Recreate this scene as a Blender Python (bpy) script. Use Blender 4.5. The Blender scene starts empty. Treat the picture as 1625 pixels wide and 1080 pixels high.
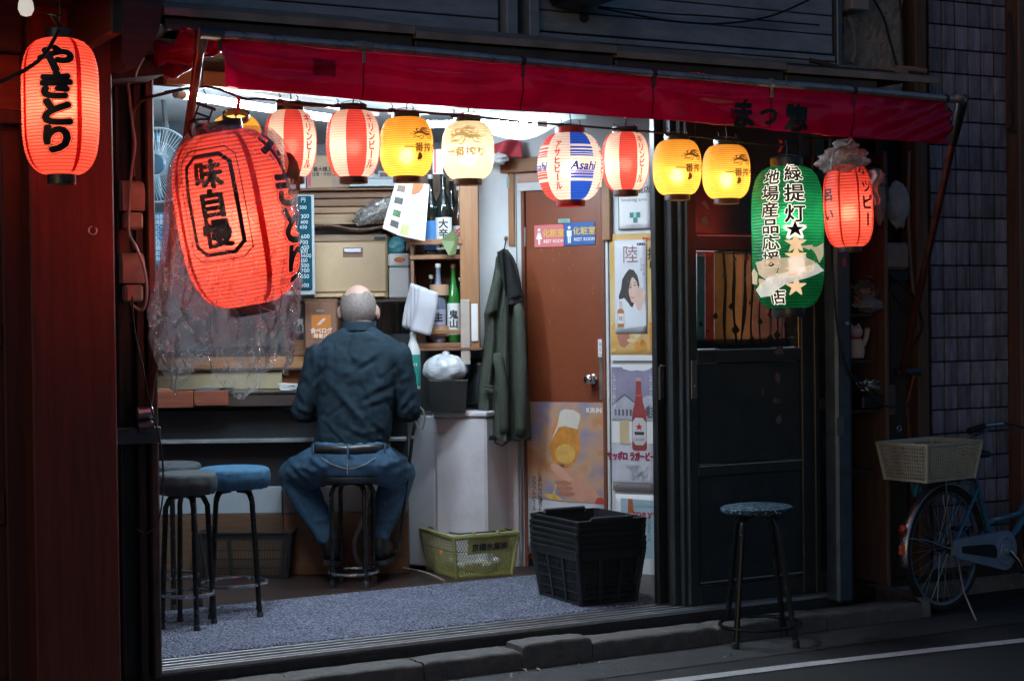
import bpy, bmesh, math, random
from math import sin, cos, pi, radians, sqrt, atan2
from mathutils import Vector, Matrix, noise, Euler

S = bpy.context.scene
COL = S.collection
random.seed(7)
FAC = radians(29)                      # the shop front turns away from the camera by this much

# ------------------------------------------------------------------ camera
cam = bpy.data.cameras.new('camera')
cam.sensor_width = 36.0
cam.lens = 36.0 * 2700 / 1625
cam.clip_start, cam.clip_end = 0.05, 400
camo = bpy.data.objects.new('camera', cam)
COL.objects.link(camo)
_p, _r = math.atan(40 / 2700), radians(0.7)
_f = Vector((0, cos(_p), -sin(_p))); _u0 = Vector((0, sin(_p), cos(_p))); _r0 = Vector((1, 0, 0))
_rt = _r0 * cos(_r) - _u0 * sin(_r); _up = _r0 * sin(_r) + _u0 * cos(_r)
EYE = Vector((0, 0, 1.41))
camo.matrix_world = Matrix(((_rt.x, _up.x, -_f.x, EYE.x), (_rt.y, _up.y, -_f.y, EYE.y), (_rt.z, _up.z, -_f.z, EYE.z), (0, 0, 0, 1)))
S.camera = camo

# ------------------------------------------------------------------ dusk sky and a very weak last light
W = bpy.data.worlds.new('World'); S.world = W; W.use_nodes = True
nt = W.node_tree
for n in list(nt.nodes): nt.nodes.remove(n)
sky = nt.nodes.new('ShaderNodeTexSky'); sky.sky_type = 'NISHITA'; sky.sun_disc = False
sky.sun_elevation = radians(4); sky.sun_rotation = radians(200); sky.air_density = 1.0; sky.ozone_density = 4.0
bg = nt.nodes.new('ShaderNodeBackground'); bg.inputs['Strength'].default_value = 0.088
wo = nt.nodes.new('ShaderNodeOutputWorld')
nt.links.new(sky.outputs[0], bg.inputs[0]); nt.links.new(bg.outputs[0], wo.inputs[0])
sun = bpy.data.lights.new('sun', 'SUN'); sun.energy = 0.02; sun.angle = radians(20); sun.color = (0.75, 0.85, 1.0)
suno = bpy.data.objects.new('sun', sun); COL.objects.link(suno)
suno.rotation_euler = (radians(55), 0, radians(-20)); suno.location = (0, -4, 8)

S.view_settings.view_transform = 'Standard'; S.view_settings.look = 'None'
S.view_settings.exposure = 0.0; S.view_settings.gamma = 1.0; S.view_settings.use_curve_mapping = False
S.cycles.max_bounces = 10; S.cycles.diffuse_bounces = 4; S.cycles.glossy_bounces = 4
S.cycles.transmission_bounces = 6; S.cycles.transparent_max_bounces = 12
S.cycles.caustics_reflective = False; S.cycles.caustics_refractive = False
S.cycles.sample_clamp_indirect = 6.0
S.cycles.use_denoising = True

# ------------------------------------------------------------------ places: a picture ray met with a real plane
AX = Vector((cos(FAC), sin(FAC), 0)); BX = Vector((-sin(FAC), cos(FAC), 0))
def _ray(px, py): return _f + _rt * ((px - 812.5) / 2700) - _up * ((py - 540) / 2700)
def onD(px, py, D):                    # on a plane parallel to the shop front
    d = _ray(px, py); return EYE + d * (D / d.dot(BX))
def onY(px, py, y):                    # on a plane parallel to the bar counter
    d = _ray(px, py); return EYE + d * (y / d.y)
def onZ(px, py, z=0.0):
    d = _ray(px, py); return EYE + d * ((z - EYE.z) / d.z)
def F(s, D, z): return AX * s + BX * D + Vector((0, 0, z))
def sz(px, py, D):                     # coordinates along and up the shop front
    P = onD(px, py, D); return P.dot(AX), P.z
def uz(px, py, y):
    P = onY(px, py, y); return P.x, P.z
FLOOR = 0.11

# ------------------------------------------------------------------ materials
_M = {}
def _nodes(name):
    m = bpy.data.materials.new(name); m.use_nodes = True
    t = m.node_tree
    return m, t, t.nodes['Principled BSDF'], t.nodes['Material Output']
def mat(name, col, rough=0.6, metal=0.0, var=0.18, scale=9.0, bump=0.0, bscale=None, stretch=None, dirt=0.0, dirtcol=None, coat=0.0, spec=0.5, sheen=0.0, emit=None, rvar=0.12, piece=0.0):
    if name in _M: return _M[name]
    m, t, p, out = _nodes(name)
    N, L = t.nodes, t.links
    tc = N.new('ShaderNodeTexCoord'); mp = N.new('ShaderNodeMapping')
    L.new(tc.outputs['Object'], mp.inputs['Vector'])
    if piece > 0:
        oj = N.new('ShaderNodeObjectInfo'); vj = N.new('ShaderNodeVectorMath'); vj.operation = 'SCALE'; vj.inputs['Scale'].default_value = 9.0; cj = N.new('ShaderNodeCombineXYZ'); L.new(oj.outputs['Random'], cj.inputs[0]); L.new(oj.outputs['Random'], cj.inputs[2]); L.new(cj.outputs[0], vj.inputs[0]); L.new(vj.outputs[0], mp.inputs['Location'])
    if stretch: mp.inputs['Scale'].default_value = stretch
    nz = N.new('ShaderNodeTexNoise'); nz.inputs['Scale'].default_value = scale; nz.inputs['Detail'].default_value = 7; nz.inputs['Roughness'].default_value = .65
    L.new(mp.outputs[0], nz.inputs['Vector'])
    cr = N.new('ShaderNodeValToRGB')
    cr.color_ramp.elements[0].position = .3; cr.color_ramp.elements[1].position = .7
    cr.color_ramp.elements[0].color = tuple(min(1, c * (1 - var)) for c in col) + (1,)
    cr.color_ramp.elements[1].color = tuple(min(1, c * (1 + var)) for c in col) + (1,)
    L.new(nz.outputs['Fac'], cr.inputs[0])
    src = cr.outputs[0]
    if dirt > 0:
        n2 = N.new('ShaderNodeTexNoise'); n2.inputs['Scale'].default_value = scale * .37; n2.inputs['Detail'].default_value = 10; n2.inputs['Roughness'].default_value = .75
        L.new(tc.outputs['Object'], n2.inputs['Vector'])
        r2 = N.new('ShaderNodeValToRGB'); r2.color_ramp.elements[0].position = .52; r2.color_ramp.elements[1].position = .72
        L.new(n2.outputs['Fac'], r2.inputs[0])
        mu = N.new('ShaderNodeMath'); mu.operation = 'MULTIPLY'; mu.inputs[1].default_value = dirt; L.new(r2.outputs[0], mu.inputs[0])
        mx = N.new('ShaderNodeMixRGB'); mx.inputs[2].default_value = (dirtcol or (.03, .025, .02)) + (1,)
        L.new(mu.outputs[0], mx.inputs[0]); L.new(src, mx.inputs[1]); src = mx.outputs[0]
    if piece > 0:
        oi = N.new('ShaderNodeObjectInfo'); rp = N.new('ShaderNodeMapRange'); rp.inputs[3].default_value = 1 - piece; rp.inputs[4].default_value = 1 + piece; L.new(oi.outputs['Random'], rp.inputs[0])
        vm = N.new('ShaderNodeVectorMath'); vm.operation = 'SCALE'; L.new(src, vm.inputs[0]); L.new(rp.outputs[0], vm.inputs['Scale']); src = vm.outputs[0]
    L.new(src, p.inputs['Base Color'])
    mr = N.new('ShaderNodeMapRange'); mr.inputs['To Min'].default_value = max(.02, rough - rvar); mr.inputs['To Max'].default_value = min(1, rough + rvar)
    L.new(nz.outputs['Fac'], mr.inputs[0]); L.new(mr.outputs[0], p.inputs['Roughness'])
    p.inputs['Metallic'].default_value = metal
    p.inputs['Specular IOR Level'].default_value = spec
    p.inputs['Coat Weight'].default_value = coat
    p.inputs['Sheen Weight'].default_value = sheen
    if bump > 0:
        b = N.new('ShaderNodeBump'); b.inputs['Strength'].default_value = 1.0; b.inputs['Distance'].default_value = bump
        if bscale:
            n3 = N.new('ShaderNodeTexNoise'); n3.inputs['Scale'].default_value = bscale; n3.inputs['Detail'].default_value = 6
            L.new(mp.outputs[0], n3.inputs['Vector']); L.new(n3.outputs['Fac'], b.inputs['Height'])
        else: L.new(nz.outputs['Fac'], b.inputs['Height'])
        L.new(b.outputs[0], p.inputs['Normal'])
    _M[name] = m
    return m
def wood(name, col, rough=.55, var=.35, axis='x', scale=5.0, dirt=.3):
    st = {'x': (.6, 9, 9), 'y': (9, .6, 9), 'z': (9, 9, .6)}[axis]
    return mat(name, col, rough, 0, var, scale, .0015, None, st, dirt)
def emis(name, col, strength):
    if name in _M: return _M[name]
    m, t, p, out = _nodes(name)
    e = t.nodes.new('ShaderNodeEmission'); e.inputs[0].default_value = col + (1,); e.inputs[1].default_value = strength
    t.links.new(e.outputs[0], out.inputs[0]); t.nodes.remove(p)
    _M[name] = m; return m
def paper(name, col, ribs=0, trans=.62, stain=.12, dark=.55, own=0.0, spot=0.0):
    """lit lantern paper: light of the bulb inside comes through it; thin bamboo ribs show as darker rings"""
    if name in _M: return _M[name]
    m, t, p, out = _nodes(name); N, L = t.nodes, t.links
    tc = N.new('ShaderNodeTexCoord')
    nz = N.new('ShaderNodeTexNoise'); nz.inputs['Scale'].default_value = 14; nz.inputs['Detail'].default_value = 6
    L.new(tc.outputs['Object'], nz.inputs['Vector'])
    cr = N.new('ShaderNodeValToRGB')
    cr.color_ramp.elements[0].position = .3; cr.color_ramp.elements[1].position = .65
    cr.color_ramp.elements[0].color = tuple(c * (1 - stain) for c in col) + (1,); cr.color_ramp.elements[1].color = col + (1,)
    L.new(nz.outputs['Fac'], cr.inputs[0]); src = cr.outputs[0]
    if ribs:
        at = N.new('ShaderNodeAttribute'); at.attribute_name = 'rib'
        mx = N.new('ShaderNodeMixRGB'); mx.blend_type = 'MULTIPLY'; mx.inputs[2].default_value = (dark, dark * .8, dark * .7, 1)
        L.new(at.outputs['Fac'], mx.inputs[0]); L.new(src, mx.inputs[1]); src = mx.outputs[0]
    df = N.new('ShaderNodeBsdfDiffuse'); tr = N.new('ShaderNodeBsdfTranslucent'); gl = N.new('ShaderNodeBsdfGlossy')
    gl.inputs['Roughness'].default_value = .35; gl.inputs[0].default_value = (.8, .8, .8, 1)
    L.new(src, df.inputs[0]); L.new(src, tr.inputs[0])
    a = N.new('ShaderNodeMixShader'); a.inputs[0].default_value = trans
    L.new(df.outputs[0], a.inputs[1]); L.new(tr.outputs[0], a.inputs[2])
    b = N.new('ShaderNodeMixShader'); b.inputs[0].default_value = .035
    L.new(a.outputs[0], b.inputs[1]); L.new(gl.outputs[0], b.inputs[2])
    fin = b
    if spot > 0:
        rf = N.new('ShaderNodeBsdfRefraction'); rf.inputs['IOR'].default_value = 1.22; rf.inputs['Roughness'].default_value = .6; L.new(src, rf.inputs[0])
        c = N.new('ShaderNodeMixShader'); c.inputs[0].default_value = spot; L.new(b.outputs[0], c.inputs[1]); L.new(rf.outputs[0], c.inputs[2]); fin = b = c
    if own > 0:  # outer layers: added glow in place of bulb light coming through
        e = N.new('ShaderNodeEmission'); e.inputs[1].default_value = own; L.new(src, e.inputs[0])
        ad = N.new('ShaderNodeAddShader'); L.new(b.outputs[0], ad.inputs[0]); L.new(e.outputs[0], ad.inputs[1]); fin = ad
    L.new(fin.outputs[0], out.inputs[0]); t.nodes.remove(p)
    _M[name] = m; return m
def film(name, tint=(.96, .97, 1.0), gloss=.10, haze=.06, bump=.004, bscale=11, rough=.12):
    """clear crinkled plastic film"""
    if name in _M: return _M[name]
    m, t, p, out = _nodes(name); N, L = t.nodes, t.links
    tc = N.new('ShaderNodeTexCoord')
    nz = N.new('ShaderNodeTexNoise'); nz.inputs['Scale'].default_value = bscale; nz.inputs['Detail'].default_value = 5; nz.inputs['Distortion'].default_value = 1.2
    L.new(tc.outputs['Object'], nz.inputs['Vector'])
    bp = N.new('ShaderNodeBump'); bp.inputs['Distance'].default_value = bump; bp.inputs['Strength'].default_value = 1
    L.new(nz.outputs['Fac'], bp.inputs['Height'])
    tr = N.new('ShaderNodeBsdfTransparent'); tr.inputs[0].default_value = tint + (1,)
    gl = N.new('ShaderNodeBsdfGlossy'); gl.inputs['Roughness'].default_value = rough
    df = N.new('ShaderNodeBsdfTranslucent'); d2 = N.new('ShaderNodeBsdfDiffuse')
    L.new(bp.outputs[0], gl.inputs['Normal'])
    fr = N.new('ShaderNodeFresnel'); fr.inputs[0].default_value = 1.33
    ad = N.new('ShaderNodeMath'); ad.operation = 'MULTIPLY_ADD'; ad.inputs[1].default_value = .45; ad.inputs[2].default_value = gloss * .3; L.new(fr.outputs[0], ad.inputs[0])
    w = N.new('ShaderNodeMixShader'); w.inputs[0].default_value = .5; L.new(df.outputs[0], w.inputs[1]); L.new(d2.outputs[0], w.inputs[2])
    # creases scatter more than the smooth film between them
    nc = N.new('ShaderNodeTexNoise'); nc.inputs['Scale'].default_value = bscale * .55; nc.inputs['Detail'].default_value = 3; nc.inputs['Distortion'].default_value = 2.0; L.new(tc.outputs['Object'], nc.inputs['Vector'])
    s1_ = N.new('ShaderNodeMath'); s1_.operation = 'SUBTRACT'; s1_.inputs[1].default_value = .5; L.new(nc.outputs['Fac'], s1_.inputs[0])
    s2_ = N.new('ShaderNodeMath'); s2_.operation = 'ABSOLUTE'; L.new(s1_.outputs[0], s2_.inputs[0])
    s3_ = N.new('ShaderNodeMapRange'); s3_.inputs[1].default_value = 0; s3_.inputs[2].default_value = .035; s3_.inputs[3].default_value = min(.9, haze * 3.2); s3_.inputs[4].default_value = haze; L.new(s2_.outputs[0], s3_.inputs[0])
    a = N.new('ShaderNodeMixShader'); L.new(s3_.outputs[0], a.inputs[0]); L.new(tr.outputs[0], a.inputs[1]); L.new(w.outputs[0], a.inputs[2])
    b = N.new('ShaderNodeMixShader'); L.new(ad.outputs[0], b.inputs[0]); L.new(a.outputs[0], b.inputs[1]); L.new(gl.outputs[0], b.inputs[2])
    L.new(b.outputs[0], out.inputs[0]); t.nodes.remove(p)
    _M[name] = m; return m
def glass(name, col=(.9, .95, 1), rough=.03):
    if name in _M: return _M[name]
    m, t, p, out = _nodes(name); N, L = t.nodes, t.links
    tr = N.new('ShaderNodeBsdfTransparent'); tr.inputs[0].default_value = col + (1,)
    gl = N.new('ShaderNodeBsdfGlossy'); gl.inputs['Roughness'].default_value = rough
    fr = N.new('ShaderNodeFresnel'); fr.inputs[0].default_value = 1.5
    b = N.new('ShaderNodeMixShader'); L.new(fr.outputs[0], b.inputs[0]); L.new(tr.outputs[0], b.inputs[1]); L.new(gl.outputs[0], b.inputs[2])
    L.new(b.outputs[0], out.inputs[0]); t.nodes.remove(p)
    _M[name] = m; return m

# ------------------------------------------------------------------ mesh building
_NAMES = {}
class MB:
    def __init__(s, X=None): s.v = []; s.f = []; s.m = []; s.k = 0; s.X = X
    def add(s, vs, fs):
        o = len(s.v)
        for q in vs:
            q = Vector(q); s.v.append(tuple(s.X @ q) if s.X else tuple(q))
        for q in fs: s.f.append(tuple(o + i for i in q)); s.m.append(s.k)
        return s
    def box(s, x0, x1, y0, y1, z0, z1, bev=0.0, X=None):
        x0, x1 = min(x0, x1), max(x0, x1); y0, y1 = min(y0, y1), max(y0, y1); z0, z1 = min(z0, z1), max(z0, z1)
        b = min(bev, (x1 - x0) * .45, (y1 - y0) * .45, (z1 - z0) * .45)
        T = (lambda q: X @ Vector(q)) if X else (lambda q: q)
        if b <= 0:
            vs = [(x, y, z) for x in (x0, x1) for y in (y0, y1) for z in (z0, z1)]
            return s.add([T(q) for q in vs], [(0, 1, 3, 2), (4, 6, 7, 5), (0, 4, 5, 1), (2, 3, 7, 6), (0, 2, 6, 4), (1, 5, 7, 3)])
        vs = []; idx = {}
        for i in (0, 1):
            for j in (0, 1):
                for k in (0, 1):
                    c = ((x0, x1)[i], (y0, y1)[j], (z0, z1)[k]); sg = (1 - 2 * i, 1 - 2 * j, 1 - 2 * k)
                    for a in range(3):     # vertex lying on the face of axis a
                        q = [c[t] + (0 if t == a else sg[t] * b) for t in range(3)]
                        idx[(i, j, k, a)] = len(vs); vs.append(T(tuple(q)))
        fs = []
        for a in range(3):
            o = [t for t in range(3) if t != a]
            for e in (0, 1):
                ring = []
                for (p, q) in ((0, 0), (1, 0), (1, 1), (0, 1)):
                    c = [0, 0, 0]; c[a] = e; c[o[0]] = p; c[o[1]] = q
                    ring.append(idx[tuple(c) + (a,)])
                flip = (e == 0) ^ (a == 1)
                fs.append(tuple(reversed(ring)) if flip else tuple(ring))
        for a in range(3):                 # edges along axis a
            o = [t for t in range(3) if t != a]
            for p in (0, 1):
                for q in (0, 1):
                    c0 = [0, 0, 0]; c0[o[0]] = p; c0[o[1]] = q; c1 = list(c0); c1[a] = 1
                    fs.append((idx[tuple(c0) + (o[0],)], idx[tuple(c1) + (o[0],)], idx[tuple(c1) + (o[1],)], idx[tuple(c0) + (o[1],)]))
        for i in (0, 1):
            for j in (0, 1):
                for k in (0, 1): fs.append(tuple(idx[(i, j, k, a)] for a in range(3)))
        return s.add(vs, fs)
    def cbox(s, c, size, bev=0.0, rot=None):
        X = Matrix.Translation(c) @ (Euler(rot).to_matrix().to_4x4() if rot else Matrix())
        return s.box(-size[0] / 2, size[0] / 2, -size[1] / 2, size[1] / 2, -size[2] / 2, size[2] / 2, bev, X)
    def tube(s, pts, r, n=8, closed=False):
        pts = [Vector(p) for p in pts]; N = len(pts)
        rs = r if isinstance(r, (list, tuple)) else [r] * N
        vs = []; prev = None
        for i, p in enumerate(pts):
            a = pts[(i - 1) % N] if (i > 0 or closed) else p
            b = pts[(i + 1) % N] if (i < N - 1 or closed) else p
            t = (b - a); t = t.normalized() if t.length > 1e-9 else Vector((0, 0, 1))
            if prev is None:
                h = Vector((0, 0, 1)) if abs(t.z) < .9 else Vector((1, 0, 0)); x = t.cross(h).normalized()
            else:
                x = prev - t * prev.dot(t); x = x.normalized() if x.length > 1e-6 else t.orthogonal().normalized()
            prev = x; y = t.cross(x)
            for k in range(n):
                w = 2 * pi * k / n; vs.append(p + (x * cos(w) + y * sin(w)) * rs[i])
        fs = []
        for i in range(N if closed else N - 1):
            j = (i + 1) % N
            for k in range(n): fs.append((i * n + k, i * n + (k + 1) % n, j * n + (k + 1) % n, j * n + k))
        if not closed: fs.append(tuple(range(n - 1, -1, -1))); fs.append(tuple((N - 1) * n + k for k in range(n)))
        return s.add(vs, fs)
    def lathe(s, prof, n=32, c=(0, 0, 0), axis='z', a0=0.0, cap=True):
        c = Vector(c); vs = []
        for (r, z) in prof:
            for k in range(n):
                w = 2 * pi * k / n + a0; q = (r * cos(w), r * sin(w), z)
                q = q if axis == 'z' else ((q[0], q[2], q[1]) if axis == 'y' else (q[2], q[0], q[1]))
                vs.append(c + Vector(q))
        P = len(prof); fs = []
        for i in range(P - 1):
            for k in range(n): fs.append((i * n + k, i * n + (k + 1) % n, (i + 1) * n + (k + 1) % n, (i + 1) * n + k))
        if cap and prof[0][0] > 1e-5: fs.append(tuple(range(n - 1, -1, -1)))
        if cap and prof[-1][0] > 1e-5: fs.append(tuple((P - 1) * n + k for k in range(n)))
        return s.add(vs, fs)
    def ell(s, c, r, nu=14, nv=10, fn=None):
        c = Vector(c); vs = []; fs = []
        for j in range(nv + 1):
            t = pi * j / nv
            for i in range(nu):
                w = 2 * pi * i / nu; q = Vector((sin(t) * cos(w), sin(t) * sin(w), -cos(t)))
                k = fn(q) if fn else 1.0
                vs.append(c + Vector((q.x * r[0], q.y * r[1], q.z * r[2])) * k)
        for j in range(nv):
            for i in range(nu): fs.append((j * nu + i, j * nu + (i + 1) % nu, (j + 1) * nu + (i + 1) % nu, (j + 1) * nu + i))
        return s.add(vs, fs)
    def grid(s, fn, nu, nv, wrap=False):
        vs = [fn(i / nu, j / nv) for j in range(nv + 1) for i in range(nu + (0 if wrap else 1))]
        w = nu if wrap else nu + 1; fs = []
        for j in range(nv):
            for i in range(nu):
                i2 = (i + 1) % w; fs.append((j * w + i, j * w + i2, (j + 1) * w + i2, (j + 1) * w + i))
        return s.add(vs, fs)
    def prism(s, poly, y0, y1):            # outline in x, z pushed from y0 to y1
        n = len(poly); vs = [(x, y0, z) for x, z in poly] + [(x, y1, z) for x, z in poly]
        fs = [tuple(range(n)), tuple(range(2 * n - 1, n - 1, -1))] + [(i, i + n, (i + 1) % n + n, (i + 1) % n) for i in range(n)]
        return s.add(vs, fs)
    def poly(s, pts, y):                   # a flat printed shape in x, z facing -y
        return s.add([(x, y, z) for x, z in pts], [tuple(range(len(pts)))])
    def build(s, name, mats, parent=None, smooth=35, solid=0.0, loc=None, rz=0.0, weld=False):
        me = bpy.data.meshes.new(name)
        me.from_pydata(s.v, [], s.f)
        if not isinstance(mats, (list, tuple)): mats = [mats]
        for m in mats: me.materials.append(m)
        me.polygons.foreach_set('material_index', s.m)
        bm = bmesh.new(); bm.from_mesh(me)
        if weld: bmesh.ops.remove_doubles(bm, verts=bm.verts, dist=1e-5)
        bmesh.ops.recalc_face_normals(bm, faces=bm.faces); bm.to_mesh(me); bm.free()
        if smooth:
            me.polygons.foreach_set('use_smooth', [True] * len(me.polygons)); me.set_sharp_from_angle(angle=radians(smooth))
        me.update()
        o = bpy.data.objects.new(name, me); COL.objects.link(o)
        if parent: o.parent = parent
        if loc is not None: o.location = loc
        if rz: o.rotation_euler.z = rz
        if solid:
            md = o.modifiers.new('thickness', 'SOLIDIFY'); md.thickness = solid; md.offset = 0
        return o
def tag(o, label, cat, group=None):
    o['label'] = label; o['category'] = cat
    if group: o['group'] = group
    return o
def thing(name, label, cat, loc=(0, 0, 0), rz=0.0, group=None):
    o = bpy.data.objects.new(name, None); COL.objects.link(o); o.empty_display_size = .05
    o.location = loc; o.rotation_euler = (0, 0, rz); return tag(o, label, cat, group)
def struct(o): o['kind'] = 'structure'; return o
def copy_tree(o, parent=None):
    c = o.copy(); COL.objects.link(c)
    if parent: c.parent = parent
    for ch in list(o.children): copy_tree(ch, c)
    return c

# ------------------------------------------------------------------ lettering
_GL = {}
def glyph(ch, bold=0.0):
    k = (ch, round(bold, 4))
    if k in _GL: return _GL[k]
    cu = bpy.data.curves.new('letter', 'FONT'); cu.body = ch; cu.offset = bold; cu.resolution_u = 3
    o = bpy.data.objects.new('letter', cu); COL.objects.link(o)
    bpy.context.view_layer.update()
    me = bpy.data.meshes.new_from_object(o.evaluated_get(bpy.context.evaluated_depsgraph_get()))
    vs = [(v.co.x, v.co.y) for v in me.vertices]; fs = [tuple(p.vertices) for p in me.polygons]
    bpy.data.objects.remove(o); bpy.data.curves.remove(cu); bpy.data.meshes.remove(me)
    w = max((v[0] for v in vs), default=.3)
    _GL[k] = (vs, fs, w); return _GL[k]
def layout(text, size, vertical=False, bold=0.0, gap=1.0, wide=1.0, slant=0.0):
    """2-D lettering centred on 0, 0"""
    V = []; Fc = []; bold = 0.0
    if vertical:
        n = len(text); z = (n / 2 - .5) * gap
        for ch in text:
            vs, fs, w = glyph(ch, bold); o = len(V)
            for x, y in vs:
                x, y = x - .5, y - .38
                if ch in 'ー－-': x, y = y * 1.0, -x
                V.append((x * size * wide, (y + z) * size))
            Fc += [tuple(o + i for i in f) for f in fs]; z -= gap
    else:
        x0 = 0
        for ch in text:
            if ch == ' ': x0 += .35 * gap; continue
            vs, fs, w = glyph(ch, bold); o = len(V)
            adv = 1.0 if ord(ch) > 0x2e00 else w + .06
            for x, y in vs: V.append(((x + x0 + slant * y) * size * wide, (y - .36) * size))
            Fc += [tuple(o + i for i in f) for f in fs]; x0 += adv * gap
        V = [(x - x0 * size * wide / 2, y) for x, y in V]
    return V, Fc
def lettering(name, text, size, m, parent, fn, vertical=False, bold=0.0, gap=1.0, wide=1.0, cut=None, slant=0.0):
    V, Fc = layout(text, size, vertical, 0.0, gap, wide, slant)
    if not V: return None
    if cut:
        bm = bmesh.new(); vv = [bm.verts.new((x, y, 0)) for x, y in V]
        for f in Fc:
            try: bm.faces.new([vv[i] for i in f])
            except ValueError: pass
        for _ in range(3):
            es = [e for e in bm.edges if e.calc_length() > cut]
            if not es: break
            bmesh.ops.subdivide_edges(bm, edges=es, cuts=1); bmesh.ops.triangulate(bm, faces=[f for f in bm.faces if len(f.verts) > 4])
        bm.verts.index_update(); V = [(v.co.x, v.co.y) for v in bm.verts]; Fc = [tuple(v.index for v in f.verts) for f in bm.faces]; bm.free()
    n = 0 if bold <= 0 else (6 if bold < .035 else 10); r = bold * size * .9
    offs = [(0, 0)] + [(r * cos(2 * pi * i / n), r * sin(2 * pi * i / n)) for i in range(n)]     # a heavier stroke: the letter laid down again, shifted
    if bold > .06: offs += [(.5 * x, .5 * y) for x, y in offs[1::2]]
    VV, FF = [], []
    for c, (dx, dy) in enumerate(offs):
        o = len(VV)
        for x, y in V:
            x, y = x + dx, y + dy; q = Vector(fn(x, y))
            if c:
                e = 1e-4; a = Vector(fn(x + e, y)) - q; b_ = Vector(fn(x, y + e)) - q; nn = a.cross(b_)
                if nn.length > 0: q = q + nn.normalized() * 4e-5 * c
            VV.append(tuple(q))
        FF += [tuple(o + i for i in f) for f in Fc]
    me = bpy.data.meshes.new(name); me.from_pydata(VV, [], FF); me.materials.append(m)
    o = bpy.data.objects.new(name, me); COL.objects.link(o)
    if parent: o.parent = parent
    return o
def flat(ox, y, oz, ang=0.0):
    c, s_ = cos(ang), sin(ang)
    return lambda a, b: (ox + a * c - b * s_, y, oz + a * s_ + b * c)
# ================================================================== the setting
_O = {}
def fthing(name, label, cat, o, group=None):
    r = thing(name, label, cat, F(*o), FAC, group); _O[r.name] = Vector(o); return r
def ithing(name, label, cat, o, group=None, rz=0.0):
    r = thing(name, label, cat, o, rz, group); _O[r.name] = Vector(o); return r
def B(root=None):
    return MB(Matrix.Translation(-_O[root.name])) if root is not None and root.name in _O else MB()
def fstruct(mb, name, m, **k): return struct(mb.build(name, m, rz=FAC, **k))
def fone(mb, name, m, label, cat, o, group=None, **k):      # one-mesh thing along the shop front, written in absolute s, D, z
    mb.v = [(x - o[0], y - o[1], z - o[2]) for x, y, z in mb.v]
    return tag(mb.build(name, m, loc=F(*o), rz=FAC, **k), label, cat, group)
def ione(mb, name, m, label, cat, o, group=None, **k):
    mb.v = [(x - o[0], y - o[1], z - o[2]) for x, y, z in mb.v]
    return tag(mb.build(name, m, loc=Vector(o), **k), label, cat, group)
def spx(px, D, py=500): return sz(px, py, D)[0]
def zpx(px, py, D): return sz(px, py, D)[1]

asphalt = mat('asphalt', (.021, .021, .024), .72, 0, .45, 60, .004, 160, dirt=.35, dirtcol=(.02, .02, .02))
concrete = mat('concrete', (.17, .16, .155), .8, 0, .3, 14, .004, 60, dirt=.7, dirtcol=(.05, .045, .04))
kerbm = mat('kerb_concrete', (.115, .108, .105), .75, 0, .3, 16, .006, 40, dirt=.75, dirtcol=(.05, .045, .04))
dirtm = mat('packed_dirt', (.06, .05, .042), .9, 0, .5, 30, .008, 60)
whitepaint = mat('road_paint', (.55, .54, .56), .65, 0, .15, 40, .002, 120, dirt=.8, dirtcol=(.12, .12, .12))
blackm = mat('black_paint', (.012, .014, .016), .38, 0, .3, 12, .0006, 40, dirt=.35, dirtcol=(.05, .05, .05))
greenblack = mat('dark_green_paint', (.030, .043, .052), .34, 0, .25, 9, .0006, 60, dirt=.35, dirtcol=(.07, .075, .075))
steel = mat('steel', (.5, .52, .55), .35, .9, .1, 20, .0004)
alu = mat('aluminium', (.62, .64, .67), .4, .85, .12, 25, .0005, dirt=.3)
darksteel = mat('dark_steel', (.09, .1, .12), .42, .7, .3, 12, .0006, dirt=.5)
galv = mat('blue_steel_post', (.09, .13, .17), .38, .55, .25, 9, .0006, dirt=.45)
redwood = wood('red_stained_wood', (.15, .03, .018), .5, .3, 'z', 5, .35)
reddark = wood('dark_red_wood', (.09, .022, .014), .55, .3, 'z', 5, .4)
brownpost = wood('weathered_post', (.13, .075, .05), .65, .35, 'z', 5, .5)
darkwood = wood('dark_wood', (.05, .032, .024), .6, .4, 'z', 6, .4)
darkwoodx = wood('dark_wood_flat', (.06, .038, .028), .55, .4, 'x', 6, .4)
sidingm = mat('painted_siding', (.30, .35, .43), .5, .1, .22, 6, .001, 30, stretch=(1, 4, 4), dirt=.5, dirtcol=(.05, .06, .07))
plaster = mat('rough_plaster', (.3, .27, .25), .9, 0, .3, 9, .012, 55, dirt=.5, dirtcol=(.09, .075, .065))
tilem = mat('weathered_tile', (.23, .225, .30), .5, 0, .6, 7, .002, 60, stretch=(3.6, 3.6, .45), dirt=.75, dirtcol=(.07, .055, .05), piece=.3)
grout = mat('dark_grout', (.025, .022, .022), .9, 0, .3, 20)
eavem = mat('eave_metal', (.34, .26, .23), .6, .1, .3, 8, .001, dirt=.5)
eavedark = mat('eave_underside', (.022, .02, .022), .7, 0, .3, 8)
rubber = mat('black_rubber', (.015, .015, .017), .6, 0, .2, 20)
cablem = mat('black_cable', (.014, .014, .015), .5)
creamcable = mat('grey_cable', (.38, .34, .31), .55)
chrome = mat('chrome', (.7, .7, .72), .16, 1, .06, 20)
cream = mat('cream_plastic', (.55, .45, .36), .5, 0, .12, 14, .0004, dirt=.35, dirtcol=(.2, .13, .09))

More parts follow.
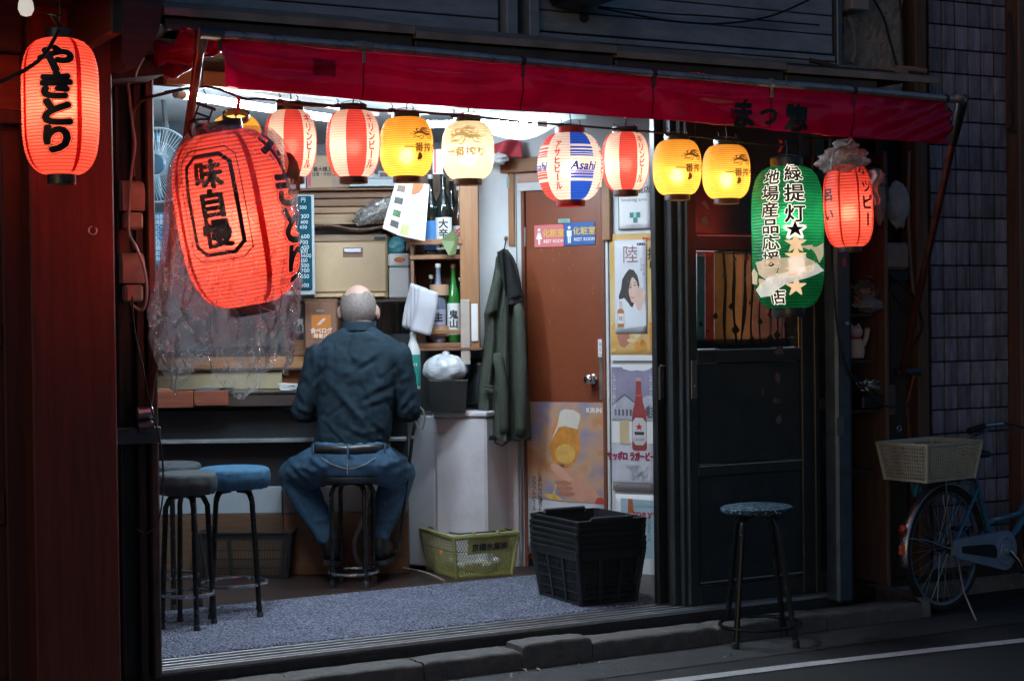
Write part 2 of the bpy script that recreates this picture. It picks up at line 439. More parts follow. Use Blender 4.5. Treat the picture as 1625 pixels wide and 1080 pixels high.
# ---- ground
struct(MB().add([(-70, -40, 0), (70, -40, 0), (70, 70, 0), (-70, 70, 0)], [(0, 1, 2, 3)]).build('road', asphalt, smooth=0))
mb = MB()
_ln = [(0.2, 5.50), (1.5, 5.49), (3.0, 5.46), (4.3, 5.40), (4.9, 5.35), (5.48, 5.29), (6.6, 5.2), (9, 5.0), (14, 4.6)]
vs = []
for s_, D in _ln: vs += [(s_, D - .072, .004), (s_, D, .004)]
mb.add(vs, [(2 * i, 2 * i + 2, 2 * i + 3, 2 * i + 1) for i in range(len(_ln) - 1)])
fstruct(mb, 'road_line', whitepaint, smooth=0)
mb = MB(); mb.add([(-6, 5.58, .003), (14, 5.58, .003), (14, 5.9, .004), (-6, 5.9, .004)], [(0, 1, 2, 3)])
fstruct(mb, 'gutter', mat('gutter_concrete', (.045, .044, .048), .75, 0, .4, 11, .004, 70, dirt=.7, dirtcol=(.035, .035, .035)), smooth=0)

# ---- kerb: single worn stones
kb = MB(); kb.box(-4, 5.42, 5.94, 6.09, -.05, .062)
kerb = fstruct(kb, 'kerb', dirtm)
cuts = [-2.2, -1.6, -1.0, -.4, .2, .8, 1.35, 1.9, 2.32, 2.86, 3.29, 3.62, 4.24, 4.84, 5.4]
for i, (a, b_) in enumerate(zip(cuts, cuts[1:])):
    rr = random.Random(i); h = .078 + rr.uniform(-.006, .01) + (.018 if i == 10 else 0); tl = rr.uniform(-.006, .006)
    def kf(u, v, a=a, b_=b_, h=h, tl=tl, i=i):
        prof = [(0, 0), (.001, h - .020), (.003, h - .009), (.011, h - .001), (.05, h), (.09, h), (.135, h - .002), (.14, 0)]
        k = min(int(v * 7), 6); t = v * 7 - k; y = prof[k][0] * (1 - t) + prof[k + 1][0] * t; z = prof[k][1] * (1 - t) + prof[k + 1][1] * t
        x = a + .003 + (b_ - a - .006) * u
        n = noise.noise(Vector((x * 7, y * 20, i))) * .006 + noise.noise(Vector((x * 25, y * 40, i + 9))) * .004
        e = min(u, 1 - u) * (b_ - a)
        z -= .007 * max(0, 1 - e / .014) * (z > .02)
        return (x, 5.885 + y + tl - n * .5, max(-.02, z + n))
    k = MB(); k.grid(kf, 14, 14)
    vsn = len(k.v); k.f.append(tuple(j * 15 for j in range(15))); k.m.append(0); k.f.append(tuple(j * 15 + 14 for j in range(14, -1, -1))); k.m.append(0)
    k.build('kerb_stone', kerbm, kerb, smooth=50)
# rough concrete step under the right-hand posts
def stepf(u, v):
    x = 5.405 + .075 * u; p = [(5.90, -.02), (5.905, .07), (5.95, .095), (6.15, .1), (6.55, .1)]
    k = min(int(v * 4), 3); t = v * 4 - k; y = p[k][0] * (1 - t) + p[k + 1][0] * t; z = p[k][1] * (1 - t) + p[k + 1][1] * t
    w = max(0, (u - .6) / .4); y = max(y, 5.9 + .12 * w * w)
    n = noise.noise(Vector((x * 6, y * 9, 2))) * .012
    return (x, y + n, max(-.02, z + n * (z > .01) - .1 * max(0, (u - .93) / .07)))
mb = MB(); mb.grid(stepf, 24, 14); fstruct(mb, 'concrete_step', concrete, smooth=60)
mb = MB(); mb.box(5.484, 8.5, 6.27, 6.62, -.02, .075, .012); fstruct(mb, 'wall_footing', concrete)

# ---- interior floor, built as one slab
floorm = wood('floor_boards', (.042, .025, .021), .38, .45, 'x', 4, .45)
mb = MB(); mb.box(-1.0, 7.0, 6.3, 11.5, -.05, FLOOR); fstruct(mb, 'floor', floorm)

# ---- sliding door track
tr = fthing('door_track', 'aluminium sliding door track along the shop threshold', 'door track', (3.4, 6.2, .06))
B(tr).box(1.86, 5.06, 6.09, 6.3, .04, .104, .004).build('base', mat('track_base', (.05, .05, .055), .5, .3, .3, 20, dirt=.6), tr)
for D in (6.100, 6.135, 6.185, 6.235, 6.285):
    B(tr).box(1.86, 5.06, D - .006, D + .006, .1045, .121, .002).build('rail', alu, tr)

# ---- mat
def matf(u, v):
    s0, s1, D0, D1 = 1.72, 4.33, 6.315, 7.34
    x = s0 + (s1 - s0) * u; y = D0 + (D1 - D0) * v
    cxr = .12; dx = max(0, s0 + cxr - x); dy = max(0, D0 + cxr - y)
    if dx > 0 and dy > 0:
        q = sqrt(dx * dx + dy * dy)
        if q > cxr: x = s0 + cxr - dx / q * cxr; y = D0 + cxr - dy / q * cxr
    e = min(u * 2.6, (1 - u) * 2.6, v * 1.05, (1 - v) * 1.05)
    return (x, y, FLOOR + .002 + .010 * min(1, e / .012) + .004 * noise.noise(Vector((x * 2.5, y * 2.5, 0))) * min(1, e * 5) + .0012 * noise.noise(Vector((x * 90, y * 90, 4))))
m, t, p, out = _nodes('loop_pile'); _M['loop_pile'] = m; N, L = t.nodes, t.links
tc = N.new('ShaderNodeTexCoord'); v1 = N.new('ShaderNodeTexVoronoi'); v1.inputs['Scale'].default_value = 95
nz = N.new('ShaderNodeTexNoise'); nz.inputs['Scale'].default_value = 120; nz.inputs['Detail'].default_value = 4
n4 = N.new('ShaderNodeTexNoise'); n4.inputs['Scale'].default_value = 5; n4.inputs['Detail'].default_value = 6
for n_ in (v1, nz, n4): L.new(tc.outputs['Object'], n_.inputs['Vector'])
cr = N.new('ShaderNodeValToRGB'); cr.color_ramp.elements[0].position = .36; cr.color_ramp.elements[1].position = .66
cr.color_ramp.elements[0].color = (.055, .062, .10, 1); cr.color_ramp.elements[1].color = (.48, .52, .68, 1)
L.new(nz.outputs['Fac'], cr.inputs[0])
mx = N.new('ShaderNodeMixRGB'); mx.blend_type = 'MULTIPLY'; mx.inputs[2].default_value = (.42, .40, .40, 1); L.new(n4.outputs['Fac'], mx.inputs[0]); L.new(cr.outputs[0], mx.inputs[1])
L.new(mx.outputs[0], p.inputs['Base Color']); p.inputs['Roughness'].default_value = .95; p.inputs['Specular IOR Level'].default_value = .15
bp = N.new('ShaderNodeBump'); bp.inputs['Distance'].default_value = .012; L.new(v1.outputs['Distance'], bp.inputs['Height']); L.new(bp.outputs[0], p.inputs['Normal'])
mb = MB(); mb.grid(matf, 160, 80)
fone(mb, 'entrance_mat', m, 'grey blue loop pile mat lying inside the threshold', 'doormat', (3.0, 6.8, FLOOR), smooth=0)

# ================================================================== left neighbour
nb = fthing('red_pillar', 'dark red painted pillar beside the left lantern', 'pillar', (spx(118, 5.75), 5.85, 0))
B(nb).box(spx(50, 5.75), spx(184, 5.75), 5.75, 6.06, 0, 3.6, .006).build('shaft', redwood, nb)
o_ = B(nb); q = onD(146, 366, 5.745); hk = [(q.dot(AX) + .014 * cos(w), 5.735, q.z + .014 * sin(w)) for w in [radians(90 + 320 * i / 14) for i in range(15)]]
o_.tube(hk, .0028, 6).build('ring_hook', steel, nb)
nd = fthing('neighbour_door', 'dark red brown panelled door at the left edge', 'door', (1.2, 5.9, 0))
s1 = spx(47, 5.86); ztop = zpx(20, 200, 5.86)
B(nd).box(s1 - 1.2, s1, 5.90, 5.94, .02, ztop, .003).build('leaf', reddark, nd)
for a, b_ in ((s1 - .085, s1 - .012), (s1 - .62, s1 - .55)):
    B(nd).box(a, b_, 5.872, 5.8995, .03, ztop - .01, .006).build('stile', reddark, nd)
for z0, z1 in ((.03, .2), (.72, .84), (1.32, 1.40), (ztop - .12, ztop - .012)):
    B(nd).box(s1 - .549, s1 - .086, 5.874, 5.8995, z0, z1, .006).build('rail', reddark, nd)
wl = fthing('red_lintel_wall', 'red board wall above the dark neighbour door', 'wall', (1.0, 5.9, ztop))
B(wl).box(s1 - 1.5, spx(49, 5.75), 5.84, 5.95, ztop + .004, zpx(20, 88, 5.86), .004).build('panel', wood('red_board', (.26, .04, .016), .5, .25, 'x', 5, .3), wl)
B(wl).box(s1 - 1.5, spx(49, 5.75), 5.80, 5.96, zpx(20, 86, 5.86), 3.6, .004).build('upper_board', darkwoodx, wl)
B(wl).box(s1 - 1.5, s1 + .01, 5.82, 5.8385, ztop + .004, ztop + .05, .004).build('trim', reddark, wl)
# overhanging dark eave of the neighbour
ne = fthing('neighbour_eave', 'dark boarded eave over the red pillar', 'eave', (1.3, 5.5, 2.5))
B(ne).box(.2, spx(178, 5.3), 5.22, 5.749, 2.46, 2.5, .003).build('soffit_board', wood('soffit', (.07, .03, .02), .55, .3, 'x', 5, .4), ne)
B(ne).box(.2, spx(180, 5.3), 5.17, 5.219, 2.40, 2.62, .006).build('fascia', darkwoodx, ne)
B(ne).box(spx(172, 5.3), spx(192, 5.3), 5.22, 5.745, 2.30, 2.455, .006).build('bracket', darkwood, ne)
# timber ends between the two shops
jb = fthing('joist_bundle', 'dark curved roof bracket between pillar and awning', 'bracket', (1.8, 5.9, 2.2))
pts = [sz(x, y, 5.62) for x, y in ((196, -6), (258, -6), (257, 22), (252, 50), (240, 76), (226, 96), (214, 108), (200, 106), (192, 96))]
B(jb).prism(pts, 5.62, 5.78).build('bracket', wood('bracket_wood', (.075, .05, .045), .6, .3, 'x', 5, .5), jb)
pts = [sz(x, y, 5.80) for x, y in ((180, 100), (262, 92), (262, 118), (180, 126))]
B(jb).prism(pts, 5.80, 6.1).build('beam_end', darkwood, jb)

# recess between pillar and shop opening
rec = fthing('service_recess', 'narrow black boarded recess with wiring beside the pillar', 'wall', (1.82, 6.1, 0))
B(rec).box(spx(184, 5.9), spx(238, 6.12), 6.09, 6.12, .06, 3.4).build('back_board', blackm, rec)
B(rec).box(spx(236, 6.03), spx(249.5, 6.03), 6.03, 6.29, .105, 2.62, .006).build('door_post', mat('post_metal', (.13, .085, .075), .4, .4, .3, 9, .0006, dirt=.5), rec)
B(rec).box(spx(187, 6.05), spx(193, 6.05), 6.05, 6.088, .08, 2.5, .003).build('batten', darkwood, rec)
B(rec).box(spx(216, 6.05), spx(229, 6.05), 6.05, 6.088, .08, 2.45, .004).build('batten', darkwood, rec)
for px_, lab in ((330, 'upper cream weatherproof socket box on black recess'), (445, 'lower cream weatherproof socket box on black recess')):
    s_, z_ = sz(214, px_, 5.99); bx = fthing('socket_box', lab, 'socket', (s_, 6.05, z_), 'socket boxes in the recess')
    B(bx).box(s_ - .033, s_ + .033, 5.995, 6.048, z_ - .075, z_ - .015, .008).build('socket', cream, bx)
    cv = MB(Matrix.Translation((0, 0, 0)))
    prof = [(-.052, .012), (-.0555, .055), (-.045, .088), (-.02, .1), (0, .1), (0, -.008), (-.048, -.008)]
    vs = [(x, y, z) for x in (-.04, .04) for y, z in prof]; n = len(prof)
    cv.add(vs, [tuple(range(n)), tuple(range(2 * n - 1, n - 1, -1))] + [(i, (i + 1) % n, (i + 1) % n + n, i + n) for i in range(n)])
    cv.build('hood', cream, bx, smooth=50)
    B(bx).tube([(s_ - .012, 6.01, z_ - .072), (s_ - .014, 5.99, z_ - .1), (s_ - .008, 6.0, z_ - .15)], .006, 7).build('plug', rubber, bx)
def fcable(name, label, m, pts, r=.004, smoothn=4, cat='cable', grp=None):
    P = [onD(x, y, D) for x, y, D in pts]; Q = []
    for i in range(len(P) - 1):
        a, b_, c, d = P[max(i - 1, 0)], P[i], P[i + 1], P[min(i + 2, len(P) - 1)]
        for k in range(smoothn):
            t = k / smoothn
            Q.append(.5 * ((2 * b_) + (c - a) * t + (2 * a - 5 * b_ + 4 * c - d) * t * t + (3 * b_ - a - 3 * c + d) * t ** 3))
    Q.append(P[-1]); o = Q[0].copy()
    mb = MB(Matrix.Translation(-o)); mb.tube(Q, r, 7)
    return tag(mb.build(name, m, loc=o), label, cat, grp)
fcable('wall_cable', 'pale cable looping past the two socket boxes', creamcable, [(203, 130, 6.0), (209, 190, 6.0), (214, 230, 6.0), (208, 275, 6.0), (204, 340, 5.97), (205, 372, 5.97), (216, 392, 5.96), (229, 428, 5.96), (233, 465, 5.96), (226, 492, 5.97), (207, 482, 5.99)], .0055)
fcable('wall_cable', 'thin dark cable hanging down from lower socket box', cablem, [(210, 470, 5.96), (213, 520, 5.96), (226, 580, 5.95), (238, 640, 5.94), (254, 700, 5.96), (259, 760, 5.98), (254, 815, 5.98), (235, 845, 5.98), (214, 835, 6.0), (207, 800, 6.02)], .0032)
fcable('wall_cable', 'red brown cable curving from awning pole to recess', mat('red_cable', (.1, .03, .025), .5), [(288, 142, 5.7), (255, 150, 5.85), (228, 158, 5.98), (214, 172, 6.02), (210, 200, 6.03), (212, 280, 6.03)], .006)
fcable('wall_cable', 'loose cord end dangling under the roof bracket', creamcable, [(229, 92, 5.6), (222, 104, 5.6), (216, 118, 5.6), (217, 128, 5.6)], .003)

# ================================================================== upper storey
up = fthing('upper_storey', 'blue grey panelled upper storey above the shop eave', 'wall', (3.3, 6.3, 2.5))
zb = 2.40
B(up).box(.5, 5.02, 6.3, 6.42, zb, 4.6).build('backing', mat('upper_backing', (.03, .035, .045), .7), up)
sL = [spx(x, 6.2, 20) for x in (262, 791, 797, 815, 833, 849, 853, 1322, 1331, 1340)]
zt = 2.62
def zz(px, py): return zpx(px, py, 6.2)
hs = [zz(500, 56), zz(500, 5), zz(500, -50), zz(500, -110)]
for a, b_ in zip(hs, hs[1:]): B(up).box(sL[0], sL[1], 6.2, 6.225, a, b_ - .006, .003).build('panel', sidingm, up)
B(up).box(sL[0], sL[1], 6.215, 6.298, zb, hs[0] - .008).build('panel', sidingm, up)
for i in (2, 4): B(up).box(sL[i], sL[i + 1], 6.16, 6.296, zb, 4.4, .004).build('post', sidingm, up)
hs = [zz(1090, 80), zz(1090, 67), zz(1090, 35), zz(1090, 3), zz(1090, -30), zz(1090, -64), zz(1090, -100)]
for i, (a, b_) in enumerate(zip(hs, hs[1:])):
    B(up).box(sL[6], sL[7] - .004, 6.2 - (.02 if i == 0 else 0), 6.24, a, b_ - (.012 if i == 0 else .005), .003).build('shutter_slat', sidingm, up)
B(up).box(sL[7], sL[8], 6.17, 6.296, zb, 4.4, .005).build('post', mat('shutter_rail', (.12, .14, .17), .4, .5, .2, 9), up)
B(up).box(sL[5] + .01, sL[7], 6.19, 6.296, zb, hs[0] - .004).build('sill', sidingm, up)
q = sz(928, 28, 6.19); B(up).lathe([(.022, 0), (.022, .006), (.016, .006), (.016, .002)], 16, (q[0], 6.193, q[1]), 'y').build('vent_hole', mat('hole', (.05, .03, .03), .8), up)
fcable('wall_cable', 'black cable drooping across the blue shutter slats', cablem, [(950, 13, 6.12), (1000, 22, 6.12), (1060, 33, 6.12), (1130, 38, 6.12), (1190, 33, 6.12), (1240, 20, 6.12), (1300, -8, 6.12)], .005)
fcable('wall_cable', 'straight black cable above the drooping one on shutters', cablem, [(950, 11, 6.13), (1060, 22, 6.13), (1130, 26, 6.13), (1300, 40, 6.14)], .004)
pt = [sz(x, y, 6.05) for x, y in ((940, 12), (985, -2), (960, -30), (880, -30), (900, 2))]
fone(MB().prism(pt, 6.02, 6.17), 'lamp_bracket', blackm, 'black bracket holding the cables above the eave', 'bracket', (pt[0][0], 6.1, pt[0][1]))
# plaster wall with box and pipe
pw = fthing('plaster_wall', 'rough grey plaster wall right of the shutters', 'wall', (5.2, 6.3, 2.4))
def plf(u, v):
    a, b_ = spx(1338, 6.28, 60), spx(1432, 6.28, 60); x = a + (b_ - a) * u; z = 2.3 + 2.2 * v
    return (x, 6.28 + .012 * noise.fractal(Vector((x * 22, z * 22, 0)), 1, 2, 4), z)
k = B(pw); k.grid(plf, 60, 180); k.build('face', plaster, pw, smooth=60)
B(pw).box(spx(1338, 6.28, 60), spx(1432, 6.28, 60), 6.31, 6.5, 2.3, 4.5).build('core', plaster, pw)
q = sz(1353, 4, 6.2); fone(MB().box(q[0] - .055, q[0] + .05, 6.14, 6.262, q[1] - .045, q[1] + .2, .006), 'junction_box', mat('box_grey', (.34, .31, .29), .5, dirt=.3), 'pale junction box on plaster wall above the pipe', 'junction box', (q[0], 6.2, q[1]))
fcable('drain_pipe', 'thin grey pipe running down the rough plaster wall', mat('pipe_grey', (.22, .2, .19), .55), [(1346, 28, 6.2), (1352, 40, 6.2), (1355, 62, 6.21), (1356, 84, 6.22), (1350, 100, 6.22)], .012, cat='pipe')
fcable('wall_cable', 'black cable slanting down across the plaster wall', cablem, [(1382, -8, 6.24), (1402, 28, 6.24), (1411, 60, 6.24), (1418, 85, 6.24), (1424, 108, 6.24)], .006)
fcable('wall_cable', 'second black cable beside the dark gap on plaster', cablem, [(1427, -8, 6.24), (1431, 40, 6.24), (1433, 100, 6.24)], .006)
# posts and gap
pg = fthing('corner_post', 'tall brown weathered post beside the tiled wall', 'post', (5.65, 6.35, .09))
B(pg).box(spx(1457, 6.32), spx(1474.5, 6.32), 6.32, 6.44, .09, 4.4, .006).build('shaft', brownpost, pg)
gp = fthing('black_gap_wall', 'black boarded gap behind the slanting pipe', 'wall', (5.5, 6.45, .09))
B(gp).box(spx(1396, 6.44), spx(1457, 6.44), 6.46, 6.5, .09, 4.4).build('back_board', blackm, gp)
B(gp).box(spx(1413, 6.35), spx(1441, 6.35), 6.36, 6.455, .1, zpx(1425, 430, 6.36), .006).build('board', darkwood, gp)
B(gp).box(spx(1398, 6.25), spx(1404, 6.25), 6.22, 6.455, .09, zpx(1400, 240, 6.22), .004).build('edge_board', wood('edge_board', (.16, .1, .08), .6, .3, 'z', 5, .5), gp)
# tiled wall: every tile a piece
s0, s1 = spx(1476, 6.45), spx(1598.5, 6.45); tw = (s1 - s0) / 6; thh = tw * 1.375
tl = fthing('tiled_wall', 'tall wall of weathered blue grey upright tiles', 'wall', (s0 + tw * 3, 6.5, 0))
B(tl).box(s0 - .01, s1 + .01, 6.455, 6.6, 0, 4.5).build('grout_bed', grout, tl)
tmes = []
for v_ in range(4):
    rr = random.Random(v_); t_ = MB(); t_.box(-tw / 2 + .0042, tw / 2 - .0042, -.008, .006, -thh / 2 + .0036, thh / 2 - .0036, .003)
    o = t_.build('tile', tilem, tl); tmes.append(o.data)
    if v_: bpy.data.objects.remove(o)
    else: first = o
zr = zpx(1537, 497, 6.45); n0 = int(zr / thh); cnt = 0
for r_ in range(-n0, 24):
    for c_ in range(6):
        z = zr + (r_ + .5) * thh
        if z > 3.2: continue
        o = first if cnt == 0 else bpy.data.objects.new('tile', tmes[random.randrange(4)])
        if cnt: COL.objects.link(o); o.parent = tl
        o.location = (s0 + (c_ + .5) * tw - _O[tl.name].x, 6.449 - _O[tl.name].y + random.uniform(-.0015, .0015), z)
        o.rotation_euler = (random.uniform(-.012, .012), random.uniform(-.006, .006), random.uniform(-.012, .012)); cnt += 1
rp = fthing('right_post', 'dark brown post at the far end of tiled wall', 'post', (s1 + .05, 6.4, 0))
B(rp).box(s1 + .004, s1 + .055, 6.36, 6.6, 0, 4.4, .006).build('shaft', wood('end_post', (.16, .09, .07), .6, .3, 'z', 5, .5), rp)
dw = fthing('dark_side_wall', 'black wall at the right edge beyond the post', 'wall', (s1 + .6, 6.7, 0))
B(dw).box(s1 + .06, s1 + 3.5, 6.62, 6.8, 0, 4.5).build('face', mat('far_dark_wall', (.03, .022, .022), .7, dirt=.3), dw)
for i, (px_, py_, h_, lab) in enumerate(((1617, 45, 1, 'rust red meter box, top one at the right edge'), (1616, 92, 0, 'upper grey sloped meter hood at the right edge'), (1616, 160, 0, 'lower grey sloped meter hood at the right edge'))):
    s_, z_ = sz(px_, py_, 6.42); q = fthing('meter_box', lab, 'meter', (s_, 6.6, z_), 'meters at the right edge')
    if h_:
        B(q).box(s_ - .03, s_ + .12, 6.42, 6.615, z_ - .07, z_ + .08, .01).build('case', mat('rusty_case', (.22, .08, .05), .5, .2, dirt=.5), q)
        B(q).lathe([(.05, 0), (.05, -.02), (.04, -.026)], 20, (s_ + .05, 6.417, z_ + .01), 'y').build('dial', mat('dial', (.3, .22, .2), .4), q)
    else:
        vs = [(x, y, z) for x in (s_ - .05, s_ + .14) for y, z in ((6.615, z_ + .1), (6.44, z_ + .07), (6.37, z_ - .08), (6.615, z_ - .08))]
        k = B(q); k.add(vs, [(0, 1, 2, 3), (7, 6, 5, 4), (0, 4, 5, 1), (1, 5, 6, 2), (2, 6, 7, 3), (3, 7, 4, 0)]); k.build('hood', mat('hood_grey', (.27, .24, .23), .55, .2, dirt=.5), q)
        B(q).box(s_ - .02, s_ + .1, 6.42, 6.61, z_ - .13, z_ - .082, .006).build('body', darksteel, q)
fcable('wall_cable', 'black cable running down beside the meter hoods', cablem, [(1602, 20, 6.4), (1607, 100, 6.36), (1604, 150, 6.35), (1608, 195, 6.36), (1602, 205, 6.38), (1614, 208, 6.36)], .008)
# ================================================================== eave, awning
ev = fthing('shop_eave', 'sheet metal eave with brown edge over the awning', 'eave', (3.5, 5.9, 2.45))
def eave_run(D0, zf0, zf1, name, m, x0=262, x1=1492):
    pass
a0, z0 = sz(262, 16, 5.6); a1, z1 = sz(1491, 122, 5.6)
zE = (z0 + z1) / 2
secs = [a0, a0 + (a1 - a0) * .27, a0 + (a1 - a0) * .52, a0 + (a1 - a0) * .76, a1]
for i, (a, b_) in enumerate(zip(secs, secs[1:])):
    e = 2.441 - .046 * i / 3 + random.uniform(-.003, .003)
    B(ev).box(a + .01, min(b_, a1 - .33), 5.625, 5.655, e - .045, e - .003, .004).build('fascia_board', mat('fascia', (.10, .085, .09), .55, .2, .3, 8, dirt=.4), ev)
    k = B(ev); pr = [(5.60, e), (5.60, e + .026), (5.63, e + .036), (6.02, e + .12), (6.20, e + .16), (6.20, e + .13), (6.0, e + .09), (5.64, e + .004)]
    vs = [(x, y, z) for x in (a + .002, b_ - .002) for y, z in pr]; n = len(pr)
    k.add(vs, [tuple(range(n)), tuple(range(2 * n - 1, n - 1, -1))] + [(j, (j + 1) % n, (j + 1) % n + n, j + n) for j in range(n)])
    k.build('roof_sheet', eavem, ev)
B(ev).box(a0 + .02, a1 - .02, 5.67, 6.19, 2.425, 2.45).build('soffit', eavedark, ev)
# broken sticks lying on the right end of the eave
for i, (x0, y0, x1, y1, lab) in enumerate(((1388, 107, 1440, 116, 'short pale broken stick lying on the eave edge'), (1420, 108, 1470, 113, 'longer pale stick lying on the right eave end'), (1285, 96, 1330, 108, 'dark bamboo piece lying flat on the eave'))):
    p0, p1 = onD(x0, y0, 5.7), onD(x1, y1, 5.66); k = MB(Matrix.Translation(-p0)); k.tube([p0, (p0 + p1) / 2 + Vector((0, 0, .003)), p1], [.011, .012, .010], 8)
    tag(k.build('stick', wood('stick', (.32, .2, .14), .6, .25, 'x', 8) if i < 2 else darkwoodx, loc=p0), lab, 'stick', 'debris on the eave')

crim = mat('awning_vinyl', (.56, .004, .105), .2, 0, .14, 5, .012, 7, coat=.6, dirt=.35, dirtcol=(.26, .005, .045))
# let a little of the tube light through the vinyl
_t = crim.node_tree; _p = _t.nodes['Principled BSDF']; _o = _t.nodes['Material Output']
_tr = _t.nodes.new('ShaderNodeBsdfTranslucent'); _mx = _t.nodes.new('ShaderNodeMixShader'); _mx.inputs[0].default_value = .48
_t.links.new(_p.inputs['Base Color'].links[0].from_socket, _tr.inputs[0]); _t.links.new(_p.outputs[0], _mx.inputs[1]); _t.links.new(_tr.outputs[0], _mx.inputs[2]); _t.links.new(_mx.outputs[0], _o.inputs[0])
BAR_Z = 2.325; SB0, SB1 = 1.862, 5.205
def bz(s_): return 2.350 - .052 * (s_ - SB0) / (SB1 - SB0)
aw = fthing('awning', 'crimson vinyl shop awning with hanging valance on steel bar', 'awning', (3.5, 5.4, 2.3))
mb = B(aw); mb.tube([(q, 5.40, bz(q) + .003 * sin(q * 3)) for q in (SB0, 2.3, 2.7, 3.1, 3.5, 4.0, 4.5, SB1)], .0155, 12)
mb.build('front_bar', mat('pipe_metal', (.55, .50, .52), .3, .7, .25, 14, .0006, dirt=.45, dirtcol=(.08, .05, .05)), aw)
ties = [1.90, 2.42, 3.05, 3.62, 4.18, 4.60, 5.10]
def vtop(s_):
    sag = 0
    for a, b_ in zip(ties, ties[1:]):
        if a <= s_ <= b_: t = (s_ - a) / (b_ - a); sag = .055 * (4 * t * (1 - t)) * (1.0 if a < 4 else .35)
    return sag
def valf(u, v):
    s_ = 1.895 + (5.13 - 1.895) * u
    z = bz(s_) - .01 - (.163 + .006 * sin(s_ * 3) + .012 * (s_ - 1.9) / 3.3) * v
    D = 5.415 - .03 * sin(pi * min(1, v * 1.0)) * .6
    fold = vtop(s_)
    D += -.024 * max(0, 1 - abs(v - .22 - fold * 3.2) / .13) * (fold / .055)
    D += .020 * noise.noise(Vector((s_ * 5, v * 2, 0))) * (.3 + v) + .006 * noise.noise(Vector((s_ * 16, v * 3, 7)))
    e = max(0, (s_ - 4.55) / .55); D += e * .02 * sin((s_ * 1.0 + v * .35) * 38 + v * 4) * .6
    for q in ties[1:-1]: D += .004 * math.exp(-((s_ - q) / .05) ** 2)
    x = s_
    if u < .03: x += (.03 - u) * .6 * v * (1 - v) * 2 + .03 * v * v * (1 - u / .03)
    return (x, D, z)
k = B(aw); k.grid(valf, 220, 22); vl = k.build('valance', crim, aw, smooth=180); md = vl.modifiers.new('t', 'SOLIDIFY'); md.thickness = .0015
def topf(u, v):
    s_ = 1.88 + (5.17 - 1.88) * u
    return (s_, 5.40 + .68 * v, bz(s_) + .016 + (.075) * v - .03 * sin(pi * v) * (1 + .4 * sin(s_ * 6)) + .006 * noise.noise(Vector((s_ * 9, v * 5, 3))))
k = B(aw); k.grid(topf, 90, 12); tp = k.build('roof_sheet', mat('awning_top', (.20, .01, .025), .4, 0, .2, 6, .002, 9, dirt=.5), aw, smooth=180); md = tp.modifiers.new('t', 'SOLIDIFY'); md.thickness = .0015
# bunched cloth at the left end
def bunch(u, v):
    s_ = 1.78 + .17 * u; D = 5.43 + .55 * v
    return (s_ + .02 * sin(v * 11), D, BAR_Z + .03 - .05 * sin(u * pi) * .6 - .03 * v + .03 * sin(u * 9 + v * 16) + .02 * noise.noise(Vector((u * 5, v * 7, 1))))
k = B(aw); k.grid(bunch, 30, 50); q = k.build('gathered_end', crim, aw, smooth=180); md = q.modifiers.new('t', 'SOLIDIFY'); md.thickness = .0015
for i, q in enumerate(ties):
    k = B(aw); w = .009 if i not in (1,) else .03
    k.tube([(q - w, 5.4, bz(q - w) + .003 * sin(q * 3)), (q, 5.4, bz(q) + .001 + .003 * sin(q * 3)), (q + w, 5.4, bz(q + w) + .003 * sin(q * 3))], [.018, .0195, .018], 12)
    k.box(q - .006, q + .006, 5.392, 5.4, bz(q) - .055, bz(q) - .012, .002)
    k.build('tie', mat('grey_tape', (.30, .29, .27), .45, .2, .3, 30, .002, 60, dirt=.5) if i in (1, 4) else mat('dark_tie', (.07, .04, .06), .5, dirt=.4), aw)
# seam straps on the valance
for q in ties[1:-1]:
    def strap(u, v, q=q):
        a = valf((q + (u - .5) * .006 - 1.895) / (5.13 - 1.895), .08 + .9 * v); return (a[0], a[1] - .003, a[2])
    k = B(aw); k.grid(strap, 1, 14); k.build('seam', paper('seam', (.20, .003, .04), 0, .6), aw, smooth=180)
# patches
for q, a_, b_ in ((2.27, .25, .6), (4.02, .62, .85)):
    def pat(u, v, q=q, a_=a_, b_=b_):
        a = valf((q + (u - .5) * .085 - 1.895) / (5.13 - 1.895), a_ + (b_ - a_) * v); return (a[0], a[1] - .003, a[2])
    k = B(aw); k.grid(pat, 6, 6); k.build('patch', paper('patch', (.42, .004, .08), 0, .6), aw, smooth=180)
ink = mat('dark_green_ink', (.006, .02, .022), .55, 0, .1)
def on_val(s_c, zc):
    def fn(a, b_):
        u = (s_c + a - 1.895) / (5.13 - 1.895); v = (bz(s_c + a) - .01 - (zc + b_)) / .178
        p_ = valf(u, v); return Vector((p_[0], p_[1] - .0045, zc + b_)) - _O[aw.name]
    return fn
for ch, px_, py_, h_ in (('ま', 1176, 181, .120), ('つ', 1218, 184, .09), ('惣', 1261, 187, .112)):
    q = sz(px_, py_, 5.41); lettering('lettering', ch, h_, ink, aw, on_val(q[0], q[1]), True, .055, cut=.02)
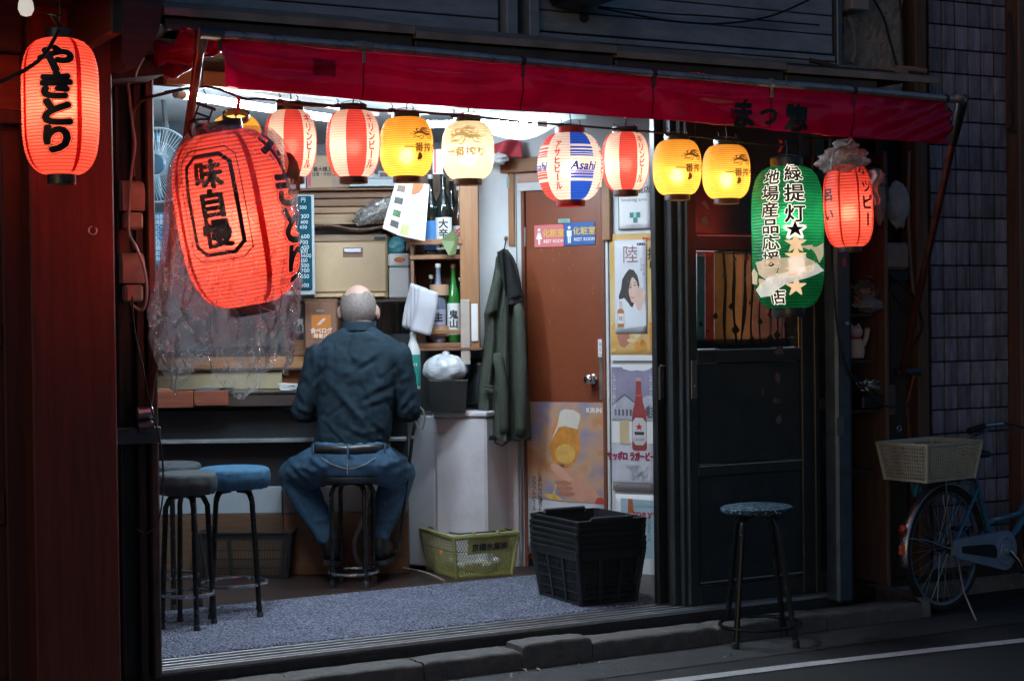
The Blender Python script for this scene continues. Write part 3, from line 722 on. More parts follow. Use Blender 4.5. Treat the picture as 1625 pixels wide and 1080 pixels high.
# diagonal support pipes
pole = mat('rusty_pipe', (.17, .06, .045), .36, .6, .35, 16, .001, dirt=.6, dirtcol=(.05, .03, .025))
dp = fthing('awning_support', 'left slanting rusty support pipe beside big lantern', 'pipe', (1.9, 6.0, .9), 'slanting awning support pipes')
P0 = onD(321, 52, 5.41); P1 = onD(233, 655, 6.0)
def loc_(P): return (P.dot(AX), P.dot(BX), P.z)
B(dp).tube([loc_(P0), loc_(P0.lerp(P1, .5)), loc_(P1)], .0155, 12).build('pipe', pole, dp)
B(dp).tube([loc_(P0 + (P0 - P1).normalized() * .02), loc_(P0), loc_(P0.lerp(P1, .045))], [.02, .024, .02], 12).build('elbow', darksteel, dp)
B(dp).tube([(SB0 - .03, 5.4, bz(SB0)), (SB0 + .05, 5.4, bz(SB0))], .021, 12).build('elbow', darksteel, dp)
q = loc_(onD(228, 690, 6.0)); B(dp).box(q[0] - .11, q[0] + .06, 5.985, 6.03, q[2] - .03, q[2] + .03, .004).build('clamp_plate', darksteel, dp)
q = loc_(onD(230, 655, 5.99))
for dz in (0, -.05): B(dp).tube([(q[0] - .03 + .0, 5.985, q[2] + dz), (q[0] + .025, 5.985, q[2] + dz + .004)], .022, 10).build('clamp', steel if dz == 0 else darksteel, dp)
dp2 = fthing('awning_support', 'right slanting pipe below the awning corner before tiles', 'pipe', (5.4, 6.2, 1), 'slanting awning support pipes')
P0 = onD(1526, 162, 5.41); P1 = onD(1431, 590, 6.24)
B(dp2).tube([loc_(P0), loc_(P0.lerp(P1, .5)), loc_(P1)], .017, 12).build('pipe', pole, dp2)
B(dp2).tube([loc_(P0 + Vector((0, 0, .03))), loc_(P0), loc_(P0.lerp(P1, .14))], [.022, .027, .02], 12).build('elbow', blackm, dp2)
B(dp2).ell(loc_(onD(1521, 156, 5.395)), (.03, .025, .02), 12, 8, lambda q: 1 + .25 * noise.noise(q * 3)).build('tape_wrap', mat('grey_tape', (.3, .29, .27), .45), dp2)
P2 = onD(1443, 700, 6.26)
B(dp2).tube([loc_(P1 + Vector((.03, 0, -.005))), loc_(P1 + Vector((.07, .03, -.01))), loc_(onD(1440, 640, 6.26)), loc_(P2)], .012, 8).build('lower_pipe', pole, dp2)
B(dp2).tube([loc_(P1 + Vector((-.03, 0, .0))), loc_(P1 + Vector((.1, .04, .0)))], .02, 8).build('clamp', darksteel, dp2)

# ================================================================== sliding doors and right-hand posts
pd = fthing('door_post_frame', 'black sliding door stiles between posters and green door', 'door frame', (4.17, 6.2, .1))
ztop = 2.5
for x0, x1, D0, D1 in ((1041, 1054.5, 6.262, 6.30), (1059, 1064, 6.235, 6.26), (1066, 1079, 6.20, 6.232), (1081, 1089.5, 6.17, 6.197)):
    B(pd).box(spx(x0, D0), spx(x1, D0), D0, D1, .123, ztop, .003).build('stile', blackm if x0 < 1060 else greenblack, pd)
B(pd).box(spx(1046, 6.3), spx(1092, 6.3), 6.31, 6.33, .11, ztop).build('backing', blackm, pd)
q = sz(1050, 605, 6.26); B(pd).box(q[0] - .012, q[0] + .012, 6.256, 6.2615, q[1] - .075, q[1] + .06, .002).build('finger_pull', darksteel, pd)
B(pd).box(q[0] - .016, q[0] - .010, 6.254, 6.2615, q[1] - .08, q[1] + .065).build('pull_rim', steel, pd)
q = sz(1053, 580, 6.26); B(pd).box(q[0] - .02, q[0] + .006, 6.25, 6.261, q[1] - .004, q[1] + .005, .001).build('catch', steel, pd)

gd = fthing('green_door', 'dark green sliding door with stained paper window', 'door', (4.6, 6.15, .12))
sA, sB = spx(1091, 6.15), spx(1291, 6.15); DD = 6.150
def dz(py, px=1180): return zpx(px, py, DD)
w_ = .052
B(gd).box(sA, sA + w_, DD, DD + .034, .123, 2.5, .004).build('stile', greenblack, gd)
B(gd).box(sB - w_ * 1.35, sB, DD, DD + .034, .123, 2.5, .004).build('stile', greenblack, gd)
Z = {}
rails = [(dz(276), 2.5), (dz(398), dz(372)), (dz(575), dz(553)), (dz(752), dz(733)), (.123, dz(924))]
for a, b_ in rails: B(gd).box(sA + w_ + .001, sB - w_ * 1.35 - .001, DD + .003, DD + .032, a, b_, .004).build('rail', greenblack, gd)
for a, b_ in ((dz(733) , dz(575)), (dz(924), dz(752))):
    B(gd).box(sA + w_ + .001, sB - w_ * 1.35 - .001, DD + .018, DD + .03, a + .001, b_ - .001, .002).build('panel', greenblack, gd)
for py in (374, 553.5, 735, 917):
    B(gd).box(sA + w_ + .004, sB - w_ * 1.35 - .004, DD - .001, DD + .0024, dz(py) - .0035, dz(py) + .002).build('metal_strip', alu, gd)
B(gd).box(sA + w_ + .002, sB - w_ * 1.35 - .002, DD + .016, DD + .02, dz(372) + .001, dz(276) - .001).build('pane', glass('dark_pane', (.75, .82, .9), .2), gd)
B(gd).box(sA + w_ + .002, sB - w_ * 1.35 - .002, DD + .016, DD + .02, dz(553) + .001, dz(398) - .001).build('pane', glass('pane_glass', (.97, .97, .97)), gd)
B(gd).box(sA + .01, sB - .01, DD + .06, DD + .07, dz(385), 2.5).build('backing', mat('pane_backing', (.05, .085, .12), .9, dirt=.2, spec=.1), gd)
q = sz(1101, 602, DD); B(gd).box(q[0] - .016, q[0] + .016, DD - .005, DD - .0005, q[1] - .085, q[1] + .085, .002).build('pull_plate', mat('worn_plate', (.28, .27, .27), .4, .8, .2, 20, dirt=.4), gd)
B(gd).lathe([(.006, 0), (.005, -.004), (0, -.005)], 10, (q[0], DD - .005, q[1] - .03), 'y').build('screw', steel, gd)
# dark board edges behind the window so that nothing bright shows round the paper
k = B(gd); k.box(sA + w_ + .001, sB - w_ * 1.35 - .001, DD + .0285, DD + .0315, dz(552) + .001, dz(537)); k.box(sA + w_ + .001, sB - w_ * 1.35 - .001, DD + .0285, DD + .0315, dz(402), dz(399) - .001)
k.box(spx(1250, 6.15), sB - w_ * 1.35 - .001, DD + .0285, DD + .0315, dz(537) + .001, dz(402) - .001); k.box(sA + w_ + .001, spx(1108.5, 6.15), DD + .0285, DD + .0315, dz(537) + .001, dz(402) - .001); k.build('dark_surround', blackm, gd)
# stained paper behind the lower window: strips, wavy black leads, diamonds
PX0, PX1, PY0, PY1 = 1106, 1256, 399, 549
DP = DD + .026
def pp(px, py): return sz(px, py, DP)
strips = [(1106, 1119, (.03, .22, .30)), (1119, 1133.5, (.55, .07, .05)), (1133.5, 1148, (.62, .33, .09)), (1148, 1163, (.64, .34, .12)), (1163, 1178, (.60, .29, .11)), (1178, 1192, (.5, .23, .11)), (1192, 1206, (.44, .2, .13)), (1206, 1221, (.36, .17, .13)), (1221, 1236, (.3, .14, .13)), (1236, 1257, (.25, .12, .13))]  # tones darken rightward: light falloff put into the strip colours
def bot(px): t = (px - 1106) / 150; return 541 + 8.5 * sin(pi * min(1, t * 1.0)) - 7 * t
for i, (x0, x1, c) in enumerate(strips):
    ps = [pp(x0, 399 + (i % 3)), pp(x1 - .3, 399 + (i % 3)), pp(x1 - .3, bot(x1)), pp(x0, bot(x0))]
    k = B(gd); k.poly(ps, DP); k.build('paper_strip', paper('paper_%d' % i, (min(.85, c[0] * 1.4), c[1] * .95, c[2] * .75), 0, .72, .3), gd)
leadm = mat('lead_black', (.012, .012, .014), .6)
for x0, x1, w0 in ((1149, 1151, 5), (1163, 1167, 5), (1185, 1177, 5.5), (1193, 1193, 3.5), (1206, 1206, 3), (1221, 1222, 3), (1233, 1233, 3), (1242, 1242, 2)):
    k = B(gd); n = 12; L_, R_ = [], []
    for i in range(n + 1):
        t = i / n; c = x0 + (x1 - x0) * t + 1.5 * sin(t * 7 + x0); w2 = w0 / 2 * (.55 + .45 * sin(pi * t) + .2 * sin(t * 9 + x1)); y_ = 400 + (bot(c) - 400) * t
        L_.append(pp(c - w2, y_)); R_.append(pp(c + w2, y_))
    for i in range(n): k.poly([L_[i], R_[i], R_[i + 1], L_[i + 1]], DP - .0008)
    k.build('lead_line', leadm, gd, smooth=0)
for cx_, cy_, r_, c in ((1112, 514, 5, 0), (1135, 501, 6, 0), (1124, 525, 2.5, 0), (1160, 486, 6, 0), (1167, 523, 9, 0), (1193, 540, 8, 0), (1191, 480, 5, 1), (1222, 537, 8, 0), (1233, 531, 8, 0), (1206, 510, 6, 0), (1247, 515, 6, 0), (1234, 502, 5, 0), (1148, 437, 4, 2), (1182, 443, 4, 2), (1185, 410, 6, 1), (1166, 411, 4, 2), (1220, 499, 5, 1)):
    k = B(gd); k.poly([pp(cx_ - r_ * .75, cy_), pp(cx_ + .5, cy_ - r_ * 1.05), pp(cx_ + r_ * .75, cy_ + 1), pp(cx_ - .5, cy_ + r_ * 1.05)], DP - .0016)
    k.build('diamond', (leadm, mat('dia_red', (.5, .06, .05), .6), mat('dia_blue', (.06, .22, .34), .6))[c], gd, smooth=0)
# old paper scraps and bare patches on the door
for x_, y_, w2, h2 in ((1237, 556, 9, 8), (1236, 636, 8, 5), (1240, 665, 6, 7), (1214, 622, 2, 8), (1238, 600, 6, 12)):
    rr = random.Random(x_ + y_); ps = [sz(x_ + w2 * cos(w) * rr.uniform(.6, 1.1), y_ + h2 * sin(w) * rr.uniform(.6, 1.1), DD) for w in [2 * pi * i / 9 for i in range(9)]]
    k = B(gd); k.prism(ps, DD + (.0165 if y_ > 575 else -.0012), DD + (.0185 if y_ > 575 else .004)); k.build('paper_scrap', mat('scrap', (.16, .13, .125), .8, 0, .3, 30), gd, smooth=0)
for pts in ([(1112, 322), (1118, 318), (1126, 330), (1124, 333)], [(1113, 346), (1121, 343), (1127, 357), (1113, 358)]):
    k = B(gd); k.prism([sz(x, y, DD + .015) for x, y in pts], DD + .0135, DD + .0155); k.build('paper_scrap', mat('pale_scrap', (.35, .36, .36), .7), gd, smooth=0)

sl = fthing('sidelight', 'narrow dark green fixed frame right of green door', 'window', (5.0, 6.12, .1))
sC, sD = spx(1292, 6.14), spx(1326, 6.14)
B(sl).box(sC, sC + .03, 6.14, 6.18, .1, 2.5, .004).build('stile', greenblack, sl)
B(sl).box(sD - .03, sD, 6.14, 6.18, .1, 2.5, .004).build('stile', greenblack, sl)
for a, b_ in ((632, 649), (905, 960)): B(sl).box(sC + .031, sD - .031, 6.145, 6.175, zpx(1305, b_, 6.14), zpx(1305, a, 6.14), .003).build('rail', greenblack, sl)
for a, b_ in ((200, 631), (650, 904)): B(sl).box(sC + .031, sD - .031, 6.158, 6.163, zpx(1305, b_, 6.14) + .001, zpx(1305, a, 6.14) - .001).build('pane', mat('black_pane', (.01, .011, .013), .12), sl)
B(sl).box(sC, sD, 6.2, 6.22, .1, 2.5).build('backing', blackm, sl)
sp = fthing('steel_post', 'blue grey steel post under the wrapped red lantern', 'post', (5.12, 6.05, .09))
B(sp).box(spx(1326.5, 6.0), spx(1351, 6.0), 6.0, 6.09, .09, zpx(1338, 240, 6.0), .012).build('shaft', galv, sp)
q = sz(1344, 514, 6.0); B(sp).lathe([(.012, 0), (.012, -.003), (.006, -.005)], 14, (q[0], 5.9995, q[1]), 'y').build('bolt', steel, sp)
q = sz(1339, 416, 6.0); B(sp).box(q[0] - .012, q[0] + .012, 5.997, 5.9998, q[1] - .02, q[1] + .02).build('sticker', mat('pink_sticker', (.3, .1, .09), .6), sp)
q = sz(1336, 676, 6.0); B(sp).box(q[0] - .03, q[0] + .01, 5.997, 5.9998, q[1] - .04, q[1] + .04).build('scrap', mat('grey_scrap', (.12, .14, .16), .6, dirt=.5), sp)
fcable('wall_cable', 'black cable curving down past the steel post', cablem, [(1318, 215, 5.6), (1319, 300, 5.75), (1320, 400, 5.95), (1324, 470, 5.98), (1332, 540, 5.98), (1348, 590, 5.99), (1368, 613, 6.0), (1392, 636, 6.05), (1412, 645, 6.1), (1440, 642, 6.2)], .0055)

# recess with shelves
rc = fthing('shelf_recess', 'dark red recess with cluttered shelves beside steel post', 'shelf', (5.3, 6.4, .1))
rA, rB = spx(1350, 6.12), spx(1402, 6.12)
B(rc).box(rA - .45, rB + .32, 6.53, 6.56, .09, 3.4).build('back_board', reddark, rc)
for i in range(3):
    a = rA + .05 + i * .06; B(rc).box(a, a + .045, 6.515, 6.529, .1, 1.9, .003).build('plank', wood('recess_red', (.2, .045, .03), .6, .35, 'z', 5, .5), rc)
B(rc).box(rA - .04, rA - .015, 6.1, 6.52, .09, 2.5).build('side_board', darkwood, rc)
for py in (498, 571, 650, 745): 
    z = zpx(1375, py, 6.2); B(rc).box(rA - .012, rB - .01, 6.18, 6.51, z - .012, z, .003).build('shelf', darkwoodx, rc)
B(rc).box(rA - .02, rB + .2, 6.3, 6.56, zpx(1390, 365, 6.3), zpx(1390, 265, 6.3), .01).build('duct', mat('dim_box', (.09, .075, .075), .5, .2, dirt=.4), rc)
def crumple(mb, c, r, seed, amp=.35, n=(28, 20), f=2.2):
    mb.ell(c, r, n[0], n[1], lambda q: 1 + amp * (noise.noise(q * f + Vector((seed, 0, 0))) + .5 * noise.noise(q * f * 2.3 + Vector((0, seed, 0))))); return mb
q = sz(1372, 470, 6.3); o_ = (q[0], 6.3, q[1] - .09)
bagr = fthing('chip_bag', 'clear bag of pale wood chips on recess shelf', 'bag', o_)
rr = random.Random(3)
for i in range(46):
    c = (q[0] + rr.gauss(0, .035), 6.3 + rr.gauss(0, .02), q[1] - .055 + abs(rr.gauss(0, .045)))
    B(bagr).cbox(c, (rr.uniform(.02, .045), rr.uniform(.012, .02), .003), 0, (rr.uniform(-1, 1), rr.uniform(-1, 1), rr.uniform(0, 3))).build('wood_chip', mat('chips', (.5, .27, .14), .6, 0, .3, 30), bagr, smooth=0)
k = B(bagr); crumple(k, (q[0] + .005, 6.3, q[1] - .01), (.075, .055, .085), 5, .22); k.build('plastic', film('thin_film', haze=.12, bump=.01, bscale=30), bagr, smooth=60)
q = sz(1386, 488, 6.25); k = MB(); crumple(k, (q[0] - .02, 6.26, q[1] + .012), (.085, .05, .035), 8, .2)
fone(k, 'folded_bag', mat('grey_bag', (.28, .28, .3), .5, 0, .2, 20, .004, 30), 'grey folded bag lying beneath the wood chips', 'bag', (q[0], 6.26, q[1]))
# beckoning cat figurine
q = sz(1357, 568, 6.24); ct = fthing('cat_figurine', 'pale cat figurine with red collar on recess shelf', 'figurine', (q[0], 6.24, q[1])); wht = mat('ceramic', (.6, .5, .45), .4, 0, .1, 12)
c0 = q[0]
B(ct).lathe([(.0, 0), (.04, .002), (.046, .03), (.04, .07), (.028, .095)], 20, (c0, 6.24, q[1])).build('body', wht, ct, smooth=60)
B(ct).ell((c0, 6.235, q[1] + .122), (.036, .032, .032), 18, 12).build('head', wht, ct, smooth=60)
for sx in (-1, 1): B(ct).lathe([(.013, 0), (.009, .012), (0, .024)], 8, (c0 + sx * .022, 6.24, q[1] + .142)).build('ear', wht, ct, smooth=60)
B(ct).tube([(c0 + .03 * cos(w), 6.24 + .03 * sin(w), q[1] + .095) for w in [2 * pi * i / 16 for i in range(16)]], .005, 6, True).build('collar', mat('collar_red', (.4, .03, .02), .5), ct)
B(ct).tube([(c0 + .034, 6.225, q[1] + .06), (c0 + .045, 6.21, q[1] + .1), (c0 + .043, 6.2, q[1] + .14)], [.014, .012, .013], 8).build('raised_paw', wht, ct, smooth=60)
q = sz(1374, 612, 6.3); k = MB(); crumple(k, (q[0], 6.28, q[1] - .0), (.055, .045, .035), 21, .4)
fone(k, 'foil_ball', mat('foil', (.6, .6, .62), .25, .9, .1, 30, .006, 40), 'crumpled silver foil on lower recess shelf', 'foil', (q[0], 6.28, q[1]))
q = sz(1370, 632, 6.3); fone(MB().box(q[0] - .07, q[0] + .06, 6.22, 6.4, zpx(1375, 650, 6.2) + .001, q[1] + .02, .008), 'dark_box', blackm, 'small black box under the silver foil', 'box', (q[0], 6.3, q[1]))
q = sz(1420, 405, 6.28); mt = fthing('electric_meter', 'grey electric box with cables beside the recess', 'meter', (q[0], 6.36, q[1]))
B(mt).box(q[0] - .085, q[0] + .08, 6.26, 6.355, q[1] - .07, q[1] + .06, .015).build('case', mat('meter_case', (.24, .22, .21), .4, 0, .2, 9, dirt=.4), mt)
B(mt).box(q[0] - .06, q[0] + .09, 6.28, 6.355, q[1] - .125, q[1] - .071, .006).build('terminal_cover', blackm, mt)
q = sz(1417, 635, 6.3); B(gp).box(q[0] - .035, q[0] + .03, 6.31, 6.358, q[1] - .075, q[1] + .075, .006).build('cover_plate', mat('cover_grey', (.16, .13, .12), .5, .3, dirt=.5), gp)
fcable('wall_cable', 'thick black cable looping beside the slanting pipe', cablem, [(1405, 430, 6.3), (1425, 445, 6.26), (1450, 470, 6.28), (1460, 495, 6.3), (1464, 520, 6.3), (1452, 545, 6.3)], .007)
fcable('wall_cable', 'lower black cable loop hanging under electric box', cablem, [(1414, 440, 6.3), (1416, 462, 6.28), (1430, 482, 6.28), (1448, 490, 6.3), (1460, 480, 6.3)], .006)
fcable('wall_cable', 'thin pale pipe rising beside the corner post', mat('pipe_brown', (.2, .13, .11), .5), [(1443, 240, 6.34), (1441, 330, 6.34), (1445, 420, 6.34), (1450, 470, 6.34)], .009)
q = sz(1429, 680, 6.24); hk = B(gp); hk.tube([(q[0] + .012 * cos(w), 6.25, q[1] + .012 * sin(w)) for w in [2 * pi * i / 12 for i in range(12)]], .003, 6, True); hk.build('eyelet', chrome, gp)
# old white bags hung by the recess
q = sz(1403, 310, 6.15); k = MB(); crumple(k, (q[0] - .01, 6.17, q[1] - .02), (.03, .02, .11), 31, .35); crumple(k, (q[0] - .03, 6.18, q[1] + .075), (.055, .04, .05), 35, .35)
fone(k, 'hanging_bag', mat('dim_bag', (.34, .3, .3), .5, 0, .25, 16, .006, 30), 'dusty knotted plastic bag hanging behind red lantern', 'bag', (q[0], 6.17, q[1]), smooth=60)
q = sz(1435, 325, 6.3); k = MB(); crumple(k, (q[0] - .005, 6.34, q[1]), (.07, .03, .11), 41, .2)
fone(k, 'hanging_bag', mat('pale_bag', (.42, .42, .44), .5, 0, .2, 16, .006, 30), 'pale flat plastic bag hanging right of the recess', 'bag', (q[0], 6.34, q[1]), smooth=60)
# ================================================================== lanterns
inkblk = mat('lantern_ink', (.012, .010, .010), .5, 0, .1)
inkred = paper('red_ink', (.62, .03, .035), 0, .35, .1, own=.45)  # these inks emit, imitating bulb light shining through the lettering
inkblue = paper('blue_ink', (.03, .05, .36), 0, .35, .1, own=.4)
inkbrown = paper('brown_ink', (.10, .045, .012), 0, .25, .1, own=.5)
inkgold = paper('gold_ink', (.55, .42, .18), 0, .45, .1, own=.55)
P_RED = paper('red_lantern_paper', (.80, .10, .08), 1, .6, .15, .55, spot=.05)
P_RED2 = paper('deep_red_paper', (.83, .115, .085), 1, .6, .15, .28, spot=.05)
P_WHITE = paper('white_lantern_paper', (.86, .78, .68), 1, .58, .08, .82, spot=.06)
P_YEL = paper('yellow_lantern_paper', (.86, .48, .09), 1, .6, .15, .72, spot=.16)
P_CREAM = paper('cream_lantern_paper', (.88, .78, .58), 1, .6, .08, .82, spot=.1)
P_BLUE = paper('blue_lantern_paper', (.02, .09, .55), 1, .6, .1, .75)
P_GREEN = paper('green_lantern_paper', (.012, .22, .075), 1, .55, .35, .45, spot=.12)
P_ORANGE = paper('orange_outline', (.86, .16, .07), 0, .6, .1, own=.95)  # outline glows by itself, as if lit through by the bulb
ringblk = mat('ring_black', (.02, .022, .028), .3, 0, .2, 15, coat=.3)
ringred = mat('ring_red', (.5, .02, .02), .35, 0, .1, 15)
ringbrown = mat('ring_brown', (.06, .025, .015), .4)

LANT = {}
def lantern(label, px, ytop, ybot, width, D, cat='lantern', group=None, paper_of=None, mats=None, p=2.3, q=2.0, ring=.5, nrib=26, bulb=60, bcol=(1, .80, .55), ringm=None, ringm2=None, rh=.022, tilt=(0, 0), name='paper_lantern', bt=.45, skew=0.0, face=0.0, rb=.022, hook=.05, seg=48):
    C = onD(px, (ytop + ybot) / 2, D); sc = C.y / 2700.0
    R = width / 2 * sc; H = (ybot - ytop) * sc; r0 = R * ring
    rz = -atan2(C.x, C.y) + face
    root = thing(name, label, cat, C, rz, group); root.rotation_euler = (tilt[0], tilt[1], rz)
    def rad(z):
        t = max(0.0, min(1.0, z / H + .5)); u = 2 * t - 1; u = u - skew * (1 - u * u)
        return r0 + (R - r0) * max(0.0, 1 - abs(u) ** p) ** (1 / q)
    per = 4; nz = nrib * per; vs = []; rib = []
    for j in range(nz + 1):
        z = -H / 2 + H * j / nz; r = rad(z); ph = (j % per) / per
        r -= .0022 * (R / .11) * (4 * ph * (1 - ph))
        for i in range(seg):
            w = 2 * pi * i / seg - pi / 2; g = r * (1 + .006 * noise.noise(Vector((cos(w) * 3, sin(w) * 3, z * 14 + px))))
            vs.append((g * cos(w), g * sin(w), z)); rib.append(1.0 if j % per == 0 else 0.0)
    k = MB(); k.v = vs
    for j in range(nz):
        for i in range(seg):
            k.f.append((j * seg + i, j * seg + (i + 1) % seg, (j + 1) * seg + (i + 1) % seg, (j + 1) * seg + i))
            k.m.append(paper_of((i + .5) / seg * 360, (j + .5) / nz) if paper_of else 0)
    sh = k.build('paper_shade', mats or [P_RED], root, smooth=180)
    at = sh.data.attributes.new('rib', 'FLOAT', 'POINT'); at.data.foreach_set('value', rib)
    rt_, rb_ = rad(H / 2), rad(-H / 2)
    k = MB(); k.lathe([(rt_ * 1.03, -.002), (rt_ * 1.05, rh * .5), (rt_ * 1.03, rh), (rt_ * .93, rh), (rt_ * .93, -.002), (rt_ * 1.03, -.002)], 36, (0, 0, H / 2), cap=False); k.build('top_ring', ringm or ringblk, root)
    k = MB(); k.lathe([(rb_ * .93, .002), (rb_ * .93, -rh), (rb_ * 1.02, -rh), (rb_ * 1.04, -rh * .5), (rb_ * 1.02, .002), (rb_ * .93, .002)], 36, (0, 0, -H / 2), cap=False); k.build('bottom_ring', ringm2 or ringm or ringblk, root)
    zb_ = -H / 2 + H * bt
    if bulb:
        k = MB(); k.ell((0, 0, zb_), (rb, rb, rb * 1.25), 14, 10); k.build('bulb', emis('bulb_%s_%d' % ('%02x%02x%02x' % tuple(int(c * 255) for c in bcol), bulb), bcol, bulb * 1.5), root, smooth=180)
        k = MB(); k.lathe([(.012, rb * 1.15), (.013, rb * 1.15 + .04), (.006, rb * 1.15 + .05)], 10, (0, 0, zb_)); k.tube([(0, 0, zb_ + .06), (0, 0, H / 2 + rh)], .003, 6); k.build('socket', rubber, root)
    if hook:
        k = MB(); k.tube([(0, 0, H / 2 + rh - .004), (.004, 0, H / 2 + rh + hook * .5), (0, 0, H / 2 + rh + hook)], .0028, 6)
        n = 12; k.tube([(rt_ * cos(pi * i / n), 0, H / 2 + rh * .6 + rt_ * .45 * sin(pi * i / n)) for i in range(n + 1)], .0012, 5); k.build('hook', darksteel, root)
    def surf(ang, z0=0.0, off=.0022):
        a0 = radians(ang)
        def fn(x, y):
            z = z0 + y; r = rad(z) + off; w = -pi / 2 + a0 + x / max(R * .9, .02)
            return Vector((r * cos(w), r * sin(w), z))
        return fn
    root['R'] = R; root['H'] = H
    return root, surf, R, H
def stroke_shape(k, pts, w, fn, n=14):
    """a tapered brush stroke laid on a lantern"""
    P = []
    for i in range(n + 1):
        t = i / n * (len(pts) - 1); a = min(int(t), len(pts) - 2); f = t - a
        p0, p1, p2, p3 = pts[max(a - 1, 0)], pts[a], pts[a + 1], pts[min(a + 2, len(pts) - 1)]
        P.append(tuple(.5 * ((2 * p1[c]) + (p2[c] - p0[c]) * f + (2 * p0[c] - 5 * p1[c] + 4 * p2[c] - p3[c]) * f * f + (3 * p1[c] - p0[c] - 3 * p2[c] + p3[c]) * f ** 3) for c in (0, 1)))
    vs = []
    for i, (x, y) in enumerate(P):
        a, b_ = P[max(i - 1, 0)], P[min(i + 1, n)]; dx, dy = b_[0] - a[0], b_[1] - a[1]; l = sqrt(dx * dx + dy * dy) or 1
        h = w * (.18 + .82 * sin(pi * min(1, (i + .6) / (n + .6)))) / 2
        vs += [fn(x - dy / l * h, y + dx / l * h), fn(x + dy / l * h, y - dx / l * h)]
    k.add(vs, [(2 * i, 2 * i + 1, 2 * i + 3, 2 * i + 2) for i in range(n)])
BEAST = [([(-.9, .0), (-.55, .25), (-.1, .3), (.35, .12), (.75, .2), (1.0, .02)], .26), ([(-.35, .3), (-.1, .62), (.3, .66), (.62, .5)], .16), ([(-.25, .42), (.1, .5), (.5, .36), (.85, .4)], .12),
         ([(-.5, .3), (-.62, .55), (-.35, .62)], .13), ([(-.55, .15), (-.8, .3), (-1.0, .18)], .08), ([(-.1, .1), (-.4, -.15), (-.75, -.12), (-.95, -.3)], .1), ([(.05, .1), (-.1, -.25), (-.4, -.38)], .09),
         ([(.4, .05), (.55, -.2), (.85, -.25), (1.0, -.45)], .1), ([(.55, .1), (.8, -.02), (1.1, -.12)], .09), ([(-1.0, .02), (-1.12, .12), (-1.2, .02)], .05), ([(.2, .72), (.6, .7), (.9, .55)], .06)]
def beast(root, fn, size, m):
    k = MB()
    for pts, w in BEAST: stroke_shape(k, [(x * size, y * size) for x, y in pts], w * size, fn)
    k.build('emblem', m, root, smooth=0)

GRP = 'beer lanterns strung under the awning'
def kirin_seg(a, t): return int(((a + 22.5 - 4) % 360) // 45) % 2
for lab, px, y0, y1, w in (('red and white striped lantern just right of big red one', 461, 176, 281, 84), ('red and white striped lantern before the yellow lantern', 560.5, 176, 281, 87), ('red and white striped lantern overlapping the blue striped one', 992.5, 211, 302, 77)):
    root, sf, R, H = lantern(lab, px, y0, y1, w, 5.55, group=GRP, paper_of=kirin_seg, mats=[P_RED, P_WHITE], bulb=34, bcol=(1, .86, .70), ringm=ringblk, ringm2=ringbrown, p=2.2, skew=.06, name='striped_lantern')
    lettering('lettering', 'キリンビール', H * .148, inkred, root, sf(41 if px > 500 else 43, H * .02), True, .03, .92, .85, cut=R * .16)
for lab, px, y0, y1, w, ang in (('yellow lantern between striped and white lanterns', 645, 187, 280, 86, 38), ('yellow lantern touching the striped one near the door post', 1074.5, 223, 309, 78, 40), ('yellow lantern nearest the green lantern', 1152.5, 231, 315, 77, 40)):
    root, sf, R, H = lantern(lab, px, y0, y1, w, 5.55, group=GRP, mats=[P_YEL], bulb=54, bcol=(1, .82, .55), ringm=ringblk, ringm2=ringbrown, p=2.6, name='yellow_lantern', bt=.36)
    lettering('lettering', '一番搾り', H * .155, inkbrown, root, sf(ang, -H * .04), False, .03, 1.0, cut=R * .16)
    beast(root, sf(ang, H * .16), R * .40, inkbrown)
    k = MB(); stroke_shape(k, [(0, H * .07), (R * .03, 0), (-R * .06, -H * .05)], R * .16, sf(ang - 10, -H * .2)); k.build('drop_mark', inkbrown, root, smooth=0)
root, sf, R, H = lantern('cream white lantern with pale gold beast and lettering', 742.5, 194, 284, 84, 5.55, group=GRP, mats=[P_CREAM], bulb=46, bcol=(1, .88, .66), ringm=ringblk, ringm2=ringbrown, p=2.6, name='white_lantern', bt=.42)
lettering('lettering', '一番搾り', H * .165, inkgold, root, sf(-5, -H * .06), False, .035, 1.0, cut=R * .16); beast(root, sf(-6, H * .17), R * .58, inkgold)
root, sf, R, H = lantern('yellow lantern tipped forward behind the big red one', 375, 186, 262, 82, 5.95, group=GRP, mats=[P_YEL], bulb=40, bcol=(1, .82, .5), p=2.6, name='yellow_lantern', tilt=(radians(30), 0), ringm=ringbrown)
# blue, red and white striped lantern
def asahi_seg(a, t):
    s_ = int(((a + 67 + 180 + 22.5 + 135) % 360) // 45)      # eight panels
    a_ = (a + 45) % 360; pan = int(a_ // 45) % 8
    if pan % 2 == 0: return 0
    col = 1 if pan in (1, 5) else 2
    if t < .26 or t > .80: return col
    for c, h in ((.755, .016), (.705, .013), (.665, .010), (.635, .006), (.425, .006), (.395, .010), (.36, .013), (.315, .016)):
        if abs(t - c) < h: return col
    return 0
root, sf, R, H = lantern('round white lantern with blue and red striped panels', 905, 212, 318, 106, 5.50, group=GRP, paper_of=asahi_seg, mats=[P_WHITE, P_BLUE, P_RED], bulb=48, bcol=(1, .9, .78), ringm=ringred, p=2.0, ring=.42, nrib=24, name='striped_lantern', seg=64)
for a in (-22.5, 67.5): lettering('lettering', 'アサヒビール', H * .125, inkred, root, sf(a, H * .0), True, .035, .98, .8, cut=R * .16)
for a in (22.5, -67.5): lettering('lettering', 'Asahi', H * .17, inkblue, root, sf(a, -H * .01), False, .03, .95, .95, cut=R * .16, slant=.3)

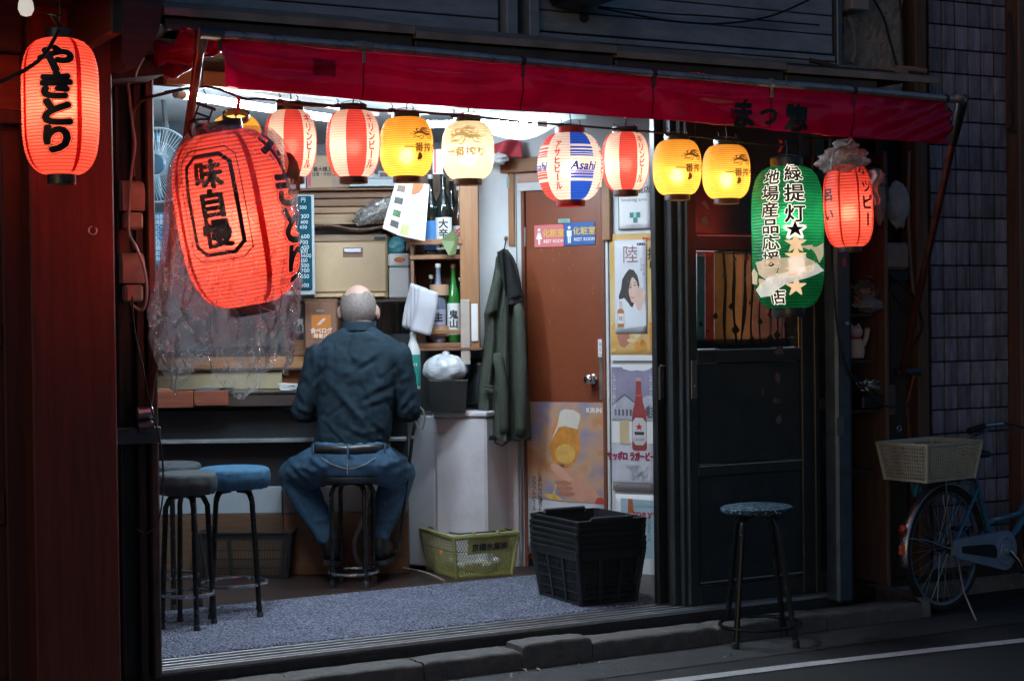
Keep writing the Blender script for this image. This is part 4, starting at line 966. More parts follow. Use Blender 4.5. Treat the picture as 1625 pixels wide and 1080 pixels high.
# left lantern
root, sf, R, H = lantern('tall glowing red lantern with black brush lettering at left edge', 96, 63, 277, 121, 5.3, mats=[P_RED2], p=4.2, q=2.0, ring=.36, nrib=42, bulb=52, bcol=(1, .72, .5), rh=.03, bt=.5, rb=.04, name='red_lantern', hook=.12, skew=.05)
for bd, m_, of in ((.135, inkblk, .0024), (.115, P_ORANGE, .0034), (.08, inkblk, .0046)):
    lettering('lettering', 'やきとり', H * .208, m_, root, sf(-6, H * .03, of), True, bd, .93, 1.25, cut=R * .12)
for a in (28, 118, 208, 298):
    k = MB(); sfn = sf(a, 0, .0012); k.grid(lambda u, v: sfn((u - .5) * .014, (v - .5) * H * .98), 1, 60); k.build('seam', paper('seam_red', (.55, .04, .03), 0, .5), root, smooth=180)
# clear bulb above left lantern
P = onD(41, 8, 5.25); bl = thing('bare_bulb', 'clear glass bulb hanging above the left red lantern', 'bulb', P)
k = MB(); k.lathe([(0, -.036), (.016, -.031), (.024, -.014), (.022, .006), (.014, .026), (.013, .04)], 20); k.build('glass_bulb', paper('frosted_bulb', (.8, .78, .72), 0, .5, .02, own=.45), bl, smooth=180)
k = MB(); k.lathe([(.0155, .038), (.0165, .075), (.01, .085)], 14); k.tube([(0, 0, .08), (.003, 0, .3)], .004, 6); k.build('socket', rubber, bl)
fcable('lantern_cable', 'black cable from left lantern socket to the pillar side', cablem, [(-20, 135, 5.2), (6, 128, 5.15), (38, 112, 5.12), (66, 92, 5.12), (86, 62, 5.2), (94, 44, 5.28), (88, 34, 5.3), (80, 22, 5.3)], .006)
fcable('lantern_cable', 'thin twin wire running from bare bulb to lantern', cablem, [(44, -20, 5.25), (54, 14, 5.26), (80, 22, 5.28), (98, 23, 5.3), (70, -10, 5.3)], .003)

# big red lantern in its clear bag
bigT = (radians(4), radians(-9.5))
root, sf, R, H = lantern('big tilted red lantern with framed lettering inside clear plastic bag', 374, 209, 484, 186, 5.42, mats=[P_RED2], p=3.3, q=2.0, ring=.38, nrib=44, bulb=62, bcol=(1, .74, .55), rh=.034, bt=.46, rb=.05, tilt=bigT, name='red_lantern', hook=0)
BIGROOT = root
lettering('lettering', '味自慢', H * .165, inkblk, root, sf(-20, H * .105, .0035), True, .05, 1.0, .95, cut=R * .12)
fw, fh, fc = .30 * R * 1.25, H * .275, H * .10
for g, th_ in ((0, .013), (.022, .0035)):
    a, b_ = fw + g, fh + g; c = .03; k = MB(); fn = sf(-20, fc, .003)
    P8 = [(-a + c, b_), (a - c, b_), (a, b_ - c), (a, -b_ + c), (a - c, -b_), (-a + c, -b_), (-a, -b_ + c), (-a, b_ - c)]
    for i in range(8):
        (x0, y0), (x1, y1) = P8[i], P8[(i + 1) % 8]; n = 14; dx, dy = x1 - x0, y1 - y0; l = sqrt(dx * dx + dy * dy); nx, ny = -dy / l * th_ / 2, dx / l * th_ / 2
        vs = []
        for j in range(n + 1):
            t = -.02 + 1.04 * j / n; x, y = x0 + dx * t, y0 + dy * t; vs += [fn(x + nx, y + ny), fn(x - nx, y - ny)]
        k.add(vs, [(2 * j, 2 * j + 1, 2 * j + 3, 2 * j + 2) for j in range(n)])
    k.build('frame_line', inkblk, root, smooth=0)
for bd, m_, of in ((.10, paper('dark_red_line', (.35, .02, .02), 0, .4, own=.5), .0024), (.085, paper('red_halo', (.83, .105, .075), 0, .5, own=1.1), .0034), (.05, inkblk, .0046)):  # red layers emit to look lit from inside
    lettering('lettering', 'やきとり', H * .235, m_, root, sf(66, H * .02, of), True, bd, .92, 1.2, cut=R * .12)
for a in (24, -62, 114, 204):
    k = MB(); sfn = sf(a, 0, .0012); k.grid(lambda u, v: sfn((u - .5) * .02, (v - .5) * H * .98), 1, 60); k.build('seam', paper('seam_red', (.55, .04, .03), 0, .5), root, smooth=180)
Rb, Hb = R, H
# tape patches on the bag
C = onD(374, 345, 5.42); sc = C.y / 2700
bag = thing('lantern_bag', 'crinkled clear plastic bag pulled over the big red lantern', 'plastic bag', C, -atan2(C.x, C.y))
prof = [(205, 372, 62), (225, 372, 82), (262, 372, 101), (330, 368, 105), (400, 363, 108), (455, 361, 111), (505, 358, 111), (545, 356, 107), (575, 354, 103), (600, 352, 99)]
def bagf(u, v, inner=0.0):
    w = 2 * pi * u; cw, sw = cos(w - pi / 2), sin(w - pi / 2)
    drop = .985 + .06 * cos(2 * w + .6) - .16 * max(0, cos(w - .15)) ** 8 + .05 * sin(5 * w) - .2 * max(0, -cos(w - 2.9)) * 0
    yy = 205 + (395) * v * (drop if v > .5 else 1 + (drop - 1) * (v / .5) ** 2)
    yq = min(yy, 599.9)
    for (a, b_) in zip(prof, prof[1:]):
        if a[0] <= yq <= b_[0]:
            t = (yq - a[0]) / (b_[0] - a[0]); cx_ = a[1] + (b_[1] - a[1]) * t; hw = a[2] + (b_[2] - a[2]) * t; break
    loose = max(0, min(1, (yy - 300) / 200))
    tail = max(0, cos(w - .55)) ** 14 * max(0, (v - .8) / .2)
    hw = hw * (1 + loose * (.10 * noise.noise(Vector((cw * 1.6, sw * 1.6, v * 3))) + .055 * sin(7 * w + v * 6)) + .012 * noise.noise(Vector((cw * 4, sw * 4, v * 9))))
    dep = .95 - .25 * loose
    x = (cx_ - 374) * sc + hw * sc * cw
    y = hw * sc * sw * dep
    z = (345 - yy) * sc - tail * .05
    n = Vector((cw * 3, sw * 3, v * 6)); k = loose * .026 + .003
    x += k * (abs(noise.noise(n * 1.7)) - .25) * 1.4; y += k * (abs(noise.noise(n * 1.7 + Vector((7, 3, 1)))) - .25) * 1.4; z += .5 * k * noise.noise(n * 2 + Vector((1, 9, 4)))
    return (x, y, z)
k = MB(); k.grid(bagf, 150, 100, wrap=True); k.build('film', film('bag_film', gloss=.26, haze=.13, bump=.03, bscale=13, rough=.09), bag, smooth=180)
def bag_pt(u, v, off=.004):
    p_ = Vector(bagf(u, v)); return p_ + Vector((cos(2 * pi * u - pi / 2), sin(2 * pi * u - pi / 2), 0)) * off
for u0, v0, du, dv, ro, c in ((.185, .16, .035, .055, .4, (.28, .06, .035)), (.225, .21, .03, .05, .3, (.36, .10, .06))):
    k = MB(); k.grid(lambda a, b_: bag_pt(u0 + (a - .5) * du * 2 * cos(ro) - (b_ - .5) * dv * sin(ro), v0 + (b_ - .5) * dv * 2 * cos(ro) + (a - .5) * du * sin(ro), .006), 6, 6); k.build('tape_patch', paper('tape_%d' % int(c[0] * 100), c, 0, .4), bag, smooth=180)
# hanger of the big lantern
P = onD(322, 183, 5.45); hg = thing('lantern_hanger', 'small black frame hook holding the big red lantern', 'hook', P)
k = MB(); w, h = .024, .032; c, s_ = cos(.35), sin(.35)
def rotp(x, z): return (x * c + z * s_, 0, -x * s_ + z * c)
sq = [rotp(x, z) for x, z in ((-w, -h), (w, -h), (w, h), (-w, h))]; k.tube(sq, .0045, 6, True); k.tube([rotp(-w, 0), rotp(w, 0)], .004, 6); k.box(*(-.034, .034, -.008, .008, .026, .036), .002, Matrix.Rotation(.35, 4, 'Y'))
k.tube([rotp(.0, h), (.012, 0, .06), (0, 0, .1), (.002, 0, .18)], .0025, 6); k.tube([(.02, 0, -.02), (.012, 0, -.06), (.016, 0, -.1)], .004, 6); k.build('frame', rubber, hg)
fcable('lantern_cable', 'black flex curling into the top of big lantern', cablem, [(330, 190, 5.43), (312, 191, 5.42), (300, 196, 5.4), (301, 210, 5.4), (306, 222, 5.4), (300, 232, 5.4), (318, 226, 5.42)], .0055)
fcable('lantern_cable', 'thin steel wire bow over the tipped yellow lantern', steel, [(300, 190, 5.6), (318, 172, 5.6), (345, 169, 5.6), (360, 176, 5.7)], .0015)

# green lantern
root, sf, R, H = lantern('long green lantern with white edged lettering and torn paper', 1250, 265, 489, 115, 5.36, mats=[P_GREEN], p=4.5, q=2.0, ring=.43, nrib=46, bulb=42, bcol=(.9, .95, .8), rh=.035, bt=.62, rb=.035, name='green_lantern', hook=.07, tilt=(0, radians(-.5)))
outl = paper('white_outline', (.85, .80, .72), 0, .5, .05, own=.8)  # emission replaces bulb light that the shade keeps from this layer
sz1, sz2 = H * .112, H * .128
for bd, m_, of in ((.085, outl, .003), (.028, inkblk, .0046)):
    lettering('lettering', '緑提灯', sz2, m_, root, sf(12, H * .30, of), True, bd, 1.12, 1.05, cut=R * .12)
    lettering('lettering', '地場産品応援', sz1, m_, root, sf(-27, H * .13, of), True, bd, 1.02, 1.1, cut=R * .12)
    lettering('lettering', 'の店', sz1, m_, root, sf(-20, -H * .36, of), True, bd, 1.0, 1.1, cut=R * .12)
lettering('star', '★', H * .16, outl, root, sf(12, H * .05, .003), True, .09, 1, 1, cut=R * .12); lettering('star', '★', H * .135, inkblk, root, sf(12, H * .05, .0046), True, .0, 1, 1, cut=R * .12)
creamp = paper('cream_star', (.82, .66, .45), 0, .45, .12, own=.6)  # stars given a glow to imitate light from the bulb
for i, z in enumerate((-.045, -.135, -.235, -.345)): lettering('star', '★', H * .155, creamp, root, sf(13, H * z, .003), True, .03, 1, 1, cut=R * .12)
rr = random.Random(11)
tornA = paper('torn_paper', (.80, .62, .44), 0, .5, .2, own=.55); tornB = paper('torn_white', (.82, .78, .72), 0, .5, .12, own=.6)  # torn pieces emit, imitating light through the paper
for pts, m_, lift in (([(-52, 1), (-30, -2), (-12, 4), (-18, 26), (-30, 30), (-46, 20)], tornA, .006), ([(-34, -3), (20, -6), (24, 16), (-8, 30), (-16, 26), (-12, 8)], tornA, .008), ([(0, -4), (24, -8), (22, 18), (2, 20)], tornB, .011), ([(20, -6), (38, 2), (36, 18), (22, 24)], tornA, .010),
                      ([(-56, 44), (-30, 26), (10, 14), (40, 4), (58, 16), (30, 26), (-4, 36), (-28, 54), (-50, 56)], tornB, .010), ([(26, -24), (40, -20), (57, -28), (54, -6), (46, 4), (38, -10)], tornA, .012), ([(14, -22), (36, -24), (30, -16)], tornA, .007), ([(-60, 18), (-52, 10), (-46, 18), (-48, 36), (-62, 34)], tornA, .014), ([(-44, 26), (-36, 28), (-40, 44), (-46, 42)], tornA, .01)):
    V = [(x * .00247 * (R / .142), -y * .00247 * (R / .142)) for x, y in pts]; bm = bmesh.new(); f = bm.faces.new([bm.verts.new((x, y, 0)) for x, y in V])
    bmesh.ops.triangulate(bm, faces=[f])
    for _ in range(3): bmesh.ops.subdivide_edges(bm, edges=[e for e in bm.edges if e.calc_length() > R * .13], cuts=1); bmesh.ops.triangulate(bm, faces=bm.faces[:])
    fn = sf(0, -H * .17, lift)
    for v in bm.verts:
        q_ = fn(v.co.x, v.co.y); n_ = noise.noise(Vector((v.co.x * 30, v.co.y * 30, lift * 900))) * .006; v.co = q_ + Vector((q_.x, q_.y, 0)).normalized() * n_
    me = bpy.data.meshes.new('torn_paper'); bm.to_mesh(me); bm.free(); me.materials.append(m_); o = bpy.data.objects.new('torn_paper', me); COL.objects.link(o); o.parent = root
# red lantern with a bag tied on top
root, sf, R, H = lantern('small red lantern with black brush strokes on steel post', 1346, 262, 392, 78, 5.62, mats=[P_RED2], p=3.4, q=2.0, ring=.45, nrib=27, bulb=55, bcol=(1, .78, .58), rh=.02, bt=.42, rb=.026, name='red_lantern', hook=0, tilt=(0, radians(-2)))
lettering('lettering', 'ホッピー', H * .19, inkblk, root, sf(48, H * .13, .003), True, .03, 1.1, .95, cut=R * .14)
lettering('lettering', '呂い', H * .16, inkblk, root, sf(-50, H * .02, .003), True, .05, 1.5, .9, cut=R * .14)
for a in (-20, 25, 70, -65, 150, 230):
    k = MB(); sfn = sf(a, 0, .0012); k.grid(lambda u, v: sfn((u - .5) * .008, (v - .5) * H * .98), 1, 40); k.build('seam', paper('seam_red', (.55, .04, .03), 0, .5), root, smooth=180)
P = onD(1338, 262, 5.6); k = MB(); crumple(k, (0, 0, .02), (.105, .1, .055), 51, .3, (40, 24)); crumple(k, (.01, 0, .075), (.05, .05, .04), 55, .45, (30, 20), 3)
tag(k.build('bag_cover', film('pale_film', (.95, .9, .86), .3, .42, .02, 20, .2), loc=P, smooth=70), 'crumpled pale bag tied over top of small red lantern', 'bag')
P = onD(1388, 285, 5.66); k = MB(); k.grid(lambda u, v: ((u - .5) * .06 * (1 - .6 * v) + .012 * sin(v * 9), .012 * sin(u * 9 + v * 4), .04 - .15 * v), 8, 16)
tag(k.build('bag_strip', mat('pale_bag', (.42, .42, .44), .5), loc=P, smooth=180), 'torn strip of white plastic hanging beside red lantern', 'bag')
fcable('lantern_cable', 'pale cord tying the bagged lantern to the awning', creamcable, [(1352, 222, 5.5), (1342, 232, 5.52), (1330, 236, 5.5), (1322, 244, 5.5), (1319, 270, 5.5)], .004)

# wire under the valance with clips, and red tags
fcable('lantern_wire', 'black wire stringing the beer lanterns below the valance', cablem, [(262, 146, 5.7), (330, 138, 5.52), (385, 156, 5.5), (410, 157, 5.5), (470, 162, 5.49), (560, 171, 5.49), (645, 178, 5.49), (742, 184, 5.49), (830, 194, 5.48), (905, 199, 5.48), (992, 206, 5.48), (1075, 213, 5.48), (1150, 222, 5.47), (1235, 230, 5.45), (1300, 221, 5.45), (1345, 219, 5.45)], .0045)
fcable('lantern_wire', 'second thinner cable along the string of beer lanterns', mat('amber_cable', (.35, .13, .04), .5), [(440, 164, 5.5), (500, 168, 5.5), (560, 170, 5.5), (600, 176, 5.5), (645, 176, 5.5), (700, 181, 5.5), (742, 182, 5.5), (760, 185, 5.5)], .005)
for px, py, ln in ((1238, 236, .05), (376, 165, .07)):
    P = onD(px, py - 14, 5.48); k = MB(); k.grid(lambda u, v: ((u - .5) * .012 + .006 * sin(v * 4), .004 * sin(v * 6), -ln * v), 2, 8)
    tag(k.build('red_ribbon', mat('ribbon', (.6, .04, .03), .5), loc=P, smooth=180), 'red ribbon tied beside the green lantern hook' if px > 1000 else 'red ribbon tied over the tipped yellow lantern', 'ribbon')
for i, px in enumerate((444, 472, 536, 572, 622, 655, 720, 752, 890, 920, 975, 1008, 1060, 1090, 1140, 1168)):
    py = 158 + (px - 420) * .0855; P = onD(px, py, 5.5); k = MB(); k.lathe([(.006, -.012), (.008, 0), (.006, .012)], 8, axis='x'); k.tube([(0, 0, .002), (.002, 0, .018), (-.004, 0, .024)], .002, 5)
    tag(k.build('wire_clip', rubber, loc=P), 'small black clip on the lantern wire', 'clip', 'clips on the lantern wire')

# ================================================================== fluorescent tube behind the valance
TUBE = emis('tube_light', (.74, .89, 1.0), 235)
def tube_lamp(label, Q0, ang, ln):
    tb = thing('fluorescent_lamp', label, 'lamp', Q0, ang, 'fluorescent lamps')
    k = MB(); k.lathe([(.0155, 0), (.0155, ln)], 16, axis='x'); k.build('tube', TUBE, tb, smooth=60)
    for a_, b_ in ((-.05, -.001), (ln + .001, ln + .05)): k = MB(); k.lathe([(.0165, a_), (.0165, b_)], 14, axis='x'); k.build('end_cap', cream, tb)
    k = MB(); k.box(-.07, ln + .07, -.011, .011, .045, .075, .004); k.build('batten', mat('lamp_white', (.75, .75, .73), .4), tb)
tube_lamp('long fluorescent tube whose lit end shows beside left support pipe', onD(292, 151, 6.38), radians(60), 1.25)
Q = onY(640, 190, 7.9); Q.z = 2.30
tube_lamp('fluorescent tube under the ceiling behind the white lantern', Q, radians(4), .62)
q0 = onD(268, 122, 6.3); q1 = onD(352, 124, 6.3)
bm_ = fthing('timber_beam', 'sawn timber beam end above the tube at left', 'beam', (q0.dot(AX), 6.3, q0.z))
B(bm_).box(q0.dot(AX) - .02, q1.dot(AX) + 2.6, 6.28, 6.36, zpx(300, 135, 6.3) - .003, zpx(300, 112, 6.3), .004).build('timber', wood('raw_timber', (.42, .24, .15), .6, .2, 'x', 5), bm_)
# ================================================================== inside the bar (x across, y away from the street)
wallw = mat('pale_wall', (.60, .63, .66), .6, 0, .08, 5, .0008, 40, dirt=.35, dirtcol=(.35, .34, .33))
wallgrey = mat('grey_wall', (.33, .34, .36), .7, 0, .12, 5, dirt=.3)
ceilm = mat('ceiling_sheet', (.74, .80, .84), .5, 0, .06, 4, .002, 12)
pine = wood('pine_board', (.30, .145, .065), .5, .25, 'z', 4, .25)
pinex = wood('pine_shelf', (.25, .12, .06), .5, .3, 'x', 4, .3)
oldx = wood('old_plank', (.24, .13, .075), .55, .35, 'x', 5, .45)
brown = wood('brown_wood', (.17, .085, .05), .5, .3, 'z', 5, .4)
whiteplastic = mat('white_plastic', (.66, .67, .68), .45, 0, .06, 10, .0004, dirt=.15, dirtcol=(.4, .38, .35))
paperw = mat('white_paper', (.80, .80, .82), .7, 0, .04, 9)
txt = mat('print_black', (.03, .03, .035), .6); txtg = mat('print_grey', (.25, .25, .27), .6)
ZC = 2.42
struct(MB().add([(-2.6, 5.6, ZC), (1.7, 7.95, ZC), (1.7, 10.2, ZC), (-2.6, 10.2, ZC)], [(0, 1, 2, 3)]).build('ceiling', ceilm, smooth=0))
uzz0 = onY(520, 216, 9.9).z
bw = thing('back_wall', 'grey plaster rear wall of the bar kitchen', 'wall', (-.5, 9.9, FLOOR))
_O['back_wall'] = Vector((-.5, 9.9, FLOOR))
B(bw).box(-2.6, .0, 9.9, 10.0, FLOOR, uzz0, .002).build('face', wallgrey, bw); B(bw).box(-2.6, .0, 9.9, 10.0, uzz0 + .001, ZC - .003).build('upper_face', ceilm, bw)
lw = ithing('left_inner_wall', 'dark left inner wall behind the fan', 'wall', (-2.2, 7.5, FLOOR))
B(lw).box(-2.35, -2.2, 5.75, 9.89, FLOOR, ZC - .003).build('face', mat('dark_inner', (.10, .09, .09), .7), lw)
# header over the opening and closing panels, out of sight behind the valance
hd = fthing('opening_header', 'timber header above the shop opening behind the awning', 'beam', (3.4, 6.2, 2.4))
B(hd).box(1.72, 5.02, 6.31, 6.335, 2.30, 2.6).build('board', darkwoodx, hd)
sw = fthing('right_inner_wall', 'inner side wall behind the sliding doors', 'wall', (5.05, 6.9, FLOOR))
B(sw).box(5.03, 5.09, 6.34, 7.5, FLOOR, 2.35).build('face', wallgrey, sw)

# white column / partition and toilet door wall, turned 27 degrees
DA = radians(-27); DO = Vector((.033, 8.80, FLOOR)); DX = Vector((cos(DA), sin(DA), 0)); DN = Vector((sin(DA), -cos(DA), 0))  # DN points to the street
def door_uv(px, py, off=0.0):
    d = _ray(px, py); n = DN; t = ((DO + DN * off) - EYE).dot(n) / d.dot(n); P = EYE + d * t
    return ((P - DO).dot(DX), P.z - FLOOR)
def dthing(name, label, cat, x, z, y=0.0, group=None):
    r = thing(name, label, cat, DO + DX * x - DN * y + Vector((0, 0, z)), DA, group); _O[r.name] = Vector((x, y, z)); return r
# in this frame: x along the wall, y away from the street, z above the floor
pc = ithing('white_column', 'pale painted wall strip between bottle shelf and coat', 'wall', (-.07, 8.85, FLOOR))
xl = onY(762, 500, 8.8).x
B(pc).box(xl, .028, 8.8, 9.6, FLOOR, ZC - .003).build('face', wallw, pc)
q = uz(767, 690, 8.79); B(pc).box(q[0], .026, 8.782, 8.799, FLOOR, q[1], .003).build('lower_panel', mat('low_panel', (.62, .58, .60), .6, 0, .1, 6, .0008, 40, dirt=.6, dirtcol=(.2, .19, .2)), pc)
B(pc).box(.0285, .04, 8.772, 8.84, FLOOR, .62 + .3, .002).build('corner_strip', mat('strip_grey', (.3, .27, .27), .5, dirt=.4), pc)
dwl = dthing('door_wall', 'pale inner wall carrying the toilet door and posters', 'wall', .4, 0)
Xd0, Xd1 = door_uv(830, 600)[0], door_uv(959, 600)[0]; Xp = door_uv(1043, 600)[0]
ztd = door_uv(890, 300)[1]
B(dwl).box(.0, Xd0 - .001, .0, .09, 0, ZC - FLOOR - .003).build('wall_strip', wallw, dwl)
B(dwl).box(Xd1 + .03, Xp + .42, .01, .1, 0, ZC - FLOOR - .003).build('wall_panel', wallw, dwl)
B(dwl).box(Xd0, Xd1 + .029, .012, .1, ztd + .04, ZC - FLOOR - .003).build('overdoor_panel', wallw, dwl)
jam = wood('jamb_brown', (.16, .05, .03), .45, .3, 'z', 5, .3)
td = dthing('toilet_door', 'worn red brown toilet door with steel knob', 'door', (Xd0 + Xd1) / 2, .02)
doorm = mat('door_laminate', (.20, .05, .02), .34, 0, .12, 5, .0004, 90, dirt=.2, dirtcol=(.24, .09, .06))
B(td).box(Xd0 + .022, Xd1 - .012, .01, .045, .04, ztd, .002).build('leaf', doorm, td)
B(td).box(Xd0, Xd0 + .02, -.006, .08, .0, ztd + .03, .003).build('jamb', jam, td)
B(td).box(Xd1 - .010, Xd1 + .012, -.006, .08, .0, ztd + .03, .003).build('jamb', jam, td)
B(td).box(Xd0 + .021, Xd1 - .011, -.006, .08, ztd + .003, ztd + .03, .003).build('head_jamb', jam, td)
B(td).box(Xd1 + .013, Xd1 + .028, -.002, .06, .0, ztd - .02, .002).build('trim', whiteplastic, td)
a, z = door_uv(828.5, 376); b2, z2 = door_uv(830.5, 398); B(td).box(Xd0 + .014, Xd0 + .026, -.004, .0095, z - .05, z + .05, .001).build('hinge', steel, td)
a, z = door_uv(953, 560); a2, z2 = door_uv(953, 634); B(td).box(a - .012, a + .010, .006, .0095, z2, z + .02, .001).build('strike_plate', mat('plate_steel', (.4, .36, .33), .35, .9, dirt=.3), td)
a, z = door_uv(940, 601)
k = B(td); k.lathe([(.026, 0), (.026, -.006), (.017, -.010), (.013, -.03), (.02, -.036), (.026, -.045), (.026, -.062), (.02, -.068), (0, -.07)], 24, (a, .009, z), 'y'); k.build('knob', chrome, td, smooth=50)
a, z = door_uv(952.5, 552, .0); k = B(td); k.box(a - .014, a + .014, .0035, .0058, z - .045, z + .045); k.build('pull_sticker', paperw, td)
for i, (t_, dz_) in enumerate((('引', .018), ('く', -.008))): lettering('lettering', t_, .019, txt, td, flat(a - _O[td.name].x, .003 - 0, z + dz_ - .02), True)
lettering('lettering', 'PULL', .008, txt, td, flat(a - _O[td.name].x, .003, z - .033 - .02), False, .02)
# scratches on the door
rr = random.Random(5); k = B(td)
for i in range(46):
    x = rr.uniform(Xd0 + .05, Xd1 - .05); z = rr.uniform(.75, ztd - .15); l = rr.uniform(.006, .03); an = rr.uniform(.6, 2.2); w = .0006
    k.add([(x - w, .0092, z), (x + w, .0092, z), (x + w + l * cos(an), .0092, z + l * sin(an)), (x - w + l * cos(an), .0092, z + l * sin(an))], [(0, 1, 2, 3)])
q = k.build('scratch_marks', mat('scratch', (.4, .2, .14), .6), td, smooth=0); q['kind'] = 'stuff'
# restroom signs
def dsign(px0, py0, px1, py1, y=.0): 
    (x0, z1), (x1, z0) = door_uv(px0, py0), door_uv(px1, py1); return x0, x1, z0, z1
for lab, (x0_, y0_, x1_, y1_), c, female in (('pink restroom plate with white woman figure', (847, 357.5, 894, 391), (.66, .17, .18), True), ('blue restroom plate with white man figure', (894.5, 353.5, 943.5, 388), (.02, .10, .33), False)):
    x0, x1, z0, z1 = dsign(x0_, y0_, x1_, y1_); cx_, cz_ = (x0 + x1) / 2, (z0 + z1) / 2; w, h = x1 - x0, z1 - z0
    sg = dthing('restroom_sign', lab, 'sign', cx_, cz_, .008, 'restroom signs'); k = MB(); k.box(-w / 2, w / 2, -.004, .0015, -h / 2, h / 2, .001); k.build('plate', mat('sign_%d' % female, c, .4, 0, .03), sg)
    wp = mat('sign_white', (.8, .8, .8), .5); k = MB(); fx = -w * .33
    n = 12; k.poly([(fx + .0085 * cos(2 * pi * i / n), h * .28 + .0085 * sin(2 * pi * i / n)) for i in range(n)], -.0048)
    if female: k.poly([(fx - .008, h * .16), (fx + .008, h * .16), (fx + .018, -h * .14), (fx - .018, -h * .14)], -.0048); k.poly([(fx - .006, -h * .145), (fx + .006, -h * .145), (fx + .005, -h * .38), (fx - .005, -h * .38)], -.0048)
    else: k.poly([(fx - .014, h * .16), (fx + .014, h * .16), (fx + .013, -h * .1), (fx - .013, -h * .1)], -.0048); k.poly([(fx - .009, -h * .105), (fx - .001, -h * .105), (fx - .001, -h * .4), (fx - .008, -h * .4)], -.0048); k.poly([(fx + .001, -h * .105), (fx + .009, -h * .105), (fx + .008, -h * .4), (fx + .001, -h * .4)], -.0048)
    k.build('figure', wp, sg, smooth=0)
    lettering('lettering', '化粧室', h * .37, mat('sign_gold', (.72, .48, .06), .5), sg, flat(w * .16, -.0048, h * .12), False, .02)
    lettering('lettering', 'REST ROOM', h * .2, wp, sg, flat(w * .16, -.0048, -h * .24), False, .02, 1.0, .86)
x0, x1, z0, z1 = dsign(885, 347.5, 904, 353); k = MB(); k.box(0, x1 - x0, -.003, .0015, 0, z1 - z0); k.build; 
sg = dthing('vacancy_tag', 'small pale green tag above the restroom signs', 'tag', x0, z0, .008); k.build('plate', mat('tag_green', (.25, .45, .42), .5), sg)
lettering('lettering', 'トイレ', (z1 - z0) * .7, txt, sg, flat((x1 - x0) / 2, -.0036, (z1 - z0) / 2), False, .02)
# timber trims round the door
tm = dthing('door_trim_timber', 'orange brown timber strips framing the toilet door', 'trim', Xd0, .9)
for (a0_, b0_, a1_, b1_, y0_) in ((806, 272, 819, 391, -.02), (957, 262, 971, 381, -.024)):
    x0, x1, z0, z1 = dsign(a0_, b0_, a1_, b1_); B(tm).box(x0, x1, y0_, -.001, z0, z1, .003).build('strip', pine, tm)
x0, x1, z0, z1 = dsign(800, 253, 960, 267); B(tm).box(x0, x1, -.05, -.001, z0, z1, .003).build('rail', pinex, tm)
x0, x1, z0, z1 = dsign(822, 268, 957, 284); B(tm).box(x0, x1, -.012, -.001, z0, z1).build('plank', wood('pinkish_board', (.50, .30, .24), .55, .15, 'x', 5, .2), tm)
x0, x1, z0, z1 = dsign(822, 285, 957, 297); B(tm).box(x0, x1, -.009, -.001, z0, z1, .002).build('plank', whiteplastic, tm)
x0, x1, z0, z1 = dsign(805.5, 281, 811, 298); B(tm).box(x0, x1, -.023, -.0205, z0, z1).build('bracket', mat('zinc', (.3, .42, .46), .4, .5), tm)

# ---- posters (flat prints on thin sheets)
def poster(label, x0, x1, z0, z1, base, y=-.0015, th=.0012):
    cx_, cz_ = (x0 + x1) / 2, (z0 + z1) / 2
    r = dthing('poster', label, 'poster', cx_, cz_, y, 'drink posters'); w, h = x1 - x0, z1 - z0; k = MB()
    def sheet(u, v): return ((u - .5) * w, -.0008 - .0012 * sin(u * 7 + v * 3) * sin(v * 5), (v - .5) * h)
    k.grid(sheet, 6, 10); o = k.build('sheet', base, r, smooth=180); md = o.modifiers.new('t', 'SOLIDIFY'); md.thickness = .0006; md.offset = 0
    return r, w, h
def pr(r, name, w, h, pts, m, lay):     # printed shape in fractions of the sheet, origin top left
    k = MB(); k.poly([((x - .5) * w, (.5 - y) * h) for x, y in pts], -.0022 - .0004 * lay); return k.build(name, m, r, smooth=0)
def ellp(cx_, cy_, rx, ry, n=20, a0=0, a1=2 * pi): return [(cx_ + rx * cos(a0 + (a1 - a0) * i / n), cy_ + ry * sin(a0 + (a1 - a0) * i / n)) for i in range(n)]
def cm(name, c, var=.08, scale=12, rough=.55): return mat(name, c, rough, 0, var, scale)
# craft beer poster on the door
x0, z1 = door_uv(836, 637, .004); x1, z0 = door_uv(961, 885, .004)
r, w, h = poster('orange poster of a hand raising a beer glass on toilet door', x0, x1, z0, z1, cm('poster_white', (.62, .62, .66)), -.003)
pm = mat('poster_haze', (.48, .24, .13), .6, 0, .35, 9); 
m, t, p, out = _nodes('poster_clouds'); N, L = t.nodes, t.links
tc = N.new('ShaderNodeTexCoord'); nz = N.new('ShaderNodeTexNoise'); nz.inputs['Scale'].default_value = 5.5; nz.inputs['Detail'].default_value = 5
L.new(tc.outputs['Object'], nz.inputs['Vector']); cr = N.new('ShaderNodeValToRGB'); e = cr.color_ramp.elements
e[0].position = .34; e[0].color = (.50, .20, .08, 1); e[1].position = .62; e[1].color = (.25, .24, .36, 1); x_ = e.new(.47); x_.color = (.55, .32, .19, 1)
L.new(nz.outputs['Fac'], cr.inputs[0]); L.new(cr.outputs[0], p.inputs['Base Color']); p.inputs['Roughness'].default_value = .55
pr(r, 'picture', w, h, [(0, 0), (1, 0), (1, .655), (0, .635)], m, 1)
foam = cm('foam', (.72, .66, .58)); beer = mat('beer_print', (.60, .24, .04), .5, 0, .35, 16); beer2 = mat('beer_light', (.68, .40, .10), .5, 0, .25, 20)
pr(r, 'glass_print', w, h, [(.36, .16), (.33, .24), (.29, .29), (.30, .34), (.36, .40), (.44, .425), (.54, .425), (.62, .39), (.68, .33), (.69, .27), (.675, .17), (.66, .12), (.55, .07), (.47, .07)], beer, 2)
